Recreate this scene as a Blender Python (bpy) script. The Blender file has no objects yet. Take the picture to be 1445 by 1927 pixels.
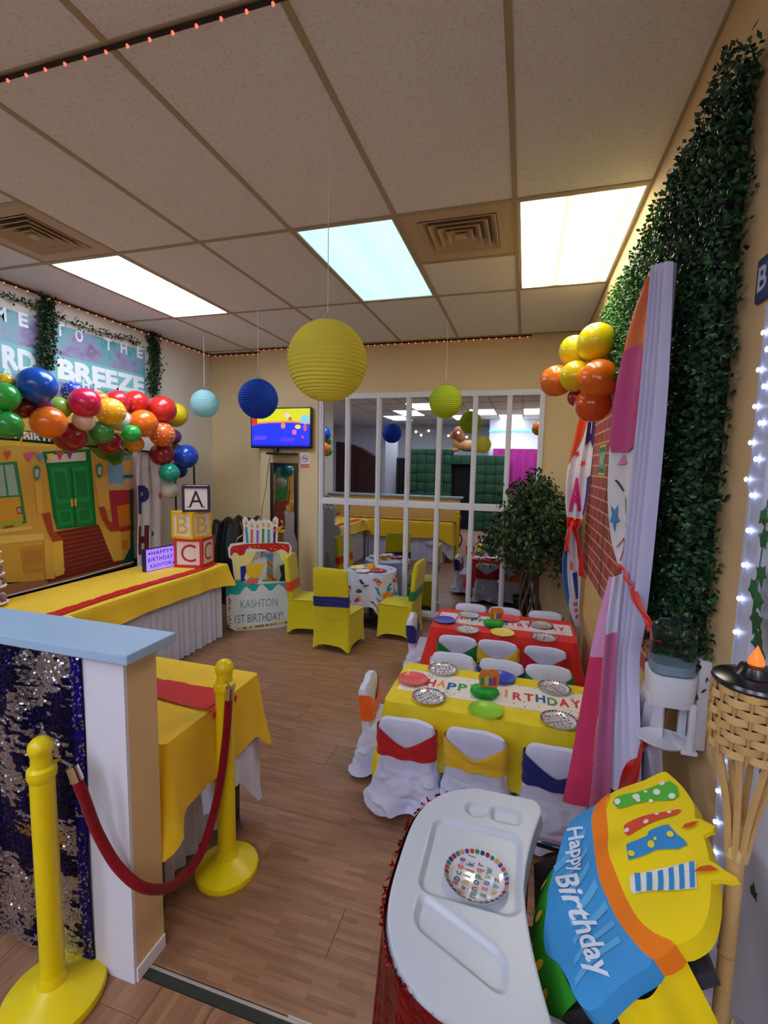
import bpy, bmesh, math, random
from mathutils import Matrix, Vector, noise
random.seed(7)
C = bpy.context.scene.collection
PI = math.pi
V = Vector

# ------------------------------------------------------------ camera
W, H, F = 1445.0, 1927.0, 886.55
HC = 1.70
YAW, PITCH, ROLL = 0.287905, 0.0998577, 0.0201385

def cam_axes():
    f = V((-math.sin(YAW) * math.cos(PITCH), math.cos(YAW) * math.cos(PITCH), -math.sin(PITCH)))
    r = V((math.cos(YAW), math.sin(YAW), 0))
    u = r.cross(f)
    return r * math.cos(ROLL) + u * math.sin(ROLL), u * math.cos(ROLL) - r * math.sin(ROLL), f
CR, CU, CF = cam_axes()
cam_data = bpy.data.cameras.new('camera')
cam_data.sensor_fit = 'HORIZONTAL'
cam_data.sensor_width = 36.0
cam_data.lens = F / W * 36.0
cam_data.clip_start = 0.02
cam = bpy.data.objects.new('camera', cam_data)
C.objects.link(cam)
cam.matrix_world = Matrix(((CR.x, CU.x, -CF.x, 0), (CR.y, CU.y, -CF.y, 0), (CR.z, CU.z, -CF.z, HC), (0, 0, 0, 1)))
bpy.context.scene.camera = cam

# ------------------------------------------------------------ world, exposure
world = bpy.data.worlds.new('world')
bpy.context.scene.world = world
world.use_nodes = True
world.node_tree.nodes['Background'].inputs[0].default_value = (0.75, 0.8, 1.0, 1)
world.node_tree.nodes['Background'].inputs[1].default_value = 0.03
vs = bpy.context.scene.view_settings
vs.view_transform = 'Standard'
vs.look = 'None'
vs.gamma = 1.0
vs.use_curve_mapping = False
vs.exposure = 1.80

# how a point seen at a pixel of the photograph is surveyed onto a known plane of the room
def ray(px, py):
    return CR * ((px - W / 2) / F) - CU * ((py - H / 2) / F) + CF
def at(px, py, X=None, Y=None, Z=None):
    v = ray(px, py)
    t = X / v.x if X is not None else Y / v.y if Y is not None else (Z - HC) / v.z
    return V((v.x * t, v.y * t, v.z * t + HC))
def onplane(px, py, p0, n):
    v = ray(px, py)
    t = (p0 - V((0, 0, HC))).dot(n) / v.dot(n)
    return v * t + V((0, 0, HC))
def depth(p):
    return (p - V((0, 0, HC))).dot(CF)

# ------------------------------------------------------------ materials
def lin(c):
    return tuple((x / 255 / 12.92) if x / 255 <= 0.04045 else ((x / 255 + 0.055) / 1.055) ** 2.4 for x in c)
MATS = {}
def mat(rgb, rough=0.6, metal=0.0, var=0.0, vscale=12.0, bump=0.0, bscale=60.0, emit=0.0, sheen=0.0, trans=0.0, spec=0.5, sss=0.0, rand=0.0, coat=0.0):
    key = (tuple(rgb), rough, metal, var, vscale, bump, bscale, emit, sheen, trans, spec, sss, rand, coat)
    if key in MATS: return MATS[key]
    m = bpy.data.materials.new('surface_%d_%d_%d' % tuple(int(c) for c in rgb))
    m.use_nodes = True
    nt = m.node_tree
    b = nt.nodes['Principled BSDF']
    c = lin(rgb)
    b.inputs['Base Color'].default_value = (*c, 1)
    b.inputs['Roughness'].default_value = rough
    b.inputs['Metallic'].default_value = metal
    b.inputs['Specular IOR Level'].default_value = spec
    if coat: b.inputs['Coat Weight'].default_value = coat
    if sheen: b.inputs['Sheen Weight'].default_value = sheen
    if trans:
        b.inputs['Transmission Weight'].default_value = trans
    if sss:
        b.inputs['Subsurface Weight'].default_value = sss
        b.inputs['Subsurface Radius'].default_value = (0.05, 0.05, 0.05)
    if emit:
        b.inputs['Emission Color'].default_value = (*c, 1)
        b.inputs['Emission Strength'].default_value = emit
        if emit < 2.5: m.cycles.emission_sampling = 'NONE'
    tc = nt.nodes.new('ShaderNodeTexCoord')
    if var or rand:
        hsv = nt.nodes.new('ShaderNodeHueSaturation')
        hsv.inputs['Color'].default_value = (*c, 1)
        if var:
            nz = nt.nodes.new('ShaderNodeTexNoise')
            nz.inputs['Scale'].default_value = vscale
            nz.inputs['Detail'].default_value = 4
            nt.links.new(tc.outputs['Object'], nz.inputs['Vector'])
            mr = nt.nodes.new('ShaderNodeMapRange')
            mr.inputs['From Min'].default_value = 0.3; mr.inputs['From Max'].default_value = 0.7
            mr.inputs['To Min'].default_value = 1 - var; mr.inputs['To Max'].default_value = 1 + var
            nt.links.new(nz.outputs['Fac'], mr.inputs['Value'])
            out = mr.outputs['Result']
        if rand:
            oi = nt.nodes.new('ShaderNodeObjectInfo')
            m2 = nt.nodes.new('ShaderNodeMapRange')
            m2.inputs['To Min'].default_value = 1 - rand; m2.inputs['To Max'].default_value = 1 + rand
            nt.links.new(oi.outputs['Random'], m2.inputs['Value'])
            if var:
                mm = nt.nodes.new('ShaderNodeMath'); mm.operation = 'MULTIPLY'
                nt.links.new(out, mm.inputs[0]); nt.links.new(m2.outputs['Result'], mm.inputs[1])
                out = mm.outputs[0]
            else:
                out = m2.outputs['Result']
        nt.links.new(out, hsv.inputs['Value'])
        nt.links.new(hsv.outputs['Color'], b.inputs['Base Color'])
    if bump:
        n2 = nt.nodes.new('ShaderNodeTexNoise')
        n2.inputs['Scale'].default_value = bscale
        n2.inputs['Detail'].default_value = 3
        nt.links.new(tc.outputs['Object'], n2.inputs['Vector'])
        bp = nt.nodes.new('ShaderNodeBump')
        bp.inputs['Strength'].default_value = bump
        bp.inputs['Distance'].default_value = 0.01
        nt.links.new(n2.outputs['Fac'], bp.inputs['Height'])
        nt.links.new(bp.outputs['Normal'], b.inputs['Normal'])
    MATS[key] = m
    return m

def fabric(rgb, rough=0.75, **k):
    return mat(rgb, rough, var=0.05, vscale=9, bump=0.12, bscale=35, sheen=0.15, spec=0.25, **k)
def satin(rgb):
    return mat(rgb, 0.38, var=0.06, vscale=14, bump=0.3, bscale=28, spec=0.5)
def ink(rgb, rough=0.7):
    return mat(rgb, rough, spec=0.3)

def plank_material(turn):
    m = bpy.data.materials.new('laminate_wood')
    m.use_nodes = True
    nt = m.node_tree; b = nt.nodes['Principled BSDF']
    N = nt.nodes.new
    tc = N('ShaderNodeTexCoord'); oi = N('ShaderNodeObjectInfo')
    mp = N('ShaderNodeMapping')
    nt.links.new(tc.outputs['Object'], mp.inputs['Vector'])
    if turn: mp.inputs['Rotation'].default_value[2] = PI / 2
    add = N('ShaderNodeVectorMath'); add.operation = 'ADD'
    cmb = N('ShaderNodeCombineXYZ')
    sc = N('ShaderNodeMath'); sc.operation = 'MULTIPLY'; sc.inputs[1].default_value = 7.3
    nt.links.new(oi.outputs['Random'], sc.inputs[0])
    nt.links.new(sc.outputs[0], cmb.inputs[0]); nt.links.new(sc.outputs[0], cmb.inputs[2])
    nt.links.new(mp.outputs['Vector'], add.inputs[0]); nt.links.new(cmb.outputs[0], add.inputs[1])
    br = N('ShaderNodeTexBrick')
    br.inputs['Scale'].default_value = 1.0
    br.inputs['Brick Width'].default_value = 0.17
    br.inputs['Row Height'].default_value = 0.0215
    br.inputs['Mortar Size'].default_value = 0.0
    br.inputs['Bias'].default_value = -0.1
    br.inputs['Color1'].default_value = (*lin((142, 102, 76)), 1)
    br.inputs['Color2'].default_value = (*lin((168, 124, 94)), 1)
    nt.links.new(add.outputs[0], br.inputs['Vector'])
    st = N('ShaderNodeMapping'); st.inputs['Scale'].default_value = (6, 90, 6)
    nt.links.new(add.outputs[0], st.inputs['Vector'])
    nz = N('ShaderNodeTexNoise'); nz.inputs['Scale'].default_value = 1.0; nz.inputs['Detail'].default_value = 6
    nt.links.new(st.outputs['Vector'], nz.inputs['Vector'])
    mx = N('ShaderNodeMix'); mx.data_type = 'RGBA'; mx.blend_type = 'MULTIPLY'
    mx.inputs['Factor'].default_value = 0.55
    rp = N('ShaderNodeMapRange'); rp.inputs['From Min'].default_value = 0.25; rp.inputs['From Max'].default_value = 0.7
    rp.inputs['To Min'].default_value = 0.55; rp.inputs['To Max'].default_value = 1.1
    nt.links.new(nz.outputs['Fac'], rp.inputs['Value'])
    nt.links.new(br.outputs['Color'], mx.inputs['A']); nt.links.new(rp.outputs['Result'], mx.inputs['B'])
    nt.links.new(mx.outputs['Result'], b.inputs['Base Color'])
    b.inputs['Roughness'].default_value = 0.42
    b.inputs['Specular IOR Level'].default_value = 0.4
    bp = N('ShaderNodeBump'); bp.inputs['Strength'].default_value = 0.08; bp.inputs['Distance'].default_value = 0.004
    nt.links.new(nz.outputs['Fac'], bp.inputs['Height']); nt.links.new(bp.outputs['Normal'], b.inputs['Normal'])
    return m

def ceiling_tile_material():
    m = bpy.data.materials.new('mineral_ceiling_tile')
    m.use_nodes = True
    nt = m.node_tree; b = nt.nodes['Principled BSDF']; N = nt.nodes.new
    tc = N('ShaderNodeTexCoord')
    oi = N('ShaderNodeObjectInfo')
    nz = N('ShaderNodeTexNoise'); nz.inputs['Scale'].default_value = 90; nz.inputs['Detail'].default_value = 5; nz.inputs['Roughness'].default_value = 0.7
    nz.noise_dimensions = '4D'
    nt.links.new(tc.outputs['Object'], nz.inputs['Vector']); 
    ml = N('ShaderNodeMath'); ml.operation = 'MULTIPLY'; ml.inputs[1].default_value = 31
    nt.links.new(oi.outputs['Random'], ml.inputs[0]); nt.links.new(ml.outputs[0], nz.inputs['W'])
    cr = N('ShaderNodeValToRGB')
    cr.color_ramp.elements[0].position = 0.34; cr.color_ramp.elements[0].color = (*lin((216, 213, 210)), 1)
    cr.color_ramp.elements[1].position = 0.47; cr.color_ramp.elements[1].color = (*lin((238, 240, 242)), 1)
    nt.links.new(nz.outputs['Fac'], cr.inputs['Fac'])
    nt.links.new(cr.outputs['Color'], b.inputs['Base Color'])
    b.inputs['Roughness'].default_value = 0.95; b.inputs['Specular IOR Level'].default_value = 0.1
    bp = N('ShaderNodeBump'); bp.inputs['Strength'].default_value = 0.35; bp.inputs['Distance'].default_value = 0.004
    nt.links.new(nz.outputs['Fac'], bp.inputs['Height']); nt.links.new(bp.outputs['Normal'], b.inputs['Normal'])
    return m

def brick_print_material():
    m = bpy.data.materials.new('brick_print')
    m.use_nodes = True
    nt = m.node_tree; b = nt.nodes['Principled BSDF']; N = nt.nodes.new
    tc = N('ShaderNodeTexCoord')
    mp = N('ShaderNodeMapping'); mp.inputs['Rotation'].default_value = (PI / 2, 0, PI / 2)
    sp = N('ShaderNodeSeparateXYZ'); cb = N('ShaderNodeCombineXYZ')
    nt.links.new(tc.outputs['Object'], sp.inputs[0])
    nt.links.new(sp.outputs['Y'], cb.inputs['X']); nt.links.new(sp.outputs['Z'], cb.inputs['Y'])
    br = N('ShaderNodeTexBrick'); br.inputs['Scale'].default_value = 1
    br.inputs['Brick Width'].default_value = 0.20; br.inputs['Row Height'].default_value = 0.075
    br.inputs['Mortar Size'].default_value = 0.006
    br.inputs['Color1'].default_value = (*lin((190, 88, 78)), 1); br.inputs['Color2'].default_value = (*lin((170, 72, 62)), 1)
    br.inputs['Mortar'].default_value = (*lin((232, 178, 150)), 1)
    nt.links.new(cb.outputs[0], br.inputs['Vector'])
    nt.links.new(br.outputs['Color'], b.inputs['Base Color'])
    b.inputs['Roughness'].default_value = 0.55
    return m

def dotted_material(rgb, dot, scale=11.0, size=0.17, rough=0.3):
    m = bpy.data.materials.new('dotted_latex')
    m.use_nodes = True
    nt = m.node_tree; b = nt.nodes['Principled BSDF']; N = nt.nodes.new
    tc = N('ShaderNodeTexCoord')
    vo = N('ShaderNodeTexVoronoi'); vo.inputs['Scale'].default_value = scale; vo.inputs['Randomness'].default_value = 0.35
    nt.links.new(tc.outputs['Object'], vo.inputs['Vector'])
    lt = N('ShaderNodeMath'); lt.operation = 'LESS_THAN'; lt.inputs[1].default_value = size
    nt.links.new(vo.outputs['Distance'], lt.inputs[0])
    mx = N('ShaderNodeMix'); mx.data_type = 'RGBA'
    mx.inputs['A'].default_value = (*lin(rgb), 1); mx.inputs['B'].default_value = (*lin(dot), 1)
    nt.links.new(lt.outputs[0], mx.inputs['Factor'])
    nt.links.new(mx.outputs['Result'], b.inputs['Base Color'])
    b.inputs['Roughness'].default_value = rough
    return m

# ------------------------------------------------------------ mesh building
class MB:
    def __init__(s):
        s.v = []; s.f = []; s.m = []; s.mats = []
    def mi(s, m):
        if m not in s.mats: s.mats.append(m)
        return s.mats.index(m)
    def add(s, vs_, fs, m):
        o = len(s.v); s.v += [V(p) for p in vs_]
        k = s.mi(m)
        for f in fs:
            s.f.append([o + i for i in f]); s.m.append(k)
        return s
    def box(s, a, b, m, bev=0.0):
        x0, y0, z0 = (min(a[i], b[i]) for i in range(3)); x1, y1, z1 = (max(a[i], b[i]) for i in range(3))
        if bev <= 0:
            vs_ = [(x, y, z) for z in (z0, z1) for y in (y0, y1) for x in (x0, x1)]
            fs = [(0, 2, 3, 1), (4, 5, 7, 6), (0, 1, 5, 4), (2, 6, 7, 3), (0, 4, 6, 2), (1, 3, 7, 5)]
            return s.add(vs_, fs, m)
        bm = bmesh.new()
        bmesh.ops.create_cube(bm, size=1)
        for v in bm.verts:
            v.co = V(((x0 + x1) / 2 + v.co.x * (x1 - x0), (y0 + y1) / 2 + v.co.y * (y1 - y0), (z0 + z1) / 2 + v.co.z * (z1 - z0)))
        bmesh.ops.bevel(bm, geom=list(bm.edges), offset=bev, segments=2, affect='EDGES', profile=0.5)
        return s.frombm(bm, m)
    def frombm(s, bm, m, M=None):
        bm.verts.index_update()
        vs_ = [(M @ v.co) if M else v.co.copy() for v in bm.verts]
        fs = [[v.index for v in f.verts] for f in bm.faces]
        bm.free()
        return s.add(vs_, fs, m)
    def tube(s, pts, r, m, n=8, cap=True):
        pts = [V(p) for p in pts]
        rr = r if isinstance(r, (list, tuple)) else [r] * len(pts)
        vs_ = []; prev = None
        for i, p in enumerate(pts):
            t = (pts[min(i + 1, len(pts) - 1)] - pts[max(i - 1, 0)]).normalized()
            a = prev if prev is not None else (V((0, 0, 1)) if abs(t.z) < 0.9 else V((1, 0, 0)))
            e1 = (a - t * a.dot(t)).normalized(); e2 = t.cross(e1); prev = e1
            for k in range(n):
                an = 2 * PI * k / n
                vs_.append(p + (e1 * math.cos(an) + e2 * math.sin(an)) * rr[i])
        fs = []
        for i in range(len(pts) - 1):
            for k in range(n):
                fs.append((i * n + k, i * n + (k + 1) % n, (i + 1) * n + (k + 1) % n, (i + 1) * n + k))
        if cap:
            fs.append(tuple(range(n - 1, -1, -1))); fs.append(tuple(range((len(pts) - 1) * n, len(pts) * n)))
        return s.add(vs_, fs, m)
    def lathe(s, prof, m, c=(0, 0, 0), n=24, M=None, sx=1.0, sy=1.0, cap=True):
        vs_ = []
        for (r, z) in prof:
            for k in range(n):
                a = 2 * PI * k / n
                p = V((r * math.cos(a) * sx, r * math.sin(a) * sy, z))
                if M: p = M @ p
                vs_.append(p + V(c))
        fs = []
        for i in range(len(prof) - 1):
            for k in range(n):
                fs.append((i * n + k, i * n + (k + 1) % n, (i + 1) * n + (k + 1) % n, (i + 1) * n + k))
        if cap and prof[0][0] > 1e-5: fs.append(tuple(range(n - 1, -1, -1)))
        if cap and prof[-1][0] > 1e-5: fs.append(tuple(range((len(prof) - 1) * n, len(prof) * n)))
        return s.add(vs_, fs, m)
    def sphere(s, c, r, m, n=12, k=8, sc=(1, 1, 1), M=None):
        prof = [(math.sin(PI * i / k) * r + (1e-6 if i in (0, k) else 0), -math.cos(PI * i / k) * r) for i in range(k + 1)]
        MM = (M or Matrix.Identity(3)) @ Matrix.Diagonal(sc)
        return s.lathe([(max(a, 0), b) for a, b in prof], m, c, n, MM)
    def grid(s, fn, nu, nv, m, closeu=False):
        vs_ = [fn(i / nu, j / nv) for j in range(nv + 1) for i in range(nu if closeu else nu + 1)]
        w = nu if closeu else nu + 1
        fs = []
        for j in range(nv):
            for i in range(nu):
                i2 = (i + 1) % w if closeu else i + 1
                fs.append((j * w + i, j * w + i2, (j + 1) * w + i2, (j + 1) * w + i))
        return s.add(vs_, fs, m)
    def poly(s, pts3, m, thick=0.0, n=None):
        pts3 = [V(p) for p in pts3]
        if thick <= 0:
            return s.add(pts3, [tuple(range(len(pts3)))], m)
        k = len(pts3)
        vs_ = pts3 + [p + n * thick for p in pts3]
        fs = [tuple(range(k - 1, -1, -1)), tuple(range(k, 2 * k))]
        fs += [(i, (i + 1) % k, k + (i + 1) % k, k + i) for i in range(k)]
        return s.add(vs_, fs, m)

WM = {}
def wmat(o):
    return WM.get(o, Matrix.Identity(4))
def obj(name, mb, parent=None, smooth=True, local=False, kind=None, label=None, fix=True):
    me = bpy.data.meshes.new(name)
    off = V((0, 0, 0))
    if parent is None and not local and mb.v:
        xs = [p.x for p in mb.v]; ys = [p.y for p in mb.v]; zs = [p.z for p in mb.v]
        off = V(((min(xs) + max(xs)) / 2, (min(ys) + max(ys)) / 2, min(zs)))
    me.from_pydata([p - off for p in mb.v], [], mb.f)
    for m in mb.mats: me.materials.append(m)
    me.polygons.foreach_set('material_index', mb.m)
    if smooth:
        me.polygons.foreach_set('use_smooth', [True] * len(me.polygons))
    me.update()
    if fix:
        bm = bmesh.new(); bm.from_mesh(me)
        bmesh.ops.recalc_face_normals(bm, faces=bm.faces); bm.to_mesh(me); bm.free()
    if smooth:
        try: me.set_sharp_from_angle(angle=math.radians(38))
        except Exception: pass
    o = bpy.data.objects.new(name, me)
    C.objects.link(o)
    if parent is not None:
        o.parent = parent
        o.matrix_parent_inverse = wmat(parent).inverted()
        WM[o] = Matrix.Identity(4)
    else:
        o.location = off
        WM[o] = Matrix.Translation(off)
    if kind: o['kind'] = kind
    if label: o['label'] = label
    return o
def tag(o, label, cat, group=None):
    o['label'] = label; o['category'] = cat
    if group: o['group'] = group
    return o
def thing(name, label, cat, loc=(0, 0, 0), group=None):
    o = bpy.data.objects.new(name, None)
    o.empty_display_size = 0.05
    C.objects.link(o); o.location = loc
    WM[o] = Matrix.Translation(V(loc))
    return tag(o, label, cat, group)
def struct(name, mb, parent=None, smooth=False, **k):
    o = obj(name, mb, parent, smooth, **k)
    if parent is None: o['kind'] = 'structure'
    return o
def copy_tree(o, parent=None):
    c = o.copy(); C.objects.link(c)
    if parent is not None: c.parent = parent
    for ch in list(o.children): copy_tree(ch, c)
    return c

def text2d(body, size=1.0, bold=0.0, shear=0.0, align='CENTER', space=1.0):
    cu = bpy.data.curves.new('lettering', 'FONT')
    cu.body = body; cu.size = size; cu.offset = bold * size; cu.shear = shear
    cu.align_x = align; cu.align_y = 'CENTER'; cu.space_character = space; cu.resolution_u = 3
    o = bpy.data.objects.new('lettering', cu); C.objects.link(o)
    dg = bpy.context.evaluated_depsgraph_get()
    me = o.evaluated_get(dg).to_mesh()
    vs_ = [(v.co.x, v.co.y) for v in me.vertices]; fs = [tuple(p.vertices) for p in me.polygons]
    o.evaluated_get(dg).to_mesh_clear()
    bpy.data.objects.remove(o); bpy.data.curves.remove(cu)
    return vs_, fs
def put_text(mb, body, m, o, u, v, size, lift=0.0, bold=0.0, shear=0.0, align='CENTER', fitw=None, fith=None, fn=None, space=1.0):
    """o centre, u right, v up (unit); fn(x, y) maps 2-D letters onto a bent surface instead"""
    vs_, fs = text2d(body, size, bold, shear, align, space)
    if not vs_: return
    if fitw or fith:
        xs = [p[0] for p in vs_]; ys = [p[1] for p in vs_]
        cx = (min(xs) + max(xs)) / 2; cy = (min(ys) + max(ys)) / 2
        kx = fitw / (max(xs) - min(xs)) if fitw else None
        ky = fith / (max(ys) - min(ys)) if fith else kx
        kx = kx or ky
        vs_ = [((a - cx) * kx, (b - cy) * ky) for a, b in vs_]
    if fn: pts = [fn(a, b) for a, b in vs_]
    else:
        n = V(u).cross(V(v))
        pts = [V(o) + V(u) * a + V(v) * b + n * lift for a, b in vs_]
    mb.add(pts, fs, m)
def bend_poly(mb, pts2, m, fn, cuts=3):
    bm = bmesh.new()
    bm.faces.new([bm.verts.new((a, b, 0)) for a, b in pts2])
    bmesh.ops.triangulate(bm, faces=bm.faces)
    bmesh.ops.subdivide_edges(bm, edges=list(bm.edges), cuts=cuts, use_grid_fill=True)
    bm.verts.index_update()
    vs_ = [fn(v.co.x, v.co.y) for v in bm.verts]; fs = [[v.index for v in f.verts] for f in bm.faces]
    bm.free()
    mb.add(vs_, fs, m)
def bend_text(mb, body, m, fn, cx, cy, w, h, bold=0.02, cuts=2):
    vs_, fs = text2d(body, 1.0, bold)
    xs = [p[0] for p in vs_]; ys = [p[1] for p in vs_]
    x0, x1, y0, y1 = min(xs), max(xs), min(ys), max(ys)
    bm = bmesh.new()
    bv = [bm.verts.new(((a - (x0 + x1) / 2) / (x1 - x0) * w + cx, (b - (y0 + y1) / 2) / (y1 - y0) * h + cy, 0)) for a, b in vs_]
    for f in fs:
        try: bm.faces.new([bv[i] for i in f])
        except ValueError: pass
    bmesh.ops.triangulate(bm, faces=bm.faces)
    bmesh.ops.subdivide_edges(bm, edges=list(bm.edges), cuts=cuts, use_grid_fill=True)
    bm.verts.index_update()
    mb.add([fn(v.co.x, v.co.y) for v in bm.verts], [[v.index for v in f.verts] for f in bm.faces], m)
    bm.free()

def lerp_poly(P, t):
    P = [V(p) for p in P]
    L = [0]
    for a, b in zip(P, P[1:]): L.append(L[-1] + (b - a).length)
    s = t * L[-1]
    for i in range(len(P) - 1):
        if s <= L[i + 1] or i == len(P) - 2:
            k = (s - L[i]) / max(L[i + 1] - L[i], 1e-9)
            return P[i].lerp(P[i + 1], min(max(k, 0), 1))
def smooth_poly(P, n=24):
    """Catmull-Rom through the points"""
    P = [V(p) for p in P]; Q = [P[0] * 2 - P[1]] + P + [P[-1] * 2 - P[-2]]
    out = []
    for i in range(1, len(Q) - 2):
        for k in range(n):
            t = k / n
            a, b, c, d = Q[i - 1], Q[i], Q[i + 1], Q[i + 2]
            out.append(0.5 * ((2 * b) + (c - a) * t + (2 * a - 5 * b + 4 * c - d) * t * t + (3 * b - a - 3 * c + d) * t ** 3))
    out.append(P[-1])
    return out
def closed_smooth(pts, n=3):
    out = []; N = len(pts)
    for i in range(N):
        a, b, c, d = (pts[(i + k - 1) % N] for k in range(4))
        for k in range(n):
            t = k / n
            out.append(tuple(0.5 * ((2 * b[q]) + (c[q] - a[q]) * t + (2 * a[q] - 5 * b[q] + 4 * c[q] - d[q]) * t * t + (3 * b[q] - a[q] - 3 * c[q] + d[q]) * t ** 3) for q in (0, 1)))
    return out
def paper(rgb):
    m = bpy.data.materials.new('lantern_paper'); m.use_nodes = True
    nt = m.node_tree; b = nt.nodes['Principled BSDF']; out = nt.nodes['Material Output']
    b.inputs['Base Color'].default_value = (*lin(rgb), 1); b.inputs['Roughness'].default_value = 0.85; b.inputs['Specular IOR Level'].default_value = 0.15
    tr = nt.nodes.new('ShaderNodeBsdfTranslucent'); tr.inputs['Color'].default_value = (*lin(rgb), 1)
    mx = nt.nodes.new('ShaderNodeMixShader'); mx.inputs['Fac'].default_value = 0.45
    nt.links.new(b.outputs[0], mx.inputs[1]); nt.links.new(tr.outputs[0], mx.inputs[2]); nt.links.new(mx.outputs[0], out.inputs['Surface'])
    return m
def ribbon_fn(L, R, folds=4, amp=0.012, ndir=None, phase=0.0, ampfn=None):
    L = smooth_poly(L, 6); R = smooth_poly(R, 6)
    def fn(u, v, lift=0.0):
        a = lerp_poly(L, v); b = lerp_poly(R, v)
        p = a.lerp(b, u)
        n = ndir or V((-1, 0, 0))
        k = amp * (ampfn(v) if ampfn else 1.0)
        return p + n * (k * math.sin(u * folds * 2 * PI + phase + 0.8 * math.sin(v * 3)) + lift)
    return fn
def rounded(w, h, r, n=6, cx=0, cy=0):
    out = []
    for (sx, sy, a0) in ((1, 1, 0), (-1, 1, PI / 2), (-1, -1, PI), (1, -1, 1.5 * PI)):
        for k in range(n + 1):
            a = a0 + PI / 2 * k / n
            out.append((cx + sx * (w / 2 - r) + r * math.cos(a), cy + sy * (h / 2 - r) + r * math.sin(a)))
    return out
def star(cx, cy, r, n=5, k=0.45, rot=0.3):
    return [(cx + (r if i % 2 == 0 else r * k) * math.cos(rot + PI * i / n), cy + (r if i % 2 == 0 else r * k) * math.sin(rot + PI * i / n)) for i in range(2 * n)]
# ------------------------------------------------------------ the room
XL, XR, YB, ZC = -3.77, 0.50, 5.00, 3.006
T = 0.61
GY = [2.5255 + T * 2 * k for k in range(-7, 3)]          # ceiling grid rows (4 ft)
WALL_Y = mat((228, 204, 158), 0.85, var=0.03, vscale=2, bump=0.05, bscale=120)
WALL_C = mat((226, 218, 204), 0.85, var=0.02, vscale=2, bump=0.05, bscale=120)
WALL_W = mat((224, 224, 232), 0.8, var=0.02, vscale=2)
WALL_R = mat((222, 190, 140), 0.8, var=0.03, vscale=3, bump=0.05, bscale=120)
WHITE = mat((232, 232, 240), 0.45)
LAV = mat((222, 222, 238), 0.7, var=0.02, vscale=3)
BLACK = mat((16, 16, 18), 0.4)

fl = MB().box((-6.6, -5.3, -0.08), (0.9, 5.3, -0.012), mat((150, 112, 86), 0.6))
floor = struct('floor', fl)
PK = plank_material(False); PK2 = plank_material(True)
def plank_mesh(L, Wd, m, alongy):
    mb = MB()
    a, b = (Wd / 2 - 0.0006, L / 2 - 0.0006) if alongy else (L / 2 - 0.0006, Wd / 2 - 0.0006)
    e = 0.0012
    vs_ = [(-a, -b, -0.012), (a, -b, -0.012), (a, b, -0.012), (-a, b, -0.012), (-a, -b, -e), (a, -b, -e), (a, b, -e), (-a, b, -e),
           (-a + e, -b + e, 0), (a - e, -b + e, 0), (a - e, b - e, 0), (-a + e, b - e, 0)]
    fs = [(0, 1, 5, 4), (1, 2, 6, 5), (2, 3, 7, 6), (3, 0, 4, 7), (4, 5, 9, 8), (5, 6, 10, 9), (6, 7, 11, 10), (7, 4, 8, 11), (8, 9, 10, 11)]
    mb.add(vs_, fs, m)
    return mb
pcache = {}
def plank(x, y, L, Wd, alongy):
    key = (round(L, 3), alongy)
    if key not in pcache:
        o = obj('plank', plank_mesh(L, Wd, PK2 if alongy else PK, alongy), floor, False)
        pcache[key] = o
    else:
        o = pcache[key].copy(); C.objects.link(o)
    o.location = (x, y, 0)
PW = 0.194
r = 0; y = 1.165
while y < 5.08:
    x = XL - 0.02 - [0.0, 0.42, 0.85, 0.2][r % 4]
    while x < XR - 0.02:
        x0 = max(x, XL - 0.02); x1 = min(x + 1.21, XR)
        if x1 - x0 > 0.05: plank((x0 + x1) / 2, y + PW / 2, x1 - x0, PW, False)
        x += 1.21
    y += PW; r += 1
r = 0; x = -2.6
while x < XR - 0.05:
    y = -0.9 - [0.0, 0.5, 0.9][r % 3]
    while y < 1.11:
        y0 = max(y, -0.9); y1 = min(y + 1.21, 1.118)
        if y1 - y0 > 0.05: plank(min(x + PW / 2, XR - PW / 2), (y0 + y1) / 2, y1 - y0, PW, True)
        y += 1.21
    x += PW; r += 1
struct('trim_1', MB().box((-1.14, 1.118, -0.006), (XR, 1.148, 0.003), mat((44, 46, 42), 0.6, bump=0.4, bscale=300))
       .box((-1.14, 1.148, -0.006), (XR, 1.157, 0.006), mat((190, 182, 176), 0.4, 0.4), 0.001))
struct('trim_2', MB().box((-0.62, 1.158, 0.0), (XR, 1.166, 0.005), mat((190, 182, 176), 0.4, 0.4), 0.001))

struct('wall_left', MB().box((XL - 0.1, 1.0, 0), (XL, 5.2, ZC), WALL_C))
wb = MB().box((XL - 0.1, 5.10, 0), (-3.0, 5.25, ZC), WALL_Y).box((-3.0, 4.95, 0), (-2.262, 5.25, ZC), WALL_Y).box((-2.262, YB, 0), (XR + 0.1, 5.25, ZC), WALL_Y)
struct('wall_back', wb)
struct('wall_right', MB().box((XR, 1.235, 0), (XR + 0.1, 5.25, ZC), WALL_R).box((XR, -5.3, 0), (XR + 0.1, 1.235, ZC), WALL_R))
struct('wall_front', MB().box((-6.7, -5.35, 0), (0.6, -5.25, ZC), WALL_W))
struct('wall_far_left', MB().box((-6.7, -5.3, 0), (-6.6, 1.1, ZC), WALL_W).box((-6.7, 1.0, 0), (XL - 0.1, 1.1, ZC), WALL_W))
struct('baseboard_back', MB().box((-2.26, YB - 0.012, 0.0), (XR, YB, 0.06), WALL_Y, 0.003))
struct('baseboard_recess', MB().box((-3.0, 4.94, 0.0), (-2.27, 4.95, 0.07), WALL_Y, 0.003))

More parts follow.
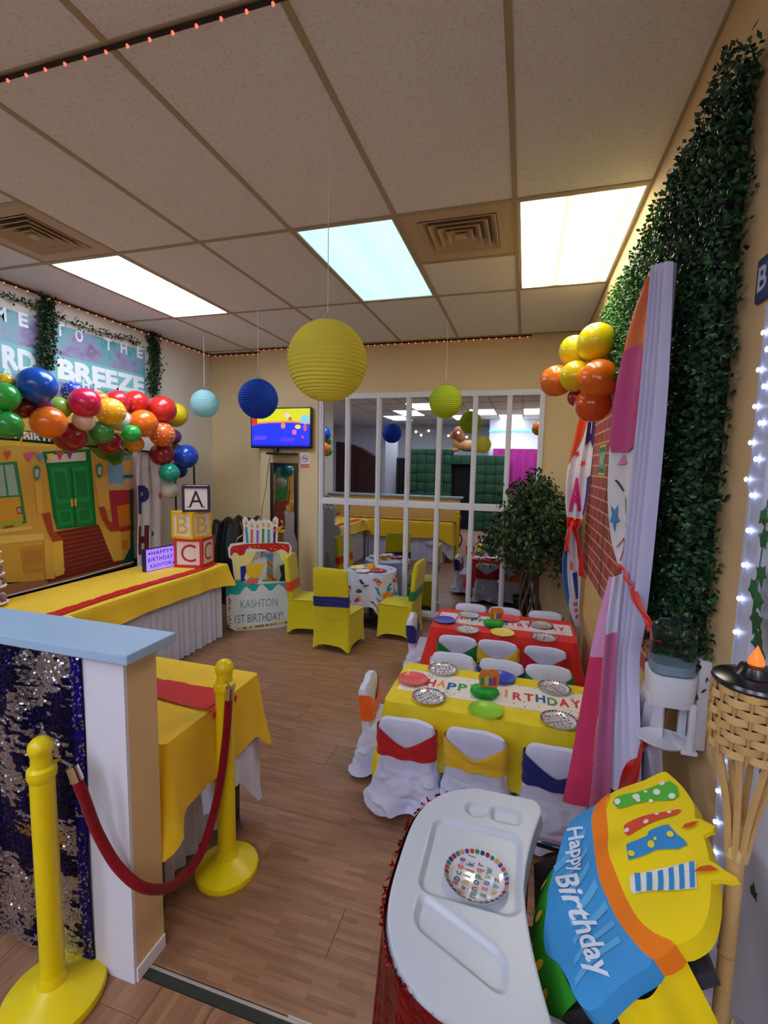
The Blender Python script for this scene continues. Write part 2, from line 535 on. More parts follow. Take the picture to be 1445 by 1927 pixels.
# half wall with blue cap
HW = MB().box((XL, 1.105, 0), (-1.19, 1.225, 1.10), mat((232, 196, 116), 0.8, var=0.03, vscale=3)).box((-1.155, 1.105, 0), (-1.137, 1.225, 1.10), WALL_R)
HW.box((-1.19, 1.105, 0), (-1.155, 1.225, 1.10), WALL_R)
hw = struct('wall_half', HW)
obj('front_panel', MB().box((XL, 1.093, 0), (-1.137, 1.105, 1.10), LAV), hw, False, label='white painted front board')
struct('trim_3', MB().box((XL, 1.055, 1.10), (-1.085, 1.262, 1.132), mat((160, 194, 228), 0.5, var=0.02, vscale=5), 0.004))
struct('baseboard_half', MB().box((-1.137, 1.10, 0), (-1.130, 1.225, 0.05), WHITE, 0.002))

# right casing and panel by the doorway
struct('trim_4', MB().box((0.478, 1.165, 0), (XR, 1.242, 2.06), mat((206, 210, 232), 0.4), 0.004))
struct('door_1', MB().box((0.488, 0.2, 0), (XR - 0.001, 1.1645, 2.03), mat((216, 218, 236), 0.3, var=0.03, vscale=3)))

# ------------------------------------------------------------ ceiling
TILE = ceiling_tile_material()
RAIL = mat((176, 160, 132), 0.6)
ceil = struct('ceiling', MB().box((-6.7, -5.35, ZC + 0.03), (0.6, 5.25, ZC + 0.1), mat((120, 112, 102), 0.9)).box((-6.7, -5.35, ZC + 0.005), (XL, 5.25, ZC + 0.03), TILE))
def tile(x0, x1, y0, y1):
    g = 0.008
    key = ('t', round(x1 - x0, 3), round(y1 - y0, 3))
    if key not in pcache:
        a, b = (x1 - x0) / 2 - g, (y1 - y0) / 2 - g
        pcache[key] = o = obj('ceiling_tile', MB().box((-a, -b, 0.002), (a, b, 0.016), TILE, 0.002), ceil, False)
    else:
        o = pcache[key].copy(); C.objects.link(o)
    o.location = ((x0 + x1) / 2, (y0 + y1) / 2, ZC)
LIGHTS = {(5, 7): 'w', (2, 7): 'c', (0, 7): 'y', (4, 4): 'b', (2, 3): 'b', (0, 3): 'b', (5, 3): 'b', (1, 2): 'b', (3, 2): 'b', (6, 2): 'b'}  # some 'b' panels behind the camera are added fill for upright faces
VENTS = {(1, 7): 0, (5, 6): 1}
for i in range(7):
    x1 = XR - T * i; x0 = x1 - T
    for j in range(len(GY) - 1):
        y0, y1 = GY[j], GY[j + 1]
        if (i, j) in LIGHTS: continue
        if (i, j) in VENTS:
            if VENTS[(i, j)] == 0: tile(x0, x1, y0 + T, y1)
            else: tile(x0, x1, y0, y0 + T)
            continue
        tile(x0, x1, y0, y1)
    tile(x0, x1, GY[-1], 5.08)
RW = 0.012
for i in range(0, 8):
    x = XR - T * i
    obj('grid_rail', MB().box((x - RW, GY[0], ZC - 0.003), (x + RW, 5.1, ZC + 0.004), RAIL), ceil, False)
for j, yy in enumerate(GY):
    obj('grid_rail', MB().box((XL, yy - RW, ZC - 0.004), (XR, yy + RW, ZC + 0.004), RAIL), ceil, False)
obj('grid_rail', MB().box((XR - 2 * T, GY[7] + T - RW, ZC - 0.004), (XR - T, GY[7] + T + RW, ZC + 0.004), RAIL), ceil, False)
obj('grid_rail', MB().box((XR - 6 * T, GY[6] + T - RW, ZC - 0.004), (XR - 5 * T, GY[6] + T + RW, ZC + 0.004), RAIL), ceil, False)

# ------------------------------------------------------------ ceiling lights (each carries its own light)
def diffuser_material(rgb, strength, band):
    m = bpy.data.materials.new('light_diffuser')
    m.use_nodes = True
    nt = m.node_tree; N = nt.nodes.new
    b = nt.nodes['Principled BSDF']
    b.inputs['Base Color'].default_value = (0.8, 0.8, 0.8, 1)
    b.inputs['Emission Color'].default_value = (*lin(rgb), 1)
    tc = N('ShaderNodeTexCoord'); sp = N('ShaderNodeSeparateXYZ')
    nt.links.new(tc.outputs['Object'], sp.inputs[0])
    mu = N('ShaderNodeMath'); mu.operation = 'MULTIPLY'; mu.inputs[1].default_value = 2 * PI / 0.28
    nt.links.new(sp.outputs['X'], mu.inputs[0])
    si = N('ShaderNodeMath'); si.operation = 'COSINE'
    nt.links.new(mu.outputs[0], si.inputs[0])
    mr = N('ShaderNodeMapRange'); mr.inputs['From Min'].default_value = -1; mr.inputs['From Max'].default_value = 1
    mr.inputs['To Min'].default_value = strength * (1 - band); mr.inputs['To Max'].default_value = strength
    nt.links.new(si.outputs[0], mr.inputs['Value'])
    nt.links.new(mr.outputs['Result'], b.inputs['Emission Strength'])
    return m
LKIND = {
    'w': ('bright white fluorescent ceiling panel left of the room, beside the air vent', (224, 235, 255), 4.5, 0.1),
    'c': ('cyan tinted fluorescent ceiling panel above the yellow lantern', (170, 238, 255), 0.46, 0.12),
    'y': ('warm white fluorescent ceiling panel next to the right wall', (255, 250, 226), 4.6, 0.945),
    'b': ('white ceiling light panel over the entrance side, some added as fill light', (222, 234, 255), 3.6, 0.1),
}
for (i, j), k in LIGHTS.items():
    x1 = XR - T * i - 0.014; x0 = XR - T * (i + 1) + 0.014; y0 = GY[j] + 0.014; y1 = GY[j + 1] - 0.014
    lab, rgb, st, band = LKIND[k]
    if k == 'b':
        lab = {(4, 4): 'white ceiling light panel nearest the half wall on the entrance side, seen in the mirror', (2, 3): 'white ceiling light panel in the middle of the entrance room, seen in the mirror', (0, 3): 'added fill light panel beside the right wall of the entrance room',
               (5, 3): 'white ceiling light panel on the left side of the entrance room', (1, 2): 'white ceiling light panel above the hedge archway, right, seen in the mirror', (3, 2): 'added fill light panel above the hedge archway, left', (6, 2): 'added fill light panel above the brown cabinet in the entrance room'}[(i, j)]
    t = thing('ceiling_light', lab, 'ceiling light', ((x0 + x1) / 2, (y0 + y1) / 2, ZC), 'ceiling light panels')
    fr = MB()
    w = 0.012; FRM = mat((198, 190, 170), 0.5)
    for a, b in (((x0, y0), (x1, y0 + w)), ((x0, y1 - w), (x1, y1)), ((x0, y0 + w), (x0 + w, y1 - w)), ((x1 - w, y0 + w), (x1, y1 - w))):
        fr.box((a[0], a[1], ZC - 0.003), (b[0], b[1], ZC + 0.02), FRM)
    obj('frame', fr, t, False)
    d = MB().box((x0 + w, y0 + w, ZC + 0.004), (x1 - w, y1 - w, ZC + 0.008), diffuser_material(rgb, st, band))
    o = obj('diffuser', d, t, False)

def vent(x0, x1, y0, y1, label):
    t = thing('air_vent', label, 'air vent', ((x0 + x1) / 2, (y0 + y1) / 2, ZC), 'ceiling air vents')
    VM = mat((196, 176, 146), 0.6); DK = mat((26, 22, 20), 0.9)
    cx, cy = (x0 + x1) / 2, (y0 + y1) / 2
    pb = MB()
    hw_ = T / 2 - 0.012; ho = 0.21
    for a, b in (((-hw_, -hw_), (hw_, -ho)), ((-hw_, ho), (hw_, hw_)), ((-hw_, -ho), (-ho, ho)), ((ho, -ho), (hw_, ho))):
        pb.box((cx + a[0], cy + a[1], ZC), (cx + b[0], cy + b[1], ZC + 0.006), VM)
    obj('plate', pb, t, False)
    obj('duct', MB().box((cx - ho, cy - ho, ZC + 0.05), (cx + ho, cy + ho, ZC + 0.055), DK), t, False)
    for k in range(4):
        a = ho - 0.003 - k * 0.045; b = a - 0.036
        z0 = ZC + 0.006; z1 = ZC - 0.016 - 0.003 * k
        mb = MB()
        vs_ = []
        for (q, z) in ((a, z0 + 0.03), (b, z1 + 0.02), (b + 0.004, z1 + 0.018), (a + 0.003, z0 + 0.028)):
            vs_ += [(cx - q, cy - q, z), (cx + q, cy - q, z), (cx + q, cy + q, z), (cx - q, cy + q, z)]
        # louvre ring sloping down towards the middle
        vs_ = []
        for (q, z) in ((b, ZC + 0.034), (a, ZC - 0.004), (a - 0.006, ZC - 0.006), (b - 0.004, ZC + 0.030)):
            vs_ += [(cx - q, cy - q, z), (cx + q, cy - q, z), (cx + q, cy + q, z), (cx - q, cy + q, z)]
        fs = []
        for s in range(4):
            for e in range(4):
                fs.append((s * 4 + e, s * 4 + (e + 1) % 4, ((s + 1) % 4) * 4 + (e + 1) % 4, ((s + 1) % 4) * 4 + e))
        mb.add(vs_, fs, VM)
        obj('louvre', mb, t, False)
    obj('centre_plate', MB().box((cx - 0.03, cy - 0.03, ZC - 0.006), (cx + 0.03, cy + 0.03, ZC), VM), t, False)
vent(XR - 2 * T, XR - T, GY[7], GY[7] + T, 'square louvred air vent between the cyan and the warm ceiling panel')
vent(XR - 6 * T, XR - 5 * T, GY[6] + T, GY[7], 'square louvred air vent at the left edge, before the white ceiling panel')

# ------------------------------------------------------------ mirror wall with white grid
MIR = mat((205, 208, 212), 0.015, 1.0)
gm = thing('grid_mirror', 'large wall mirror behind a white grid of bars, back wall', 'mirror', (-1.05, YB, 0.06))
GX = [-2.233, -1.914, -1.551, -1.220, -0.884, -0.517, -0.178, 0.135]
GZ = [0.075, 1.278, 2.445]
for a, b in zip(GX, GX[1:]):
    for c, d in zip(GZ, GZ[1:]):
        obj('mirror_pane', MB().box((a + 0.004, 4.990, c + 0.004), (b - 0.004, 4.996, d - 0.004), MIR), gm, False)
BAR = mat((226, 226, 236), 0.45)
for x in GX:
    obj('vertical_bar', MB().box((x - 0.026, 4.958, 0.05), (x + 0.026, 4.990, 2.47), BAR, 0.005).box((x - 0.008, 4.948, 0.05), (x + 0.008, 4.958, 2.47), BAR), gm, False)
for z, h in ((0.075, 0.03), (1.278, 0.036), (2.445, 0.03)):
    obj('horizontal_bar', MB().box((-2.258, 4.956, z - h), (0.16, 4.988, z + h), BAR, 0.005), gm, False)

# ------------------------------------------------------------ the room behind, as the mirror shows it
GRN = mat((24, 74, 46), 0.7, var=0.45, vscale=30, bump=0.9, bscale=60)
hm = thing('hedge_archway', 'dark green artificial hedge structure with black archway, seen in the mirror', 'hedge', (-1.7, -2.9, 0))
def hedge_block(x0, x1, z0, z1, y0=-3.1, y1=-2.7):
    mb = MB()
    for zz in range(int((z1 - z0) / 0.25 + 0.5)):
        for xx in range(max(1, int((x1 - x0) / 0.25 + 0.5))):
            a = x0 + xx * 0.25; c = z0 + zz * 0.25
            mb.box((a + 0.002, y0, c + 0.002), (min(a + 0.249, x1), y1 + random.uniform(-0.02, 0.02), min(c + 0.249, z1)), GRN, 0.02)
    obj('hedge_panel', mb, hm)
hedge_block(-3.1, -1.9, 0, 2.15); hedge_block(-1.25, -0.45, 0, 2.0); hedge_block(-1.9, -1.25, 1.75, 2.1)
obj('arch_curtain', MB().grid(lambda u, v: V((-1.95 + 0.75 * u, -2.85 + 0.02 * math.sin(u * 40), 1.78 * v)), 60, 2, mat((12, 12, 14), 0.9)), hm)
obj('side_curtain', MB().grid(lambda u, v: V((-3.45 + 0.5 * u, -2.8 + 0.02 * math.sin(u * 30), 1.9 * v)), 40, 2, mat((14, 15, 20), 0.8)), hm)

def blob(name, balls, m, vox=0.02, parent=None):
    mb = MB()
    for c, r, sc in balls: mb.sphere(c, r, m, 16, 10, sc)
    o = obj(name, mb, parent)
    md = o.modifiers.new('remesh', 'REMESH'); md.mode = 'VOXEL'; md.voxel_size = vox; md.use_smooth_shade = True
    sm = o.modifiers.new('smooth', 'SMOOTH'); sm.iterations = 4
    return o
lx, ly, lz = -1.5, -2.9, 2.08
ln = thing('toy_lion', 'tan plush lion lying on top of the hedge, seen in the mirror', 'toy', (lx, ly, lz))
blob('body', [((lx, ly, lz + .13), .14, (1.6, .9, .85)), ((lx - .2, ly, lz + .2), .12, (.9, .9, 1.2)), ((lx - .26, ly, lz + .36), .09, (1, 1, 1)), ((lx - .36, ly, lz + .33), .05, (1, 1, .8)),
              ((lx - .3, ly + .07, lz + .04), .045, (3, .9, .8)), ((lx - .3, ly - .07, lz + .04), .045, (3, .9, .8)), ((lx + .2, ly + .09, lz + .08), .09, (1.2, .8, .8)), ((lx + .34, ly, lz + .05), .03, (3, 1, 1))],
     mat((176, 128, 76), 0.9, var=0.15, vscale=20), 0.018, ln)
blob('mane', [((lx - .2, ly, lz + .37), .15, (.75, 1, 1.1)), ((lx - .16, ly, lz + .28), .13, (.8, 1, 1))], mat((120, 70, 40), 0.95, var=0.3, vscale=40, bump=0.8), 0.02, ln)
ln.scale = (1.4, 1.4, 1.3)

bb = thing('brown_cabinet', 'tall dark brown cabinet with arched top, seen in the mirror', 'cabinet', (-4.5, -2.6, 0))
BRN = mat((62, 30, 24), 0.5, var=0.12, vscale=6)
pts = [(-5.15, 0.0), (-3.95, 0.0), (-3.95, 1.9)] + [(-3.95 - 1.2 * k / 8, 1.9 + 0.42 * math.sin(PI * k / 16)) for k in range(1, 9)]
obj('body', MB().poly([V((a, -2.9, b)) for a, b in pts], BRN, 0.4, V((0, 1, 0))), bb, False)
for k in range(2):
    obj('door', MB().box((-5.1 + 0.575 * k, -2.5, 0.08), (-4.55 + 0.575 * k, -2.48, 1.85), BRN, 0.006), bb, False)
tag(obj('party_curtain', MB().grid(lambda u, v: V((-0.85 + 1.33 * u, -3.2 + 0.03 * math.sin(u * 34), 0.9 + 1.3 * v)), 90, 4, mat((176, 44, 146), 0.5, emit=0.05, bump=0.6, bscale=25))), 'magenta lit fringe curtain beyond the hedge, seen in the mirror', 'curtain')  # faint emission stands in for the LED light falling on the cloth
tag(obj('shelf_light', MB().box((-0.88, -3.3, 2.2), (0.49, -3.14, 2.23), mat((235, 240, 255), 0.5, emit=0.7), 0.004)), 'bright white light bar over the magenta curtain, seen in the mirror', 'light')
tag(obj('led_strip', MB().box((-1.0, -3.36, 2.66), (0.49, -3.34, 2.685), mat((60, 200, 220), 0.5, emit=0.5))), 'thin cyan light strip high above the magenta curtain, seen in the mirror', 'light')
struct('wall_partition', MB().box((-0.98, -3.5, 0), (0.5, -3.38, ZC), WALL_W))
struct('counter_front', MB().box((-3.9, -3.3, 0), (-3.55, -3.2, 2.4), WALL_W))
bs = thing('bulb_string', 'sagging string of warm round bulbs over the entrance, seen in the mirror', 'string lights', (-1.8, -1.6, 2.5))
cab = []
for k in range(25):
    u = k / 24
    cab.append(V((-2.75 + 1.6 * u, -1.9 + 0.5 * math.sin(u * 6), 2.62 - 0.12 * math.sin(u * PI * 3) ** 2)))
obj('wire', MB().tube(cab, 0.004, BLACK, 5), bs)
for k in range(1, 24, 3):
    b_ = obj('bulb', MB().sphere(cab[k] - V((0, 0, 0.06)), 0.03, mat((255, 190, 120), 0.4, emit=1.6), 10, 7), bs)
    obj('socket', MB().tube([cab[k], cab[k] - V((0, 0, 0.04))], 0.012, BLACK, 6), b_)
# ------------------------------------------------------------ cloths and tables
def rr_loop(w, d, r, ns=10, nc=4):
    """rounded rectangle, points with even spacing along the straight sides"""
    out = []
    for (cx, cy, a0, ex, ey, L) in ((1, -1, -PI / 2, 0, 1, d), (1, 1, 0, -1, 0, w), (-1, 1, PI / 2, 0, -1, d), (-1, -1, PI, 1, 0, w)):
        bx, by = cx * (w / 2 - r), cy * (d / 2 - r)
        for k in range(nc + 1):
            a = a0 + PI / 2 * k / nc
            out.append((bx + r * math.cos(a), by + r * math.sin(a), math.cos(a), math.sin(a)))
        a = a0 + PI / 2
        px, py = bx + r * math.cos(a), by + r * math.sin(a)
        for k in range(1, ns):
            s = (L - 2 * r) * k / ns
            out.append((px + ex * s, py + ey * s, math.cos(a), math.sin(a)))
    return out
def cloth(mb, x0, x1, y0, y1, z, drop, m, flare=0.05, ripple=0.012, folds=5.0, point=0.12, seed=0.0, ns=40, hem=0.0, r=0.02):
    cx, cy = (x0 + x1) / 2, (y0 + y1) / 2
    lp = rr_loop(x1 - x0, y1 - y0, r, ns, 5)
    n = len(lp); nv = 12
    ln = 0; acc = []
    for i in range(n):
        acc.append(ln); a, b = lp[i], lp[(i + 1) % n]
        ln += math.hypot(b[0] - a[0], b[1] - a[1])
    vs_ = []
    for j in range(nv + 1):
        t = j / nv
        for i, (x, y, nx, ny) in enumerate(lp):
            c = min(abs(x) / ((x1 - x0) / 2), abs(y) / ((y1 - y0) / 2))
            corner = max(0, (c - 0.72) / 0.28) ** 2
            s = acc[i]
            w = math.sin(s * folds * 2 * PI + seed + 1.7 * math.sin(s * 3.1 + seed)) + 0.5 * math.sin(s * folds * 3.3 + seed * 2)
            e = min(1, t * 1.0) ** 1.3
            off = flare * e + ripple * w * e + corner * 0.05 * e + 0.006 * min(1, t * 8)
            dz = (drop + point * corner + hem * math.sin(s * 4 + seed)) * t
            vs_.append((cx + x + nx * off, cy + y + ny * off, z - dz + 0.004 * (1 - min(1, t * 6))))
    fs = []
    for j in range(nv):
        for i in range(n):
            fs.append((j * n + i, j * n + (i + 1) % n, (j + 1) * n + (i + 1) % n, (j + 1) * n + i))
    mb.add(vs_, fs, m)
    mb.add([V((cx + x, cy + y, z + 0.004)) for x, y, _, _ in lp], [tuple(range(n))], m)
    return mb
def table(name, label, x0, x1, y0, y1, z, leg=0.02):
    t = thing(name, label, 'table', ((x0 + x1) / 2, (y0 + y1) / 2, 0))
    obj('tabletop', MB().box((x0 + 0.01, y0 + 0.01, z - 0.035), (x1 - 0.01, y1 - 0.01, z - 0.004), mat((200, 196, 188), 0.5), 0.006), t)
    for sx in (0, 1):
        for sy in (0, 1):
            x = x0 + 0.06 if sx == 0 else x1 - 0.06; y = y0 + 0.06 if sy == 0 else y1 - 0.06
            obj('leg', MB().tube([(x, y, 0), (x, y, z - 0.035)], leg, mat((90, 90, 95), 0.4, 0.6), 10), t)
    return t

YEL = mat((246, 202, 36), 0.72, var=0.05, vscale=7, bump=0.4, bscale=9, sheen=0.15, spec=0.25); RED = mat((204, 26, 22), 0.6, var=0.08, vscale=14, bump=0.3, bscale=28, spec=0.3); WHT = mat((212, 216, 244), 0.75, var=0.05, vscale=9, bump=0.55, bscale=13, sheen=0.15, spec=0.25)

# dessert table along the left wall, near table behind the half wall
table('dessert_table', 'long table along the left wall under a yellow cloth and white skirt', -3.40, -2.73, 1.98, 3.86, 0.71)
table('buffet_table', 'table behind the half wall under a yellow cloth with red runner', -3.38, -1.19, 1.27, 1.88, 0.70)
def pleats(mb, x0, x1, y0, y1, z0, z1, m, n=70, amp=0.012):
    lp = rr_loop(x1 - x0, y1 - y0, 0.02, int(260), 4)
    acc = 0; S = []
    for i in range(len(lp)):
        S.append(acc); a, b = lp[i], lp[(i + 1) % len(lp)]; acc += math.hypot(b[0] - a[0], b[1] - a[1])
    nv = 6; vs_ = []; N = len(lp); cx, cy = (x0 + x1) / 2, (y0 + y1) / 2
    for j in range(nv + 1):
        t = j / nv
        for i, (x, y, nx, ny) in enumerate(lp):
            ph = S[i] * 2 * PI / 0.075
            o = amp * (0.35 + 0.8 * t) * (math.sin(ph + 0.7 * math.sin(ph * 0.23)) + 0.4 * math.sin(ph * 0.5))
            vs_.append((cx + x + nx * o, cy + y + ny * o, z1 + (z0 - z1) * t))
    fs = [(j * N + i, j * N + (i + 1) % N, (j + 1) * N + (i + 1) % N, (j + 1) * N + i) for j in range(nv) for i in range(N)]
    return mb.add(vs_, fs, m)
tag(obj('table_skirt', pleats(MB(), -3.39, -2.755, 1.99, 3.85, 0.006, 0.69, WHT)), 'white pleated skirt hanging to the floor from the dessert table', 'table skirt')
sk2 = pleats(MB(), -3.36, -1.30, 1.28, 1.875, 0.006, 0.68, WHT)
tag(obj('table_skirt', sk2), 'white pleated skirt of the table behind the half wall, seen in the mirror', 'table skirt')
tag(obj('tablecloth', cloth(MB(), -3.42, -2.715, 1.93, 3.885, 0.71, 0.165, YEL, 0.025, 0.006, 3.0, 0.035, 0.4, hem=0.008)), 'yellow cloth over the long table by the left wall', 'tablecloth')
yb = cloth(MB(), -3.38, -1.165, 1.285, 1.895, 0.70, 0.27, YEL, 0.02, 0.005, 2.2, 0.11, 1.3, hem=0.012)
tag(obj('tablecloth', yb), 'yellow cloth over the table behind the half wall, corner hanging by the stanchion', 'tablecloth')
# white undercloth corner that shows below the yellow one
def uc(u, v):
    s = u * 1.0
    if s < 0.55: x, y = -1.175, 1.45 + (s / 0.55) * 0.42
    else: x, y = -1.175 - (s - 0.55) / 0.45 * 0.5, 1.875
    k = math.exp(-((s - 0.55) / 0.16) ** 2)
    b = 0.016 * math.sin(s * 30) * v
    return V((x + (0.035 + b) * v * (1 if s < 0.6 else 0.6), y + (0.02 + b) * v * (0 if s < 0.5 else 1), 0.66 - v * (0.34 + 0.24 * k)))
tag(obj('undercloth', MB().grid(uc, 60, 14, WHT)), 'white undercloth corner showing below the yellow cloth behind the stanchion', 'tablecloth')

def strip(mb, P, w, m, up=V((0, 0, 1)), n=60, wob=0.004, seed=0):
    """satin ribbon lying flat along polyline P"""
    P = smooth_poly(P, 8)
    def fn(u, v):
        p = lerp_poly(P, u); q = lerp_poly(P, min(u + 0.01, 1)); q0 = lerp_poly(P, max(u - 0.01, 0))
        t = (q - q0).normalized(); s = t.cross(up).normalized()
        ww = w * (1 + 0.06 * math.sin(u * 21 + seed))
        return p + s * (v - 0.5) * ww + up * (abs(wob * math.sin(u * 38 + v * 5 + seed)) + wob * 0.6 * abs(math.sin(u * 91 + v * 2)))
    mb.grid(fn, n, 6, m)
    return mb
tag(obj('table_runner', strip(MB(), [(-2.80, 2.1, 0.717), (-2.83, 2.8, 0.717), (-2.80, 3.5, 0.717), (-2.86, 3.84, 0.718)], 0.10, RED, n=140)), 'red satin runner along the dessert table', 'table runner')
tag(obj('table_runner', strip(MB(), [(-3.3, 1.60, 0.707), (-2.2, 1.62, 0.707), (-1.6, 1.62, 0.707), (-1.17, 1.60, 0.708)], 0.15, RED, n=140).grid(
    lambda u, v: V((-1.168 + 0.030 * min(1, v * 6), 1.515 + u * 0.16, 0.711 - v * 0.03)), 6, 6, RED)), 'red satin runner on the table behind the half wall', 'table runner')

# ------------------------------------------------------------ children's tables
CREAM = mat((240, 232, 222), 0.6, spec=0.3)
CONF = [(214, 60, 60), (240, 150, 50), (60, 110, 180), (60, 150, 110), (230, 110, 150), (70, 70, 80)]
LET = [(222, 62, 84), (240, 150, 70), (44, 110, 172), (70, 160, 110), (226, 76, 96), None, (44, 120, 160), (240, 150, 80), (214, 70, 90), (214, 60, 76), (36, 96, 160), (96, 140, 100), (222, 60, 66)]
def runner(label, x0, x1, y0, y1, z, base):
    t = thing('table_runner', label, 'table runner', ((x0 + x1) / 2, (y0 + y1) / 2, z), "birthday runners on the children's tables")
    mb = MB().box((x0, y0, z), (x1, y1, z + 0.002), base)
    mb.grid(lambda u, v: V((x1 + 0.02 + 0.02 * v, y0 + (y1 - y0) * u, z + 0.001 - 0.12 * v)), 4, 4, base)
    obj('band', mb, t, False)
    pr = MB()
    for k in range(170):
        a, b = random.uniform(x0 + 0.01, x1 - 0.01), random.uniform(y0 + 0.008, y1 - 0.008)
        if abs(b - (y0 + y1) / 2) < 0.052 and x0 + .1 < a < x1 - .05: continue
        s = random.uniform(0.002, 0.0055)
        pr.poly([V((a + s * math.cos(q * 1.05), b + s * math.sin(q * 1.05), z + 0.0026)) for q in range(6)], ink(random.choice(CONF)))
    obj('confetti_print', pr, t, False, kind='stuff')
    word = 'HAPPY BIRTHDAY'
    xs = x0 + 0.16; step = (x1 - 0.07 - xs) / (len(word) - 1)
    for k, ch in enumerate(word):
        if ch == ' ': continue
        lt = MB(); put_text(lt, ch, ink(LET[k] or (200, 60, 60)) if k < len(LET) and LET[k] else ink((222, 60, 66)), (xs + k * step, (y0 + y1) / 2 + 0.008 * math.sin(k * 2.1), z + 0.0032), (1, 0, 0), (0, 1, 0), 1.0, bold=0.035, fitw=step * (0.26 if ch == 'I' else 0.84), fith=0.085); obj('letter', lt, t, False)
YT = (-0.635, 0.395, 2.205, 2.705, 0.50); RT = (-0.625, 0.405, 3.385, 3.87, 0.50)
YSAT = mat((240, 214, 34), 0.4, var=0.08, vscale=10, bump=0.5, bscale=16, spec=0.45); RSAT = fabric((224, 44, 36), 0.55)
table('kids_table', "low children's table nearer the camera, under a yellow satin cloth", *YT)
table('kids_table', "low children's table farther back, under a red cloth", *RT)
tag(obj('tablecloth', cloth(MB(), *YT, 0.31, YSAT, 0.05, 0.015, 4.0, 0.10, 2.0, ns=50, hem=0.02, r=0.035)), "yellow satin cloth on the children's table nearer the camera", 'tablecloth')
tag(obj('tablecloth', cloth(MB(), *RT, 0.26, RSAT, 0.05, 0.016, 3.6, 0.12, 0.7, ns=50, hem=0.02, r=0.03)), "red cloth on the children's table by the ficus", 'tablecloth')
runner("cream confetti runner lettered HAPPY BIRTHDAY on the yellow children's table", -0.60, 0.375, 2.345, 2.60, 0.505, CREAM)
runner("pinkish white runner lettered HAPPY BIRTHDAY on the red children's table", -0.60, 0.385, 3.525, 3.76, 0.505, mat((232, 214, 224), 0.6, spec=0.3))

# ------------------------------------------------------------ plates
def plate_profile(r):
    return [(1e-6, 0.002), (r * 0.68, 0.002), (r * 0.76, 0.006), (r * 0.98, 0.013), (r, 0.0145), (r * 0.985, 0.0115), (r * 0.76, 0.004), (r * 0.66, 0.0), (1e-6, 0.0)]
GLOSS = dict(rough=0.18, spec=0.6)
PR = 0.088
LC = [(150, 40, 60), (40, 60, 120), (60, 120, 90), (200, 60, 60), (90, 60, 130), (190, 150, 70), (50, 120, 140)]
def letter_plate(u, v, name='letter_plate', R=PR):
    base = MB().lathe(plate_profile(R), mat((226, 226, 230), 0.15, 0.15, spec=0.7), n=48)
    o = obj(name, base, None, True, local=True)
    pr = MB()
    NK = 34
    for k in range(NK):
        a0, a1 = 2 * PI * (k + 0.12) / NK, 2 * PI * (k + 0.88) / NK
        q = []
        for a, rr in ((a0, 0.87), ((a0 + a1) / 2, 0.85), (a1, 0.87), (a1, 0.965), ((a0 + a1) / 2, 0.985), (a0, 0.965)):
            q.append(V((R * rr * math.cos(a), R * rr * math.sin(a), 0.006 + 0.0085 * (rr - 0.76) / 0.24 + 0.0012)))
        pr.poly(q, ink(LC[k % 7], 0.3))
    obj('rim_print', pr, o, False)
    lt = MB()
    rows = ['abcde', 'fghijkl', 'mnopqr', 'stuvw', 'xyz']
    for ri, row in enumerate(rows):
        for ci, ch in enumerate(row):
            p = u * ((ci - (len(row) - 1) / 2) * R * 0.235) - v * ((ri - 2) * R * 0.29)
            lim = 0.0
            h = 0.0036 if p.length < R * 0.66 else 0.0036 + 0.006 * (p.length / R - 0.66) / 0.12
            put_text(lt, ch, ink(LC[(ri * 3 + ci) % 7], 0.3), p + V((0, 0, h)), u, v, R * 0.34, bold=0.02)
    obj('letter_print', lt, o, False)
    return o
lp0 = letter_plate(V((1, 0, 0)), V((0, 1, 0)))
first = [True]
def put_letter_plate(p, label, rz):
    o = lp0 if first[0] else copy_tree(lp0)
    first[0] = False
    o.location = p; o.rotation_euler = (0, 0, rz)
    tag(o, label, 'plate', 'alphabet plates on the tables')
for (x, y, Z, lab, rz) in ((833, 1262, 0.507, "round alphabet plate at the far left corner of the yellow children's table", 0.2), (807, 1314, 0.507, "round alphabet plate at the near left of the yellow children's table", 1.0),
                           (1043, 1297, 0.507, "round alphabet plate at the far right of the yellow children's table", 2.2), (1052, 1359, 0.507, "round alphabet plate at the near right of the yellow children's table", 0.5),
                           (882, 1159, 0.507, "round alphabet plate at the far left of the red children's table", 0.9), (879, 1187, 0.507, "round alphabet plate at the near left of the red children's table", 2.0),
                           (1018, 1178, 0.507, "round alphabet plate at the far right of the red children's table", 0.1), (1023, 1202, 0.507, "round alphabet plate at the near right of the red children's table", 1.4)):
    put_letter_plate(at(x, y, Z=Z), lab, rz)
def plain_plate(p, rgb, label):
    o = obj('plate', MB().lathe(plate_profile(PR * 0.95), mat(rgb, 0.3), n=40), None, True, local=True)
    o.location = p
    obj('rim', MB().lathe([(PR * 0.95, 0.0125), (PR * 0.965, 0.0145), (PR * 0.95, 0.016), (PR * 0.935, 0.0145), (PR * 0.95, 0.0125)], mat(rgb, 0.3), n=40, cap=False), o)
    o.children[0].matrix_parent_inverse = Matrix.Identity(4)
    tag(o, label, 'plate', 'plain coloured plates')
plain_plate(at(777, 1281, Z=0.507), (226, 96, 96), "coral red plate on the left end of the yellow children's table")
plain_plate(at(914, 1340, Z=0.507), (150, 208, 60), "lime green plate at the near edge of the yellow children's table")
plain_plate(at(941, 1278, Z=0.507), (58, 76, 190), "blue plate behind the green centrepiece of the yellow children's table")
plain_plate(at(837, 1169, Z=0.507), (72, 80, 186), "blue plate on the left end of the red children's table")
plain_plate(at(945, 1193, Z=0.507), (240, 220, 110), "yellow plate at the near edge of the red children's table")
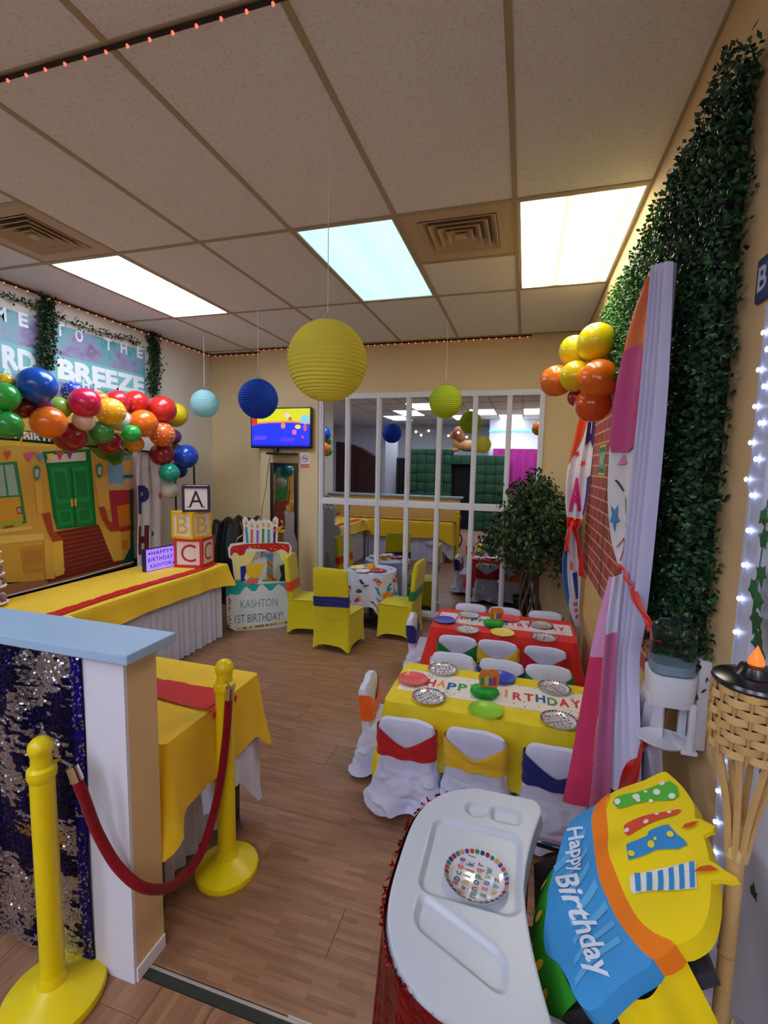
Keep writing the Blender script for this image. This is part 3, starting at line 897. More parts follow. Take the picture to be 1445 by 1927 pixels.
plain_plate(at(957, 1166, Z=0.507), (226, 90, 96), "coral plate behind the centrepiece of the red children's table")

def centrepiece(p, label):
    t = thing('centrepiece', label, 'centrepiece', p, 'green tissue centrepieces')
    g = mat((40, 170, 60), 0.7, var=0.15, vscale=40)
    mb = MB()
    n = 64
    prof = [(0.012, 0.0), (0.058, 0.004), (0.068, 0.02), (0.062, 0.036), (0.03, 0.046), (0.006, 0.048)]
    vs_ = []
    for (r_, z) in prof:
        for k in range(n):
            a = 2 * PI * k / n; q = r_ * (1 + (0.10 if k % 2 else -0.06))
            vs_.append(p + V((q * math.cos(a), q * math.sin(a), z)))
    fs = [(i * n + k, i * n + (k + 1) % n, (i + 1) * n + (k + 1) % n, (i + 1) * n + k) for i in range(len(prof) - 1) for k in range(n)]
    mb.add(vs_, fs, g)
    obj('honeycomb_base', mb, t, False)
    cd = MB()
    c = p + V((0.02, 0.0, 0.046)); u = V((0.95, 0.3, 0)).normalized(); n_ = u.cross(V((0, 0, 1)))
    pts = [(-0.045, 0), (0.045, 0), (0.055, 0.045), (0.05, 0.085), (0.02, 0.10), (-0.01, 0.095), (-0.04, 0.10), (-0.055, 0.06)]
    cd.poly([c + u * a + V((0, 0, b)) for a, b in pts], mat((222, 130, 60), 0.5), 0.003, n_)
    obj('card', cd, t, False, label='stand-up paper card')
    st = MB()
    for k, rgb in enumerate([(60, 150, 110), (230, 190, 60), (60, 100, 190), (200, 60, 60)]):
        a = -0.042 + 0.021 * k
        st.poly([c + n_ * 0.0036 + u * q + V((0, 0, b)) for q, b in ((a, 0.012), (a + 0.019, 0.012), (a + 0.019, 0.05 + 0.012 * (k % 2)), (a, 0.055))], ink(rgb))
        st.poly([c - n_ * 0.0006 + u * q + V((0, 0, b)) for q, b in ((a, 0.012), (a + 0.019, 0.012), (a + 0.019, 0.05 + 0.012 * (k % 2)), (a, 0.055))], ink(rgb))
    obj('card_print', st, t, False)
centrepiece(at(911, 1308, Z=0.507), "green honeycomb centrepiece with colourful card on the yellow children's table")
centrepiece(at(928, 1178, Z=0.507), "green honeycomb centrepiece with colourful card on the red children's table")

# ------------------------------------------------------------ chairs
def nz3(x, y, z, s):
    return noise.noise(V((x * s, y * s, z * s)))
def white_chair():
    t = thing('kids_chair', '', 'chair')
    w, d, seat, top = 0.285, 0.27, 0.27, 0.50
    # legs under the cover
    for sx in (-1, 1):
        for sy in (-1, 1):
            obj('leg', MB().tube([(sx * 0.11, sy * 0.10, 0), (sx * 0.10, sy * 0.09, seat - 0.02)], 0.011, mat((150, 150, 155), 0.3, 0.8), 8), t)
    cv = MB()
    lp = rr_loop(w, d, 0.035, 20, 5); n = len(lp)
    def lower(u, v):
        x, y, nx, ny = lp[int(round(u * n)) % n]
        c = min(abs(x) / (w / 2), abs(y) / (d / 2))
        z = seat * (1 - v) + 0.012 * v + 0.03 * v * (1 - c * c)
        fl_ = 0.05 * v ** 1.2 + 0.013 * v * math.sin(u * 2 * PI * 7 + 1.0) + 0.045 * v * nz3(x * 2, y * 2, z * 1.5, 5) + 0.02 * min(1, v * 3) * nz3(x * 2 + 3, y * 2, z * 3, 11)
        return V((x + nx * fl_, y + ny * fl_, z))
    cv.grid(lower, n, 18, WHT, closeu=True)
    cv.add([V((x, y, seat)) for x, y, _, _ in lp], [tuple(range(n))], WHT)
    bw, bd = 0.275, 0.055; yb_ = -d / 2 + bd / 2 - 0.004
    bl = rr_loop(bw, bd, 0.024, 14, 5); m_ = len(bl)
    def back(u, v):
        x, y, nx, ny = bl[int(round(u * m_)) % m_]
        k = min(v / 0.85, 1)
        z = seat - 0.03 + (top - seat + 0.03) * v
        zt = z - 0.018 * (abs(x) / (bw / 2)) ** 4 * v
        if v > 0.85:
            sh = 1 - ((v - 0.85) / 0.15) ** 2 * 0.45
        else: sh = 1.0
        return V((x * (0.96 + 0.04 * k) * (1 - (1 - sh) * 0.18), yb_ + y * sh - 0.03 * v + 0.004 * math.sin(x * 40), zt))
    cv.grid(back, m_, 14, WHT, closeu=True)
    cv.add([back(i / m_, 1.0) for i in range(m_)], [tuple(range(m_))], WHT)
    obj('cover', cv, t)
    sl = rr_loop(bw * 0.985, bd, 0.026, 16, 5); s_ = len(sl)
    def sash(u, v):
        x, y, nx, ny = sl[int(round(u * s_)) % s_]
        e = abs(x) / (bw / 2)
        zt = 0.372 + 0.092 * min(1, e) ** 1.3
        zb = 0.305 + 0.010 * e + 0.004 * math.sin(x * 60)
        z = zb + (zt - zb) * v
        vv = (z - (seat - 0.03)) / (top - seat + 0.03)
        o = 0.0125 + 0.002 * math.sin(v * 9 + x * 25) + 0.002 * math.sin(v * 17)
        return V((x + nx * o, yb_ + y + ny * o - 0.03 * vv, z))
    mb = MB().grid(sash, s_, 8, WHT, closeu=True)
    obj('sash', mb, t)
    return t
wc0 = white_chair()
SASH = {}
def sash_mat(rgb):
    if rgb not in SASH: SASH[rgb] = mat(rgb, 0.6, var=0.08, vscale=14, bump=0.35, bscale=30, sheen=0.15, spec=0.3)
    return SASH[rgb]
used = [False]
def set_part_material(root, part, m):
    for ch in root.children:
        if ch.name.split('.')[0] == part:
            ch.material_slots[0].link = 'OBJECT'; ch.material_slots[0].material = m
def put_white(x, y, rz, rgb, label):
    o = wc0 if not used[0] else copy_tree(wc0)
    used[0] = True
    o.location = (x, y, 0); o.rotation_euler = (0, 0, rz)
    tag(o, label, 'chair', 'white covered children chairs with sashes')
    set_part_material(o, 'sash', sash_mat(rgb))
    return o
R_, Y_, B_, G_, O_, Wh = (190, 26, 36), (236, 190, 44), (30, 40, 120), (26, 120, 56), (238, 104, 34), (232, 232, 240)
# nearer table: front row faces the table (backs towards the camera), then the far side, then the end
for x, y, rz, c, lab in (
    (-0.485, 2.215, 0.03, R_, 'white covered small chair with dark red sash, nearest row left, at the yellow table'),
    (-0.155, 2.22, -0.02, Y_, 'white covered small chair with yellow sash, nearest row middle, at the yellow table'),
    (0.205, 2.20, -0.06, B_, 'white covered small chair with navy sash behind the pink drape'),
    (-0.385, 2.80, PI + 0.02, Wh, 'white covered small chair with white back on the far side of the yellow table'),
    (-0.09, 2.79, PI - 0.05, B_, 'white covered small chair with navy sash on the far side of the yellow table'),
    (0.20, 2.80, PI + 0.04, G_, 'white covered small chair with green sash on the far side of the yellow table'),
    (-0.66, 2.46, -PI / 2 + 0.12, O_, 'white covered small chair with orange sash at the left end of the yellow table'),
    (-0.405, 3.40, 0.03, G_, 'white covered small chair with green sash, near side of the red table'),
    (-0.12, 3.40, -0.03, Y_, 'white covered small chair with yellow sash, near side of the red table'),
    (0.195, 3.39, -0.05, R_, 'white covered small chair with red sash, near side of the red table'),
    (-0.39, 3.95, PI + 0.05, R_, 'white covered small chair with red sash, far side of the red table'),
    (-0.11, 3.94, PI - 0.02, O_, 'white covered small chair with orange sash, far side of the red table'),
    (0.225, 3.95, PI + 0.03, G_, 'white covered small chair with green sash beside the ficus'),
    (-0.68, 3.63, -PI / 2 + 0.1, B_, 'white covered small chair with blue sash at the left end of the red table')):
    put_white(x, y, rz, c, lab)

def yellow_chair():
    t = thing('kids_chair', '', 'chair')
    LIME = mat((214, 200, 22), 0.62, var=0.04, vscale=5, bump=0.06, bscale=40, sheen=0.2, spec=0.25)
    w, d, seat, top = 0.355, 0.35, 0.345, 0.775
    for sx in (-1, 1):
        for sy in (-1, 1):
            obj('leg', MB().tube([(sx * 0.15, sy * 0.145, 0), (sx * 0.145, sy * 0.14, seat - 0.02)], 0.012, mat((150, 150, 155), 0.3, 0.8), 8), t)
    cv = MB()
    lp = rr_loop(w, d, 0.022, 14, 4); n = len(lp)
    def lower(u, v):
        x, y, nx, ny = lp[int(round(u * n)) % n]
        c = min(abs(x) / (w / 2), abs(y) / (d / 2))
        zb = 0.008 + 0.055 * (1 - c ** 4)
        z = seat + (zb - seat) * v
        o = 0.018 * v ** 2 * c ** 3 - 0.012 * math.sin(v * PI) * (1 - c)
        return V((x + nx * o, y + ny * o, z))
    cv.grid(lower, n, 12, LIME, closeu=True)
    cv.grid(lambda u, v: V(((u - 0.5) * w * 0.97, (v - 0.5) * d * 0.97, seat + 0.012 * math.sin(u * PI) * math.sin(v * PI) + 0.003)), 10, 10, LIME)
    bl = rr_loop(w, 0.05, 0.022, 14, 4); m_ = len(bl); yb_ = -d / 2 + 0.025
    def back(u, v):
        x, y, nx, ny = bl[int(round(u * m_)) % m_]
        k = max(0, (v - 0.88) / 0.12)
        z = seat - 0.03 + (top - seat + 0.03) * v - 0.012 * (abs(x) / (w / 2)) ** 6 * v
        return V((x * (1 - 0.05 * v), yb_ + y * (1 - 0.35 * k * k) - 0.045 * v, z))
    cv.grid(back, m_, 14, LIME, closeu=True)
    cv.add([back(i / m_, 1.0) for i in range(m_)], [tuple(range(m_))], LIME)
    obj('cover', cv, t)
    def sash(u, v):
        x, y, nx, ny = bl[int(round(u * m_)) % m_]
        z = 0.425 + 0.095 * v + 0.012 * math.sin(x * 9)
        vv = (z - (seat - 0.03)) / (top - seat + 0.03)
        o = 0.006 + 0.002 * math.sin(v * 14 + x * 12)
        return V((x * (1 - 0.05 * vv) + nx * o, yb_ + y + ny * o - 0.045 * vv, z))
    obj('sash', MB().grid(sash, m_, 8, WHT, closeu=True), t)
    return t
yc0 = yellow_chair()
yused = [False]
def put_yellow(x, y, rz, rgb, label):
    o = yc0 if not yused[0] else copy_tree(yc0)
    yused[0] = True
    o.location = (x, y, 0); o.rotation_euler = (0, 0, rz)
    tag(o, label, 'chair', 'yellow covered chairs at the round table')
    set_part_material(o, 'sash', sash_mat(rgb))
put_yellow(-1.60, 4.00, -0.08, (36, 44, 120), 'yellow covered chair with navy sash, back turned to the camera')
put_yellow(-2.06, 4.31, -PI / 2 + 0.22, (226, 62, 30), 'yellow covered chair with orange red sash beside the cake cutout')
put_yellow(-1.13, 4.46, PI / 2 - 0.06, (16, 128, 48), 'yellow covered chair with green sash next to the mirror')

# round table with printed cloth
rt = thing('round_table', 'small round table against the mirror between the yellow chairs', 'table', (-1.51, 4.69, 0))
obj('tabletop', MB().lathe([(1e-6, 0.555), (0.25, 0.555), (0.25, 0.585), (1e-6, 0.585)], mat((200, 196, 188), 0.5), (-1.51, 4.69, 0), 32), rt)
obj('pedestal', MB().lathe([(0.16, 0), (0.16, 0.02), (0.025, 0.05), (0.025, 0.555)], mat((60, 60, 64), 0.5), (-1.51, 4.69, 0), 16), rt)
def rcl(u, v):
    a = u * 2 * PI
    r_ = 0.262 + v * 0.018 + 0.018 * v * math.sin(a * 11 + 0.6 * math.sin(a * 3))
    dz = 0.33 + 0.22 * (0.5 + 0.5 * math.cos((a + 0.75) * 4)) ** 3
    y = 4.69 + r_ * math.sin(a)
    return V((-1.51 + r_ * math.cos(a), min(y, 4.952), 0.59 - dz * v))
rc = thing('tablecloth', 'white cloth with colourful print on the small round table', 'tablecloth', (-1.51, 4.69, 0.2))
mb = MB().grid(rcl, 132, 12, WHT, closeu=True)
mb.add([V((rcl(i / 132, 0).x, rcl(i / 132, 0).y, 0.592)) for i in range(132)], [tuple(range(132))], WHT)
obj('cloth', mb, rc)
PC = [(206, 44, 60), (240, 130, 40), (40, 130, 80), (60, 140, 200), (130, 40, 80), (240, 180, 50), (60, 60, 130)]
def rfn(a, b):
    p = rcl(a, b); c = V((-1.51, 4.69, p.z)); return p + (p - c).normalized() * 0.003
for k in range(64):
    a = random.uniform(0.42, 1.08); b = random.uniform(0.12, 0.85)
    rgb = random.choice(PC)
    if k % 3 == 0: pts = star(a, b, 0.05, 5, 0.4, random.random() * 3); pts = [(a + (x - a) * 0.6, y) for x, y in pts]
    elif k % 3 == 1: pts = [(a + 0.022 * math.cos(q), b + 0.06 * math.sin(q)) for q in [i * PI / 5 for i in range(10)]]
    else: pts = [(a - 0.018, b - 0.05), (a + 0.006, b - 0.07), (a + 0.012, b), (a + 0.026, b + 0.05), (a + 0.004, b + 0.09), (a - 0.008, b + 0.02)]
    pm = MB(); bend_poly(pm, [(x % 1.0 if False else x, min(max(y, 0.02), 0.97)) for x, y in pts], ink(rgb), rfn, 1); obj('print', pm, rc, False)
for k in range(26):
    r_ = 0.22 * math.sqrt(random.random()); a = random.random() * 6.28; s = random.uniform(0.012, 0.03)
    pm = MB(); pm.poly([V((-1.51 + r_ * math.cos(a) + s * math.cos(q) * random.uniform(.6, 1), 4.69 + r_ * math.sin(a) + s * math.sin(q) * random.uniform(.6, 1), 0.5935 + k * 0.00002)) for q in [i * PI / 4 for i in range(8)]], ink(random.choice(PC))); obj('print', pm, rc, False)
plain_plate(V((-1.42, 4.60, 0.596)), (186, 60, 70), 'dark red plate on the small round table')
plain_plate(V((-1.66, 4.66, 0.596)), (246, 226, 130), 'pale yellow plate on the small round table')
tag(obj('letter_plate', MB().lathe(plate_profile(PR * 0.9), mat((224, 224, 228), 0.2), (-1.56, 4.52, 0.596), 40)), 'white plate at the near edge of the small round table', 'plate')
yd = thing('table_favour', 'yellow folded favour box on the small round table', 'favour box', (-1.53, 4.74, 0.596))
obj('box', MB().box((-1.57, 4.71, 0.596), (-1.50, 4.77, 0.64), mat((240, 170, 60), 0.5), 0.004), yd)
obj('base', MB().poly([V((-1.6 + 0.12 * a, 4.67 + 0.14 * b, 0.5945)) for a, b in star(.5, .5, .6, 6, .7)], mat((246, 206, 30), 0.5), 0.002, V((0, 0, 1))), yd, False)
# ------------------------------------------------------------ stanchions and rope
SY = mat((240, 214, 8), 0.35, var=0.02, vscale=4, spec=0.5)
CHR = mat((210, 205, 195), 0.15, 1.0)
def stanchion(p, label, rbase, rp, h):
    t = thing('stanchion', label, 'stanchion', p, 'yellow rope stanchions')
    obj('base', MB().lathe([(1e-6, 0), (rbase * 0.97, 0), (rbase, 0.012), (rbase * 0.97, 0.026), (rbase * 0.8, 0.04), (rp * 2.2, 0.052), (rp * 1.25, 0.07), (rp * 1.02, 0.10), (1e-6, 0.10)], SY, p, 48), t)
    obj('post', MB().lathe([(rp, 0.06), (rp, h - 0.115)], SY, p, 32), t)
    obj('collar', MB().lathe([(rp, h - 0.135), (rp * 1.16, h - 0.125), (rp * 1.2, h - 0.11), (rp * 1.16, h - 0.098), (rp * 0.92, h - 0.09)], SY, p, 32), t)
    k = [(rp * 1.02 * math.sin(a), h - rp * 1.02 - rp * 1.02 * math.cos(a)) for a in [PI * i / 14 for i in range(5, 15)]]
    obj('ball_top', MB().lathe([(rp * 0.9, h - 0.10), (rp * 0.82, h - rp * 1.75)] + [(max(a, 1e-6), b) for a, b in k], SY, p, 32), t)
    return t
S2 = V((-1.115, 1.56, 0)); S1 = V((-1.345, 0.985, 0))
stanchion(S1, 'yellow stanchion post nearest the camera, by the sequin drape', 0.145, 0.033, 0.875)
stanchion(S2, 'yellow stanchion post beside the yellow tablecloth corner', 0.128, 0.036, 0.915)
rp_ = thing('velvet_rope', 'dark red velvet rope hanging between the two yellow stanchions', 'rope', (-1.2, 1.25, 0.3))
def hook(end, prev, post):
    """chrome ferrule on the rope end and the wire hook that reaches the post"""
    d = (end - prev).normalized()
    q = end + d * 0.036
    mb = MB().tube([end - d * 0.012, end, q], [0.0175, 0.0175, 0.0165], CHR, 16)
    mb.tube(smooth_poly([q, q.lerp(post, 0.5) + V((0, 0, 0.012)), post], 6), 0.004, CHR, 8)
    return mb
ctrl = []
for q, yy in (((143, 1462), 1.0), ((160, 1505), 1.01), ((185, 1570), 1.035), ((225, 1635), 1.06), ((275, 1672), 1.10), ((330, 1663), 1.24), ((378, 1605), 1.38), ((408, 1505), 1.48), ((424, 1400), 1.515), ((431, 1310), 1.525)):
    ctrl.append(at(q[0], q[1], Y=yy))
rope = smooth_poly(ctrl, 10)
obj('rope', MB().tube(rope, 0.0155, mat((132, 8, 22), 0.85, var=0.15, vscale=40, sheen=0.1, spec=0.2), 16), rp_)
obj('hook', hook(rope[0], rope[3], S1 + V((0.02, 0.01, rope[0].z + 0.03))), rp_)
obj('hook', hook(rope[-1], rope[-4], S2 + V((0.01, -0.02, rope[-1].z + 0.045))), rp_)

# ------------------------------------------------------------ sequin drape on the half wall
sq = thing('sequin_drape', 'navy and silver sequin drape over the front of the half wall', 'drape', (-1.65, 1.08, 0))
NAVY = mat((24, 20, 84), 0.7)
def sqf(u, v):
    return V((-2.12 + 0.825 * u, 1.080 + 0.006 * math.sin(u * 26) + 0.004 * math.sin(v * 7 + u * 9), 0.02 + 1.075 * v))
obj('backing', MB().grid(lambda u, v: sqf(u, v) + V((0, 0.004, 0)), 60, 20, NAVY), sq)
sN = mat((20, 16, 62), 0.22, 0.7); sB = mat((36, 24, 150), 0.2, 0.6); sS = mat((206, 202, 208), 0.3, 1.0); sG = mat((206, 180, 120), 0.16, 1.0)
mb = MB()
NX, NZ = 118, 172
for j in range(NZ):
    for i in range(NX):
        u = (i + (0.5 if j % 2 else 0)) / NX; v = j / NZ
        if u > 1: continue
        p = sqf(u, v)
        x, z = p.x, p.z
        f = noise.noise(V((x * 5.0, z * 9.0, 1.3))) + 0.55 * noise.noise(V((x * 22, z * 70, 4.1))) + (0.22 if z > 0.72 else -0.02) + (0.28 if z < 0.34 else 0)
        g = noise.noise(V((x * 3, z * 2.5, 9.0)))
        if u > 0.955: m = sB if random.random() < 0.8 else sS
        elif f > 0.22: m = sG if (g > 0.25 and z < 0.5) else sS
        else: m = sN if random.random() < 0.94 else sB
        c = p + V((0, -0.002, 0)); rr = 0.0042
        tx, tz = random.gauss(0, 0.22), random.gauss(0.15, 0.25)
        n = V((tx, -1, tz)).normalized(); e1 = n.cross(V((0, 0, 1))).normalized(); e2 = n.cross(e1)
        mb.add([c + (e1 * math.cos(a) + e2 * math.sin(a)) * rr for a in (0, PI / 3, 2 * PI / 3, PI, 4 * PI / 3, 5 * PI / 3)], [(0, 1, 2, 3, 4, 5)], m)
obj('sequins', mb, sq, False, kind='stuff', fix=False)

# ------------------------------------------------------------ left wall: banner, backdrop
bn = thing('welcome_banner', 'teal and lilac welcome banner with white lettering high on the left wall', 'banner', (XL, 2.8, 2.15))
def LW(px, py, X=-3.755):
    return at(px, py, X=X)
b0 = LW(0, 545); 
by1 = 4.02; by0 = 1.75; bz1 = 2.80; bz0 = 2.05
def banner_material():
    m = bpy.data.materials.new('banner_print'); m.use_nodes = True
    nt = m.node_tree; b = nt.nodes['Principled BSDF']; N = nt.nodes.new
    tc = N('ShaderNodeTexCoord')
    nz = N('ShaderNodeTexNoise'); nz.inputs['Scale'].default_value = 2.6; nz.inputs['Detail'].default_value = 5; nz.inputs['Roughness'].default_value = 0.6
    nt.links.new(tc.outputs['Object'], nz.inputs['Vector'])
    cr = N('ShaderNodeValToRGB'); e = cr.color_ramp.elements
    e[0].position = 0.30; e[0].color = (*lin((28, 64, 92)), 1)
    e[1].position = 0.68; e[1].color = (*lin((206, 196, 178)), 1)
    for pos, c in ((0.40, (52, 128, 136)), (0.48, (108, 172, 178)), (0.55, (150, 140, 176)), (0.61, (120, 104, 140))):
        q = e.new(pos); q.color = (*lin(c), 1)
    nt.links.new(nz.outputs['Fac'], cr.inputs['Fac']); nt.links.new(cr.outputs['Color'], b.inputs['Base Color'])
    b.inputs['Roughness'].default_value = 0.45
    return m
obj('sheet', MB().box((XL + 0.002, by0, bz0), (-3.757, by1, bz1), banner_material()), bn, False)
BT = mat((236, 240, 246), 0.5); BP = mat((122, 190, 190), 0.5)
U, Vv = V((0, 1, 0)), V((0, 0, 1))
def wall_text(parent, name, body, px0, px1, py0, py1, m, bold=0.02, X=-3.754):
    """letters set in a band running along the left wall"""
    a = LW(px0, py0, X); b = LW(px1, py1, X)
    return a, b
# second line band and words
s0 = LW(2, 640); s1 = LW(270, 692)
band = MB().box((-3.757, 1.9, 2.335), (-3.7555, 3.99, 2.555), BP)
obj('title_band', band, bn, False)
t1 = MB(); t2 = MB(); t3 = MB()
for ch, px, py in (('O', -55, 575), ('M', 2, 590), ('E', 44, 602), ('T', 113, 620), ('O', 149, 632), ('T', 204, 648), ('H', 233, 655), ('E', 263, 664)):
    t1 = MB(); put_text(t1, ch, BT, LW(px, py), U, Vv, 1.0, bold=0.03, fitw=0.075, fith=0.105); obj('letter', t1, bn, False)
L0, L1 = LW(0, 645).y, LW(62, 660).y
put_text(t2, 'RD', BT, (-3.754, (LW(2, 645).y + LW(66, 662).y) / 2, 2.445), U, Vv, 1.0, bold=0.05, fitw=LW(66, 662).y - LW(2, 645).y, fith=0.17)
obj('lettering', t2, bn, False); t2 = MB()
put_text(t2, 'BREEZE', BT, (-3.754, (LW(108, 668).y + LW(270, 697).y) / 2, 2.445), U, Vv, 1.0, bold=0.05, fitw=LW(270, 697).y - LW(106, 668).y, fith=0.17); obj('lettering', t2, bn, False)
for ch, px, py in (('A', 14, 697), ('Y', 40, 702), ('T', 138, 716), ('H', 162, 724), ('E', 184, 728)):
    t3 = MB(); put_text(t3, ch, BT, LW(px, py), U, Vv, 1.0, bold=0.03, fitw=0.07, fith=0.085); obj('letter', t3, bn, False)

# leafy garlands over the banner
LEAFD = [mat((34, 60, 30), 0.6, spec=0.3), mat((50, 78, 40), 0.6, spec=0.3), mat((26, 44, 26), 0.6, spec=0.3)]
def leaf(mb, p, d, n, L, w, m):
    d = d.normalized(); s = d.cross(n).normalized()
    mb.add([p, p + d * L * 0.5 + s * w, p + d * L, p + d * L * 0.5 - s * w, p + d * L * 0.5 + n * w * 0.35], [(0, 1, 4), (1, 2, 4), (2, 3, 4), (3, 0, 4)], m)
def rdir():
    return V((random.gauss(0, 1), random.gauss(0, 1), random.gauss(0, 1))).normalized()
def hanging_garland(name, label, path, count, spread, L=0.03, drop=True):
    t = thing(name, label, 'garland', path[-1], 'leafy garlands on the left wall')
    P = smooth_poly(path, 8)
    obj('stem', MB().tube(P, 0.004, mat((60, 56, 36), 0.8), 5), t)
    mb = MB()
    for k in range(count):
        q = lerp_poly(P, random.random()) + V((abs(random.gauss(0, spread * 0.5)), random.gauss(0, spread), random.gauss(0, spread * 0.6)))
        d = rdir() + (V((0, 0, -0.9)) if drop else V((0, 0, 0)))
        leaf(mb, q, d, rdir(), L * random.uniform(0.6, 1.3), L * 0.3, random.choice(LEAFD))
    obj('leaves', mb, t, False, kind='stuff', fix=False)
hanging_garland('ivy_garland', 'dense green leaf strand hanging across the banner between RD and BREEZE', [LW(85, 560, -3.74), LW(88, 610, -3.73), LW(85, 650, -3.72), LW(88, 690, -3.72)], 1000, 0.036, 0.035)
hanging_garland('ivy_garland', 'dark leaf strand hanging at the right end of the banner', [LW(285, 625, -3.74), LW(290, 665, -3.73), LW(288, 700, -3.72), LW(286, 738, -3.72)], 1000, 0.04, 0.035)
hanging_garland('ivy_garland', 'thin leafy vine running along the top edge of the banner', [V((-3.74, 1.8, 2.95)), V((-3.74, 2.4, 2.90)), V((-3.74, 2.9, 2.88)), V((-3.74, 3.3, 2.84)), V((-3.74, 3.95, 2.86))], 420, 0.03, 0.03, False)

# street backdrop: a generic printed town house front
bd = thing('party_backdrop', 'printed backdrop of a yellow house front with green door on the left wall', 'backdrop', (-3.70, 2.8, 0.65))
XB = -3.70
def BW(zx, zy):      # survey coordinates of the print, measured on an enlarged crop of the left wall
    return at(zx / 3.0104, 800 + zy / 3.0104, X=XB)
dz = [0]
def pr(pts, rgb, mb, conv=BW):
    dz[0] += 1
    q = [conv(*p) for p in pts]
    mb.poly([V((XB + 0.0006 + 0.00012 * dz[0], p.y, p.z)) for p in q], ink(rgb, 0.5))
sheet = MB()
yb0, yb1, zb0, zb1 = 1.95, 3.80, 0.665, 2.20
c_br = BW(752, 775)
sheet.poly([V((XB, yb0, 0.655)), V((XB, 3.1, 0.662)), V((XB, c_br.y, c_br.z)), V((XB, c_br.y + 0.03, zb1)), V((XB, yb0, zb1))], mat((222, 174, 70), 0.55, var=0.05, vscale=4), 0.002, V((-1, 0, 0)))
obj('sheet', sheet, bd, False)
m1 = MB()
pr([(-200, 60), (480, 108), (520, 128), (-200, 110)], (232, 200, 70), m1)
pr([(-200, 20), (470, 40), (480, 108), (-200, 58)], (10, 110, 76), m1)
pr([(-250, 900), (0, 955), (345, 878), (760, 775), (752, 700), (690, 780), (370, 850), (260, 885), (-250, 960)], (176, 124, 80), m1)
pr([(-200, 985), (0, 975), (750, 790), (740, 760), (250, 875), (0, 905), (-200, 930)], (180, 126, 82), m1)
# right side: sky, red house, orange shutters, hedge crown
pr([(610, 160), (745, 170), (745, 360), (612, 350)], (132, 180, 222), m1)
pr([(600, 330), (760, 335), (760, 372), (612, 372)], (226, 190, 150), m1)
pr([(615, 370), (760, 365), (760, 600), (690, 610), (640, 580)], (186, 52, 70), m1)
pr([(660, 460), (755, 440), (758, 560), (675, 580)], (228, 130, 40), m1)
pr([(670, 610), (755, 590), (758, 780), (690, 785)], (232, 170, 60), m1)
pr([(675, 660), (720, 650), (722, 700), (690, 705)], (226, 128, 40), m1)
pr([(690, 205), (760, 190), (745, 280), (705, 280)], (236, 184, 96), m1)
pr([(470, 50), (640, 40), (760, 60), (750, 170), (700, 175), (690, 215), (645, 232), (610, 205), (560, 185), (500, 130)], (96, 140, 48), m1)
pr([(560, 95), (700, 90), (680, 200), (640, 215), (600, 180)], (64, 112, 40), m1)
# window on the left
pr([(-160, 225), (95, 205), (150, 555), (-160, 590)], (54, 140, 84), m1)
pr([(-150, 240), (75, 222), (105, 395), (-150, 415)], (164, 190, 190), m1)
pr([(14, 226), (24, 225), (50, 400), (38, 402)], (54, 140, 84), m1)
pr([(-150, 425), (110, 405), (132, 545), (-150, 575)], (226, 168, 60), m1)
pr([(90, 465), (118, 460), (124, 502), (98, 505)], (150, 80, 60), m1)
pr([(97, 472), (112, 470), (117, 495), (103, 497)], (214, 190, 170), m1)
pr([(-150, 560), (120, 540), (125, 560), (40, 585), (-150, 600)], (170, 190, 60), m1)
pr([(15, 575), (75, 562), (78, 578), (18, 590)], (178, 84, 60), m1)
pr([(-150, 605), (180, 570), (182, 590), (-150, 630)], (236, 206, 120), m1)
pr([(-150, 640), (245, 612), (246, 650), (-150, 690)], (240, 208, 110), m1)
pr([(115, 695), (240, 675), (243, 820), (135, 840)], (206, 150, 60), m1)
pr([(130, 715), (238, 697), (240, 775), (140, 795)], (190, 138, 58), m1)
# door
pr([(238, 150), (510, 135), (545, 565), (322, 592), (300, 520), (265, 250)], (10, 122, 62), m1)
pr([(268, 170), (482, 152), (486, 200), (262, 215)], (220, 206, 190), m1)
pr([(268, 228), (500, 212), (530, 556), (330, 582)], (20, 140, 70), m1)
for (a, b, c, d) in (((285, 245), (372, 240), (398, 440), (318, 448)), ((408, 238), (490, 232), (508, 430), (428, 437)), ((322, 485), (402, 476), (412, 556), (342, 565)), ((432, 472), (512, 464), (520, 545), (444, 553))):
    pr([a, b, c, d], (44, 158, 92), m1)
    ins = [((p[0] * 3 + sum(q[0] for q in (a, b, c, d)) / 4) / 4, (p[1] * 3 + sum(q[1] for q in (a, b, c, d)) / 4) / 4) for p in (a, b, c, d)]
    pr(ins, (26, 132, 70), m1)
pr([(398, 240), (404, 240), (430, 570), (422, 571)], (8, 96, 50), m1)
pr([(398, 418), (410, 417), (412, 460), (400, 461)], (236, 200, 60), m1)
pr([(418, 416), (430, 415), (432, 458), (420, 459)], (236, 200, 60), m1)
# pale pillars
pr([(192, 320), (232, 318), (250, 500), (210, 505)], (236, 190, 96), m1)
pr([(535, 290), (610, 285), (620, 480), (560, 470)], (236, 190, 96), m1)
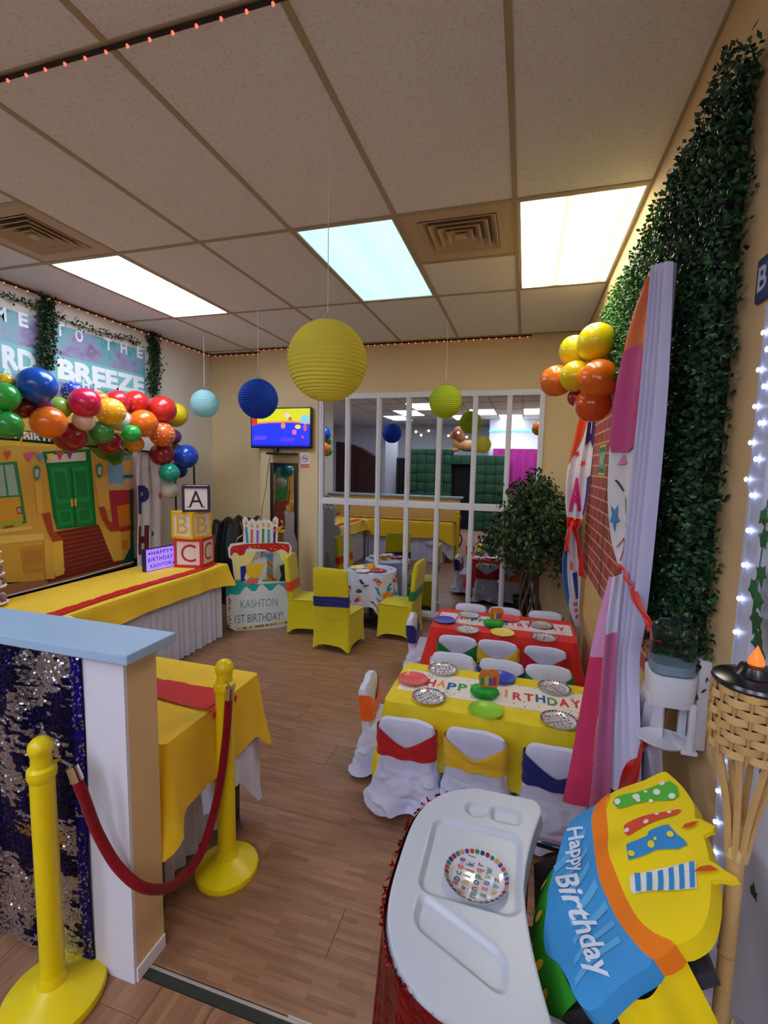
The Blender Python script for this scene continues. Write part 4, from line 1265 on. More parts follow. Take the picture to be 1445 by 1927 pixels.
# steps
pr([(305, 605), (552, 562), (580, 600), (640, 775), (700, 782), (270, 890), (258, 850), (370, 840), (350, 640)], (124, 46, 36), m1)
for k in range(9):
    a = k / 9.0
    x0 = 330 + (365 - 330) * a; x1 = 560 + (640 - 560) * a; y0 = 620 + (850 - 620) * a; y1 = 580 + (775 - 580) * a
    pr([(x0, y0), (x1, y1), (x1 + 2, y1 + 6), (x0, y0 + 6)], (160, 74, 56), m1)
pr([(258, 850), (700, 762), (745, 770), (280, 888)], (132, 52, 40), m1)
pr([(235, 500), (282, 495), (300, 600), (350, 640), (352, 655), (300, 664), (270, 610)], (176, 76, 52), m1)
pr([(300, 662), (352, 652), (360, 842), (310, 860), (300, 790)], (240, 196, 84), m1)
pr([(245, 640), (300, 662), (306, 870), (255, 872)], (232, 186, 80), m1)
pr([(553, 465), (588, 460), (612, 540), (680, 580), (680, 600), (622, 604), (580, 540)], (176, 72, 48), m1)
pr([(560, 570), (625, 604), (680, 600), (692, 765), (640, 770), (605, 690)], (236, 190, 78), m1)
# wall lanterns and street lamp
for (cx, cy) in ((205, 275), (560, 262)):
    pr([(cx - 20, cy - 30), (cx, cy - 52), (cx + 20, cy - 30), (cx + 14, cy + 26), (cx, cy + 40), (cx - 14, cy + 26)], (70, 140, 130), m1)
    pr([(cx - 11, cy - 24), (cx + 11, cy - 24), (cx + 8, cy + 18), (cx - 8, cy + 18)], (200, 216, 206), m1)
pr([(730, 360), (748, 358), (752, 600), (758, 770), (690, 785), (700, 760), (735, 690), (736, 560)], (18, 84, 66), m1)
pr([(722 + 30 * math.cos(k * PI / 8), 335 + 34 * math.sin(k * PI / 8)) for k in range(16)], (232, 176, 140), m1)
pr([(690, 285), (750, 280), (755, 294), (700, 298)], (20, 120, 110), m1)
# bunting
for (a, b, c, rgb) in (((18, 148), (60, 146), (36, 200), (222, 90, 70)), ((130, 160), (200, 148), (160, 212), (220, 96, 150)), ((200, 162), (242, 158), (232, 210), (110, 160, 210)), ((258, 165), (300, 158), (275, 205), (240, 200, 80)), ((312, 152), (360, 150), (335, 200), (206, 70, 90)), ((370, 150), (412, 148), (392, 192), (140, 60, 150)), ((-60, 150), (-20, 150), (-40, 200), (240, 200, 80))):
    pr([a, b, c], rgb, m1)
obj('house_print', m1, bd, False, label='printed house front with green double door and brown steps')
lt = MB()
put_text(lt, 'HAPPY BIRTHDAY', ink((236, 240, 236)), (XB + 0.012, BW(180, 66).y, BW(180, 66).z), U, Vv, 1.0, bold=0.03, fitw=abs(BW(420, 90).y - BW(-160, 60).y), fith=0.07)
obj('lettering', lt, bd, False)
obj('hem', MB().tube([V((XB + 0.004, yb0, 0.655)), V((XB + 0.004, 3.1, 0.662)), V((XB + 0.004, c_br.y, c_br.z))], 0.006, mat((226, 216, 210), 0.6), 6), bd)
tag(obj('wall_drape', MB().box((-3.765, 1.9, 0.0), (-3.735, 3.9, 0.70), mat((34, 30, 70), 0.8))), 'dark blue cloth below the printed backdrop on the left wall', 'drape')

# white printed drape at the right of the backdrop
ld = thing('party_drape', 'white drape with coloured letters hanging beside the printed house backdrop', 'drape', (-3.55, 3.7, 0.72))
XD = -3.58
Lp = [at(x, y, X=XD) for x, y in ((258, 850), (256, 900), (258, 960), (257, 1020), (258, 1075))]
Rp = [at(x, y, X=XD) for x, y in ((292, 848), (302, 900), (306, 960), (305, 1010), (306, 1068))]
dfn = ribbon_fn(Lp, Rp, 2.5, 0.014, V((1, 0, 0)))
obj('cloth', MB().grid(lambda u, v: dfn(u, v), 50, 30, fabric((232, 228, 236))), ld)
lt = MB()
bend_text(lt, 'P', ink((60, 60, 140)), lambda a, b: dfn(a, 1 - b, 0.004), 0.22, 0.60, 0.42, 0.24, 0.05)
bend_text(lt, 'H', ink((110, 44, 52)), lambda a, b: dfn(a, 1 - b, 0.004), 0.22, 0.26, 0.40, 0.24, 0.05)
obj('lettering', lt, ld, False)
sp = MB()
for (a, b, s, rgb) in ((0.88, 0.62, 0.07, (214, 90, 80)), (0.62, 0.30, 0.06, (40, 110, 70)), (0.6, 0.66, 0.05, (240, 170, 90)), (0.75, 0.14, 0.05, (50, 120, 80)), (0.55, 0.85, 0.05, (120, 110, 160))):
    bend_poly(sp, [(a + s * math.cos(k * PI / 5), b + s * 0.45 * math.sin(k * PI / 5)) for k in range(10)], ink(rgb), lambda x, y: dfn(x, 1 - y, 0.0045), 1)
obj('spot_print', sp, ld, False)

# ------------------------------------------------------------ balloons
def balloon_proto():
    o = obj('balloon', MB().lathe([(1e-6, 1.02), (0.30, 0.975), (0.58, 0.83), (0.80, 0.61), (0.94, 0.33), (0.995, 0.04), (0.985, -0.22), (0.90, -0.50), (0.72, -0.78), (0.45, -1.0), (0.2, -1.12), (0.06, -1.17), (1e-6, -1.18)][::-1], WHITE, n=32), None, True, local=True)
    k = obj('knot', MB().lathe([(0.03, -1.15), (0.045, -1.18), (0.03, -1.20), (0.075, -1.27), (0.085, -1.29), (0.06, -1.285), (0.02, -1.22)][::-1], WHITE, n=14), o)
    k.matrix_parent_inverse = Matrix.Identity(4)
    return o
bp0 = balloon_proto(); bfirst = [True]
def latex(rgb):
    return mat(rgb, 0.22, spec=0.5, sss=0.0, coat=0.3)
def balloon(p, r, m, knot, label, group):
    o = bp0 if bfirst[0] else copy_tree(bp0)
    bfirst[0] = False
    o.location = p; o.scale = (r, r, r)
    o.rotation_mode = 'QUATERNION'
    o.rotation_quaternion = (p - knot).normalized().to_track_quat('Z', 'Y')
    for q in [o] + list(o.children):
        q.material_slots[0].link = 'OBJECT'; q.material_slots[0].material = m
    tag(o, label, 'balloon', group)
c_blue, c_red, c_or, c_grn, c_yel = (16, 84, 190), (206, 44, 40), (240, 116, 24), (40, 160, 60), (238, 206, 30)
BL = [
 (10, 717, 13, -3.42, c_yel, 'yellow balloon at the left picture edge, mostly behind a green one'),
 (8, 747, 25, -3.34, (48, 172, 66), 'upper green balloon at the left picture edge'),
 (70, 725, 31, -3.30, c_blue, 'large blue balloon, top left of the garland'),
 (14, 799, 24, -3.32, (44, 158, 64), 'lower green balloon at the left picture edge'),
 (42, 768, 18, -3.42, (140, 24, 34), 'dark red balloon under the large blue one'),
 (77, 760, 17, -3.40, (126, 50, 130), 'purple balloon under the large blue one'),
 (137, 738, 18, -3.44, ('d', (40, 60, 170), (230, 230, 245)), 'royal blue dotted balloon behind the magenta one'),
 (112, 768, 19, -3.40, (140, 184, 62), 'lime green balloon left of the magenta one'),
 (92, 795, 28, -3.28, c_or, 'large orange balloon, left part of the garland'),
 (160, 758, 26, -3.26, (206, 28, 76), 'magenta balloon in the middle of the garland'),
 (158, 792, 18, -3.32, (232, 206, 190), 'cream balloon under the magenta one'),
 (209, 775, 24, -3.26, ('d', (250, 180, 20), (250, 236, 190)), 'golden yellow dotted balloon in the middle of the garland'),
 (189, 752, 14, -3.42, (236, 130, 40), 'small orange balloon behind the magenta and golden ones'),
 (221, 757, 21, -3.40, (198, 42, 58), 'red balloon, leftmost of the three at the top'),
 (191, 813, 20, -3.34, (66, 150, 70), 'mid green balloon under the cream one'),
 (133, 822, 26, -3.42, (150, 24, 34), 'large dark red balloon under the orange one on the left'),
 (207, 833, 20, -3.44, (150, 28, 40), 'dark red balloon under the mid green one'),
 (228, 792, 18, -3.36, (206, 212, 230), 'pale lavender balloon next to the golden one'),
 (256, 758, 21, -3.38, c_red, 'red balloon, middle one of the three at the top'),
 (305, 771, 24, -3.30, c_red, 'red balloon, rightmost of the three at the top'),
 (330, 781, 21, -3.40, (232, 204, 20), 'yellow balloon behind the rightmost red one'),
 (270, 797, 24, -3.24, c_or, 'plain orange balloon, right part of the garland'),
 (306, 818, 21, -3.26, ('d', (232, 110, 40), (246, 226, 210)), 'orange balloon with white dots, right part of the garland'),
 (248, 816, 15, -3.22, (40, 176, 70), 'small bright green balloon below the plain orange one'),
 (254, 835, 15, -3.38, (226, 150, 40), 'amber balloon above the white drape'),
 (327, 822, 13, -3.38, (110, 50, 120), 'small purple balloon behind the white dotted orange one'),
 (305, 855, 20, -3.34, (144, 28, 40), 'dark red balloon under the white dotted orange one'),
 (350, 859, 21, -3.28, (24, 70, 180), 'bright blue balloon at the right end of the garland'),
 (336, 884, 15, -3.38, (20, 44, 120), 'dark blue balloon behind the teal one'),
 (319, 890, 17, -3.26, (16, 150, 130), 'teal balloon at the lower end of the garland'),
 (320, 922, 15, -3.32, (212, 204, 196), 'pearl white balloon hanging lowest in the garland'),
 (330, 843, 9, -3.42, (150, 140, 40), 'small olive balloon above the bright blue one'),
]
for (px, py, rp2, X, col, lab) in BL:
    p = at(px, py, X=X)
    r = 1.07 * rp2 * depth(p) / F
    m = dotted_material(col[1], col[2], 3.2, 0.26) if col[0] == 'd' else latex(col)
    balloon(p, r, m, V((-3.62, p.y, p.z - 0.05)), lab, 'balloons of the garland on the left wall')
st = thing('balloon_stand', 'thin black metal stand behind the balloon garland', 'stand', (-3.5, 3.9, 0))
pA = at(365, 880, X=-3.40); pB = at(331, 945, X=-3.55)
obj('pole', MB().tube([(pA.x, pA.y, 0.0), (pA.x, pA.y, 1.78)], 0.010, BLACK, 10), st)
obj('pole', MB().tube([(pB.x, pB.y, 0.0), (pB.x, pB.y, 1.78)], 0.010, BLACK, 10), st)
obj('crossbar', MB().tube([(pA.x, pA.y, 1.77), (pB.x, pB.y, 1.77), (-3.6, 2.0, 1.85)], 0.010, BLACK, 10), st)
def curl(label, pts, X, rgb):
    P = smooth_poly([at(x, y, X=X) for x, y in pts], 8)
    def fn(u, v):
        p = lerp_poly(P, u); return p + V((0.004 * math.sin(u * 6), (v - 0.5) * 0.018 * math.cos(u * 4), (v - 0.5) * 0.018))
    tag(obj('balloon_tail', MB().grid(fn, 30, 2, mat(rgb, 0.4))), label, 'balloon tail')
curl('orange curled balloon tail under the garland on the left', ((62, 812), (48, 818), (40, 828), (42, 838), (58, 846)), -3.27, (244, 150, 60))
curl('pink curled balloon tail above the printed steps', ((232, 822), (226, 832), (226, 840), (240, 852), (252, 862)), -3.25, (236, 90, 120))

RB = [(1122, 644, 35, 3.00, (244, 218, 20), 'big yellow balloon, top of the cluster by the right wall'), (1081, 660, 28, 3.16, (232, 216, 20), 'yellow balloon at the upper left of the cluster by the right wall'),
      (1083, 708, 29, 3.02, (246, 214, 10), 'yellow balloon in the middle of the cluster by the right wall'), (1126, 714, 37, 2.90, (240, 112, 16), 'biggest orange balloon in the cluster by the right wall'),
      (1046, 717, 29, 3.14, (246, 128, 32), 'orange balloon at the left of the cluster by the right wall'), (1116, 761, 33, 2.96, (222, 84, 10), 'deep orange balloon at the bottom of the cluster by the right wall'),
      (1084, 748, 16, 3.10, (180, 30, 50), 'small red balloon behind the cluster by the right wall')]
core = at(1100, 705, Y=3.15)
for (px, py, rp2, Y, col, lab) in RB:
    p = at(px, py, Y=Y); r = rp2 * depth(p) / F
    balloon(p, r, latex(col), core + V((0.05, 0.1, 0)), lab, 'balloon cluster by the right wall')

# ------------------------------------------------------------ paper lanterns
def lantern(px, py, rp2, Y, rgb, label, ribs=22):
    p = at(px, py, Y=Y); R = rp2 * depth(p) / F
    t = thing('paper_lantern', label, 'lantern', p, 'round paper lanterns')
    prof = []
    for k in range(ribs + 1):
        for q in (0, 0.5):
            if k == ribs and q: continue
            a = 0.28 + (PI - 0.56) * (k + q) / ribs
            rr = R * (1.0 if q == 0 else 0.968)
            prof.append((rr * math.sin(a), -rr * math.cos(a)))
    m = paper(rgb)
    mb = MB()
    n = 40; vs_ = []
    for r_, z in prof:
        for k in range(n): 
            a = 2 * PI * k / n
            vs_.append(p + V((r_ * math.cos(a), r_ * math.sin(a), z)))
    mb.add(vs_, [(i * n + k, i * n + (k + 1) % n, (i + 1) * n + (k + 1) % n, (i + 1) * n + k) for i in range(len(prof) - 1) for k in range(n)], m)
    obj('shade', mb, t)
    zt = R * math.cos(0.28); rt_ = R * math.sin(0.28)
    WR = mat((190, 190, 190), 0.3, 0.8)
    ring = [p + V((rt_ * math.cos(a), rt_ * math.sin(a), zt)) for a in [2 * PI * i / 20 for i in range(21)]]
    obj('top_ring', MB().tube(ring, 0.002, WR, 5), t)
    obj('wire_hanger', MB().tube(smooth_poly([p + V((-rt_, 0, zt)), p + V((-rt_ * 0.4, 0, zt + 0.02)), p + V((0, 0, zt + 0.035)), p + V((rt_ * 0.4, 0, zt + 0.02)), p + V((rt_, 0, zt))], 5), 0.0018, WR, 5), t)
    obj('string', MB().tube([p + V((0, 0, zt + 0.033)), V((p.x, p.y, ZC - 0.004))], 0.0016, mat((216, 212, 206), 0.6), 5), t)
lantern(616, 680, 75, 1.66, (240, 232, 104), 'big pale yellow paper lantern hanging nearest the camera', 26)
lantern(486, 751, 37, 3.15, (50, 92, 196), 'blue paper lantern hanging in front of the television')
lantern(385, 760, 26, 4.10, (178, 226, 228), 'pale aqua paper lantern hanging near the back left corner')
lantern(838, 756, 31, 4.03, (196, 214, 62), 'lime green paper lantern hanging before the mirror')

# ------------------------------------------------------------ string lights on the ceiling edges
def lightline(label, P, n, rgb):
    t = thing('string_lights', label, 'string lights', P[0])
    obj('wire', MB().tube(P, 0.007, mat((46, 34, 26), 0.8, bump=0.5, bscale=200), 6), t)
    for k in range(n):
        q = lerp_poly(P, (k + 0.5) / n)
        if k == 0: lightline.b = obj('bulb', MB().sphere(q + V((0, 0, -0.008)), 0.0052, mat(rgb, 0.4, emit=0.5), 8, 6, (1, 1, 1.4)), t); base = lightline.b; q0 = q
        else:
            c = base.copy(); C.objects.link(c); c.location = q - q0
lightline('string of small orange lights across the ceiling above the half wall', [V((-3.76, 1.306, ZC - 0.012)), V((0.49, 1.306, ZC - 0.012))], 50, (255, 104, 80))
lightline('string of small orange lights along the top of the left wall', [V((-3.755, 1.4, ZC - 0.014)), V((-3.755, 5.08, ZC - 0.014))], 42, (255, 140, 90))
lightline('string of small orange lights along the top of the back wall', [V((-3.74, 5.085, ZC - 0.014)), V((-3.02, 5.085, ZC - 0.014)), V((-3.01, 4.935, ZC - 0.014)), V((-2.25, 4.935, ZC - 0.014)), V((-2.23, 4.985, ZC - 0.014)), V((0.0, 4.985, ZC - 0.014))], 52, (255, 140, 90))
# ------------------------------------------------------------ on the dessert table
ZT = 0.715
def oriented(p, ux, uy):
    return lambda a, b, c: p + ux * a + uy * b + V((0, 0, c))
def block(p, ang, s, frame_rgb, ch, ch_rgb, label, serif=True):
    """toy letter block: frame bars on every edge, recessed white faces, letter on the two faces in view"""
    ux = V((math.cos(ang), math.sin(ang), 0)); uy = V((-math.sin(ang), math.cos(ang), 0))
    t = thing('letter_block', label, 'toy block', p, 'letter blocks on the dessert table')
    fm = mat(frame_rgb, 0.45); wm = mat((236, 226, 222), 0.55)
    M3 = Matrix((ux, uy, V((0, 0, 1)))).transposed()
    def rbox(mb, a, b, m, bev=0.0):
        tmp = MB().box(a, b, m, bev)
        mb.add([p + M3 @ v for v in tmp.v], tmp.f, m)
    h = s / 2; e = s * 0.095
    core = MB(); rbox(core, (-h + e * .25, -h + e * .25, e * .25), (h - e * .25, h - e * .25, s - e * .25), wm)
    obj('face_panel', core, t, False)
    fr = MB()
    for sx in (-1, 1):
        for sy in (-1, 1):
            rbox(fr, (sx * h, sy * h, 0), (sx * (h - e), sy * (h - e), s), fm)
    for z0 in (0, s - e):
        for sy in (-1, 1):
            rbox(fr, (-h + e, sy * h, z0), (h - e, sy * (h - e), z0 + e), fm)
            rbox(fr, (sy * h, -h + e, z0), (sy * (h - e), h - e, z0 + e), fm)
    obj('frame', fr, t, False)
    for (n, u) in ((-uy, ux), (ux, uy)):
        lt = MB()
        o = p + n * (h - e * .25 + 0.001) + V((0, 0, s / 2))
        put_text(lt, ch, mat(ch_rgb, 0.5), o, u, V((0, 0, 1)), 1.0, bold=0.0, fitw=s * 0.52, fith=s * 0.62)
        if serif:
            q = {'A': ((-.26, -.31), (.26, -.31)), 'B': ((-.24, -.31), (-.24, .31)), 'C': ((.22, .22), (.22, -.24))}[ch]
            for (a, b) in q:
                lt.poly([o + u * (s * (a + dx)) + V((0, 0, s * (b + dy))) + n * 0.0004 for dx, dy in ((-.07, -.012), (.07, -.012), (.07, .016), (-.07, .016))], mat(ch_rgb, 0.5))
        obj('letter', lt, t, False)
bC = V((-2.975, 3.73, ZT)); a0 = math.radians(13)
sC = 0.27
block(bC, a0, sC, (206, 44, 48), 'C', (190, 36, 52), 'red framed letter C block at the bottom of the block tower')
bB = V((-2.985, 3.71, ZT + sC)); block(bB, math.radians(-5), 0.25, (246, 196, 24), 'B', (240, 190, 50), 'yellow framed letter B block in the middle of the block tower')
bA = V((-2.935, 3.72, ZT + sC + 0.25)); block(bA, math.radians(36), 0.24, (40, 30, 66), 'A', (26, 22, 50), 'dark purple framed letter A block on top of the block tower')

lb = thing('light_box', 'glowing violet light box sign reading HAPPY BIRTHDAY KASHTON on the dessert table', 'sign', (-3.1, 3.4, ZT))
p0 = at(275, 1077, Z=ZT); p1 = at(329, 1065, Z=ZT)
ul = (p1 - p0); ul.z = 0; wl = ul.length; ul.normalize(); nl = V((ul.y, -ul.x, 0))
hl = 0.20
def LB(a, c, b=0.0): return p0 + ul * a + V((0, 0, c)) + nl * b
bx = MB()
bx.add([LB(0, 0, -0.05), LB(wl, 0, -0.05), LB(wl, 0, 0), LB(0, 0, 0), LB(0, hl, -0.05), LB(wl, hl, -0.05), LB(wl, hl, 0), LB(0, hl, 0)], [(0, 1, 2, 3), (4, 5, 6, 7), (0, 1, 5, 4), (2, 3, 7, 6), (0, 3, 7, 4), (1, 2, 6, 5)], mat((40, 36, 90), 0.5))
obj('housing', bx, lb, False)
obj('lit_panel', MB().add([LB(0.004, 0.004, 0.001), LB(wl - 0.004, 0.004, 0.001), LB(wl - 0.004, hl - 0.004, 0.001), LB(0.004, hl - 0.004, 0.001)], [(0, 1, 2, 3)], mat((150, 120, 255), 0.5, emit=0.27)), lb, False)
for k, (tx, w) in enumerate((('HAPPY', 0.62), ('BIRTHDAY', 0.86), ('KASHTON', 0.72))):
    lt = MB(); put_text(lt, tx, mat((52, 36, 120), 0.6), LB(wl / 2, hl * (0.80 - 0.29 * k), 0.002), ul, V((0, 0, 1)), 1.0, bold=0.012, fitw=wl * w, fith=0.036, space=1.15)
    obj('lettering', lt, lb, False)
ht = MB()
def heart(cx, cz, s):
    pts = []
    for i in range(16):
        a = 2 * PI * i / 16
        pts.append(LB(cx + s * math.sin(a) ** 3, cz + s * (0.81 * math.cos(a) - 0.31 * math.cos(2 * a) - 0.125 * math.cos(3 * a)), 0.0022))
    return pts
for cx, cz in ((0.12, 0.80), (0.88, 0.80), (0.95, 0.2)):
    h_ = MB().poly(heart(wl * cx, hl * cz, 0.012), mat((30, 20, 80), 0.6)); obj('heart', h_, lb, False)

cs = thing('tiered_stand', 'white tiered stand with small treats at the left picture edge', 'cake stand', at(-26, 1142, Z=ZT))
pc = at(-26, 1142, Z=ZT)
obj('pole', MB().tube([pc, pc + V((0, 0, 0.42))], 0.008, WHITE, 8), cs)
for k, z in enumerate((0.02, 0.13, 0.21, 0.29, 0.355)):
    r_ = 0.118 - 0.006 * k
    pl = obj('tier', MB().lathe([(1e-6, z), (r_, z), (r_ + 0.004, z + 0.006), (r_, z + 0.008), (1e-6, z + 0.006)], WHITE, pc, 28), cs)
    for q in range(9):
        a = 2 * PI * q / 9 + k
        c = pc + V(((r_ - 0.024) * math.cos(a), (r_ - 0.024) * math.sin(a), z + 0.008))
        obj('treat', MB().lathe([(1e-6, 0), (0.014, 0), (0.019, 0.02), (0.021, 0.028), (0.015, 0.042), (1e-6, 0.05)], mat(random.choice([(150, 100, 110), (210, 150, 110), (190, 190, 200), (120, 90, 140), (220, 190, 150)]), 0.6), c, 12), pl)
tag(obj('napkin', MB().grid(lambda u, v: V((-2.72 + 0.10 * u, 2.06 + 0.12 * v, ZT + 0.008 + 0.004 * math.sin(u * 7 + v * 5))), 8, 8, fabric((236, 226, 214)))), 'small crumpled white napkin at the near end of the red runner', 'napkin')

# ------------------------------------------------------------ television corner
tv = thing('television', 'flat television with a bright cartoon scene on the back wall', 'television', (-2.70, 4.93, 1.87))
a = at(474, 769, Y=4.885); b = at(586, 843, Y=4.885)
x0, x1, z1, z0 = -3.085, -2.315, 2.325, 1.865
obj('casing', MB().box((x0, 4.88, z0), (x1, 4.925, z1), BLACK, 0.006), tv)
obj('wall_bracket', MB().box((-2.85, 4.925, 1.98), (-2.55, 4.95, 2.2), BLACK), tv, False)
scr = MB()
def S(u, v, k=0): return V((x0 + 0.015 + (x1 - x0 - 0.03) * u, 4.8795 - 0.0003 * k, z0 + 0.022 + (z1 - z0 - 0.037) * v))
def scol(rgb, e=0.3): return mat(rgb, 0.3, emit=e)
def spoly(pts, rgb, k): scr.poly([S(u, v, k) for u, v in pts], scol(rgb))
spoly([(0, 0), (1, 0), (1, 1), (0, 1)], (30, 50, 235), 0)
spoly([(0, 0.62), (0.3, 0.66), (0.7, 0.67), (1, 0.62), (1, 1), (0, 1)], (190, 190, 30), 1)
spoly([(0, 0.585), (0.3, 0.625), (0.7, 0.635), (1, 0.585), (1, 0.63), (0.7, 0.68), (0.3, 0.665), (0, 0.63)], (230, 120, 70), 2)
spoly([(0, 0.55), (0.1, 0.56), (0.1, 1), (0, 1)], (170, 50, 50), 3)
spoly([(0.02, 0.16), (0.24, 0.18), (0.28, 0.27), (0.06, 0.28)], (90, 60, 220), 3)
spoly([(0.50, 0.12), (0.72, 0.12), (0.76, 0.22), (0.52, 0.24)], (80, 50, 210), 3)
spoly([(0, 0), (1, 0), (1, 0.05), (0, 0.05)], (24, 30, 180), 3)
for (cx, cy, rx, ry, rgb) in ((0.62, 0.82, .045, .07, (230, 170, 200)), (0.55, 0.55, .04, .08, (200, 120, 90)), (0.74, 0.38, .04, .07, (230, 90, 160)), (0.80, 0.52, .05, .06, (230, 190, 80)), (0.92, 0.72, .08, .12, (110, 180, 250)), (0.92, 0.50, .03, .10, (190, 80, 90)), (0.88, 0.25, .025, .035, (210, 50, 110)), (0.67, 0.73, .03, .05, (170, 90, 50))):
    spoly([(cx + rx * math.cos(i * PI / 6), cy + ry * math.sin(i * PI / 6)) for i in range(12)], rgb, 4)
obj('screen', scr, tv, False, label='lit screen with yellow wall and blue floor')
bxs = thing('media_box', 'small black box on a bracket below the television', 'media box', (-2.67, 4.9, 1.79))
obj('tray', MB().box((-2.84, 4.80, 1.79), (-2.50, 4.95, 1.815), BLACK, 0.004), bxs)
obj('stem', MB().tube([(-2.77, 4.90, 1.81), (-2.77, 4.91, 1.88)], 0.03, BLACK, 8), bxs)
tag(obj('tv_cable', MB().tube(smooth_poly([V((-2.86, 4.935, 1.80)), V((-2.90, 4.94, 1.62)), V((-2.93, 4.94, 1.40)), V((-2.985, 4.94, 1.1)), V((-2.99, 4.94, 0.8))], 6), 0.004, mat((196, 176, 136), 0.6), 6)), 'thin pale cable hanging down from the television', 'cable')
sg = thing('no_smoking_sign', 'small white and red no smoking sign beside the standing mirror', 'sign', (-2.42, 4.948, 1.64))
obj('plate', MB().box((-2.476, 4.944, 1.645), (-2.362, 4.95, 1.82), mat((232, 226, 228), 0.5)), sg, False)
rd = MB().box((-2.472, 4.9425, 1.65), (-2.366, 4.944, 1.69), mat((206, 90, 90), 0.5)); obj('red_panel', rd, sg, False)
put = MB(); put_text(put, 'NO SMOKING', mat((240, 230, 230), 0.5), (-2.419, 4.942, 1.67), (1, 0, 0), (0, 0, 1), 1.0, fitw=0.09, fith=0.016); obj('lettering', put, sg, False)
rg = MB()
rg.lathe([(0.034, -0.0008), (0.034, 0.0008), (0.040, 0.0008), (0.040, -0.0008), (0.034, -0.0008)], mat((90, 86, 90), 0.5), (-2.419, 4.9425, 1.755), 28, Matrix.Rotation(PI / 2, 3, 'X'), cap=False)
rg.tube([(-2.445, 4.9425, 1.78), (-2.393, 4.9425, 1.73)], 0.003, mat((90, 86, 90), 0.5), 6)
rg.box((-2.444, 4.9425, 1.750), (-2.394, 4.944, 1.760), mat((60, 56, 60), 0.5)); obj('symbol', rg, sg, False)
sm = thing('standing_mirror', 'narrow black framed mirror leaning below the television', 'mirror', (-2.68, 4.9, 0.3))
mz0, mz1 = 0.32, 1.70
fr = MB()
for q in (((-2.85, mz0), (-2.815, mz1)), ((-2.54, mz0), (-2.505, mz1)), ((-2.815, mz0), (-2.54, mz0 + 0.03)), ((-2.815, mz1 - 0.03), (-2.54, mz1))):
    fr.box((q[0][0], 4.905, q[0][1]), (q[1][0], 4.935, q[1][1]), BLACK, 0.004)
obj('frame', fr, sm)
ang = math.radians(17)
obj('glass', MB().box((-2.817, 4.918, mz0 + 0.028), (-2.538, 4.924, mz1 - 0.028), mat((204, 206, 208), 0.02, 1.0)), sm, False)
obj('foot', MB().box((-2.84, 4.90, 0.0), (-2.52, 4.94, mz0), BLACK), sm, False)
tag(obj('storage_bag', MB().grid(lambda u, v: V((-3.50 + 0.46 * u, 4.72 + 0.03 * math.sin(u * 9) - 0.10 * math.sin(v * PI), 1.0 * v - 0.04 * math.sin(u * 12) * v)), 30, 16, mat((10, 22, 20), 0.3, bump=0.8, bscale=14)).grid(
    lambda u, v: V((-3.50 + 0.46 * u, 4.72 + 0.03 * math.sin(u * 9) + 0.3 * v, 1.0 - 0.04 * math.sin(u * 12) + 0.02 * math.sin(v * 9))), 30, 8, mat((10, 22, 20), 0.3, bump=0.8, bscale=14))), 'dark green bag piled behind the dessert table end', 'bag')
fb = at(552, 975, Y=4.62)
tag(obj('foil_balloon', MB().poly([at(x, y, Y=4.6) for x, y in ((534, 1158), (533, 1003), (537, 998), (536, 972), (534, 962), (543, 969), (548, 964), (550, 968), (549, 1000), (555, 1022), (556, 1158))], mat((176, 170, 172), 0.25, 0.5), 0.05, V((0, 1, 0)))), 'grey foil balloon piece behind the yellow chair with red sash', 'balloon')

# ------------------------------------------------------------ birthday cake cutout
ca = V((-2.735, 3.985, 0.0)); cb = V((-2.27, 4.30, 0))
cu = (cb - ca).normalized(); cn = V((cu.y, -cu.x, 0))            # faces the camera
cf = -cn
def CK(zx, zy, lift=0.0):
    p = onplane(400 + zx / 7.411, 940 + zy / 7.411, ca, cn)
    return p + cn * lift
ck = thing('cake_cutout', 'tall birthday cake shaped cardboard cutout beside the dessert table', 'cutout', ca)
outl = [(230, 1790), (205, 1700), (195, 1500), (190, 1370), (183, 1210), (230, 1150), (312, 1120), (292, 1040), (272, 840), (225, 800), (212, 680), (250, 620), (425, 598), (430, 420), (412, 300), (430, 250), (462, 240), (495, 280), (508, 310), (540, 270), (588, 285), (602, 325), (640, 285), (685, 300), (720, 272), (762, 292), (800, 288), (835, 325), (845, 265), (880, 235), (916, 270), (905, 592), (1060, 600), (1105, 670), (1090, 780), (1050, 850), (1060, 1100), (1150, 1160), (1160, 1300), (1150, 1600), (1130, 1735), (1000, 1775), (800, 1815), (560, 1850), (330, 1835)]
obj('board', MB().poly([CK(*p) for p in outl], mat((222, 222, 230), 0.6), 0.014, -cn), ck, False)
def cprint(name, items, label=None):
    mb = MB()
    for i, (pts, rgb) in enumerate(items):
        mb.poly([CK(x, y, 0.0008 + 0.0003 * i) for x, y in pts], ink(rgb))
    return obj(name, mb, ck, False, label=label)
cprint('top_tier', [([(280, 800), (320, 740), (1000, 700), (1060, 800), (1040, 1130), (330, 1130)], (228, 222, 140)),
                    ([(250, 690), (270, 650), (460, 620), (900, 605), (1060, 620), (1080, 680), (1060, 760), (1020, 720), (960, 690), (880, 720), (820, 740), (740, 700), (640, 690), (520, 680), (470, 690), (440, 770), (380, 785), (330, 740), (290, 745), (262, 800), (245, 760)], (196, 36, 34))], 'pale yellow upper tier with red icing')
sprk = []
for k in range(34):
    x = random.uniform(270, 1040); y = random.uniform(630, 690)
    s = random.uniform(8, 14); sl = random.choice((-1, 1))
    sprk.append(([(x, y), (x + 6, y - 4), (x + 6 + s * sl, y + s), (x + s * sl, y + s + 4)], random.choice([(240, 220, 60), (240, 140, 60), (230, 220, 230), (120, 40, 120)])))
cprint('sprinkles', sprk)
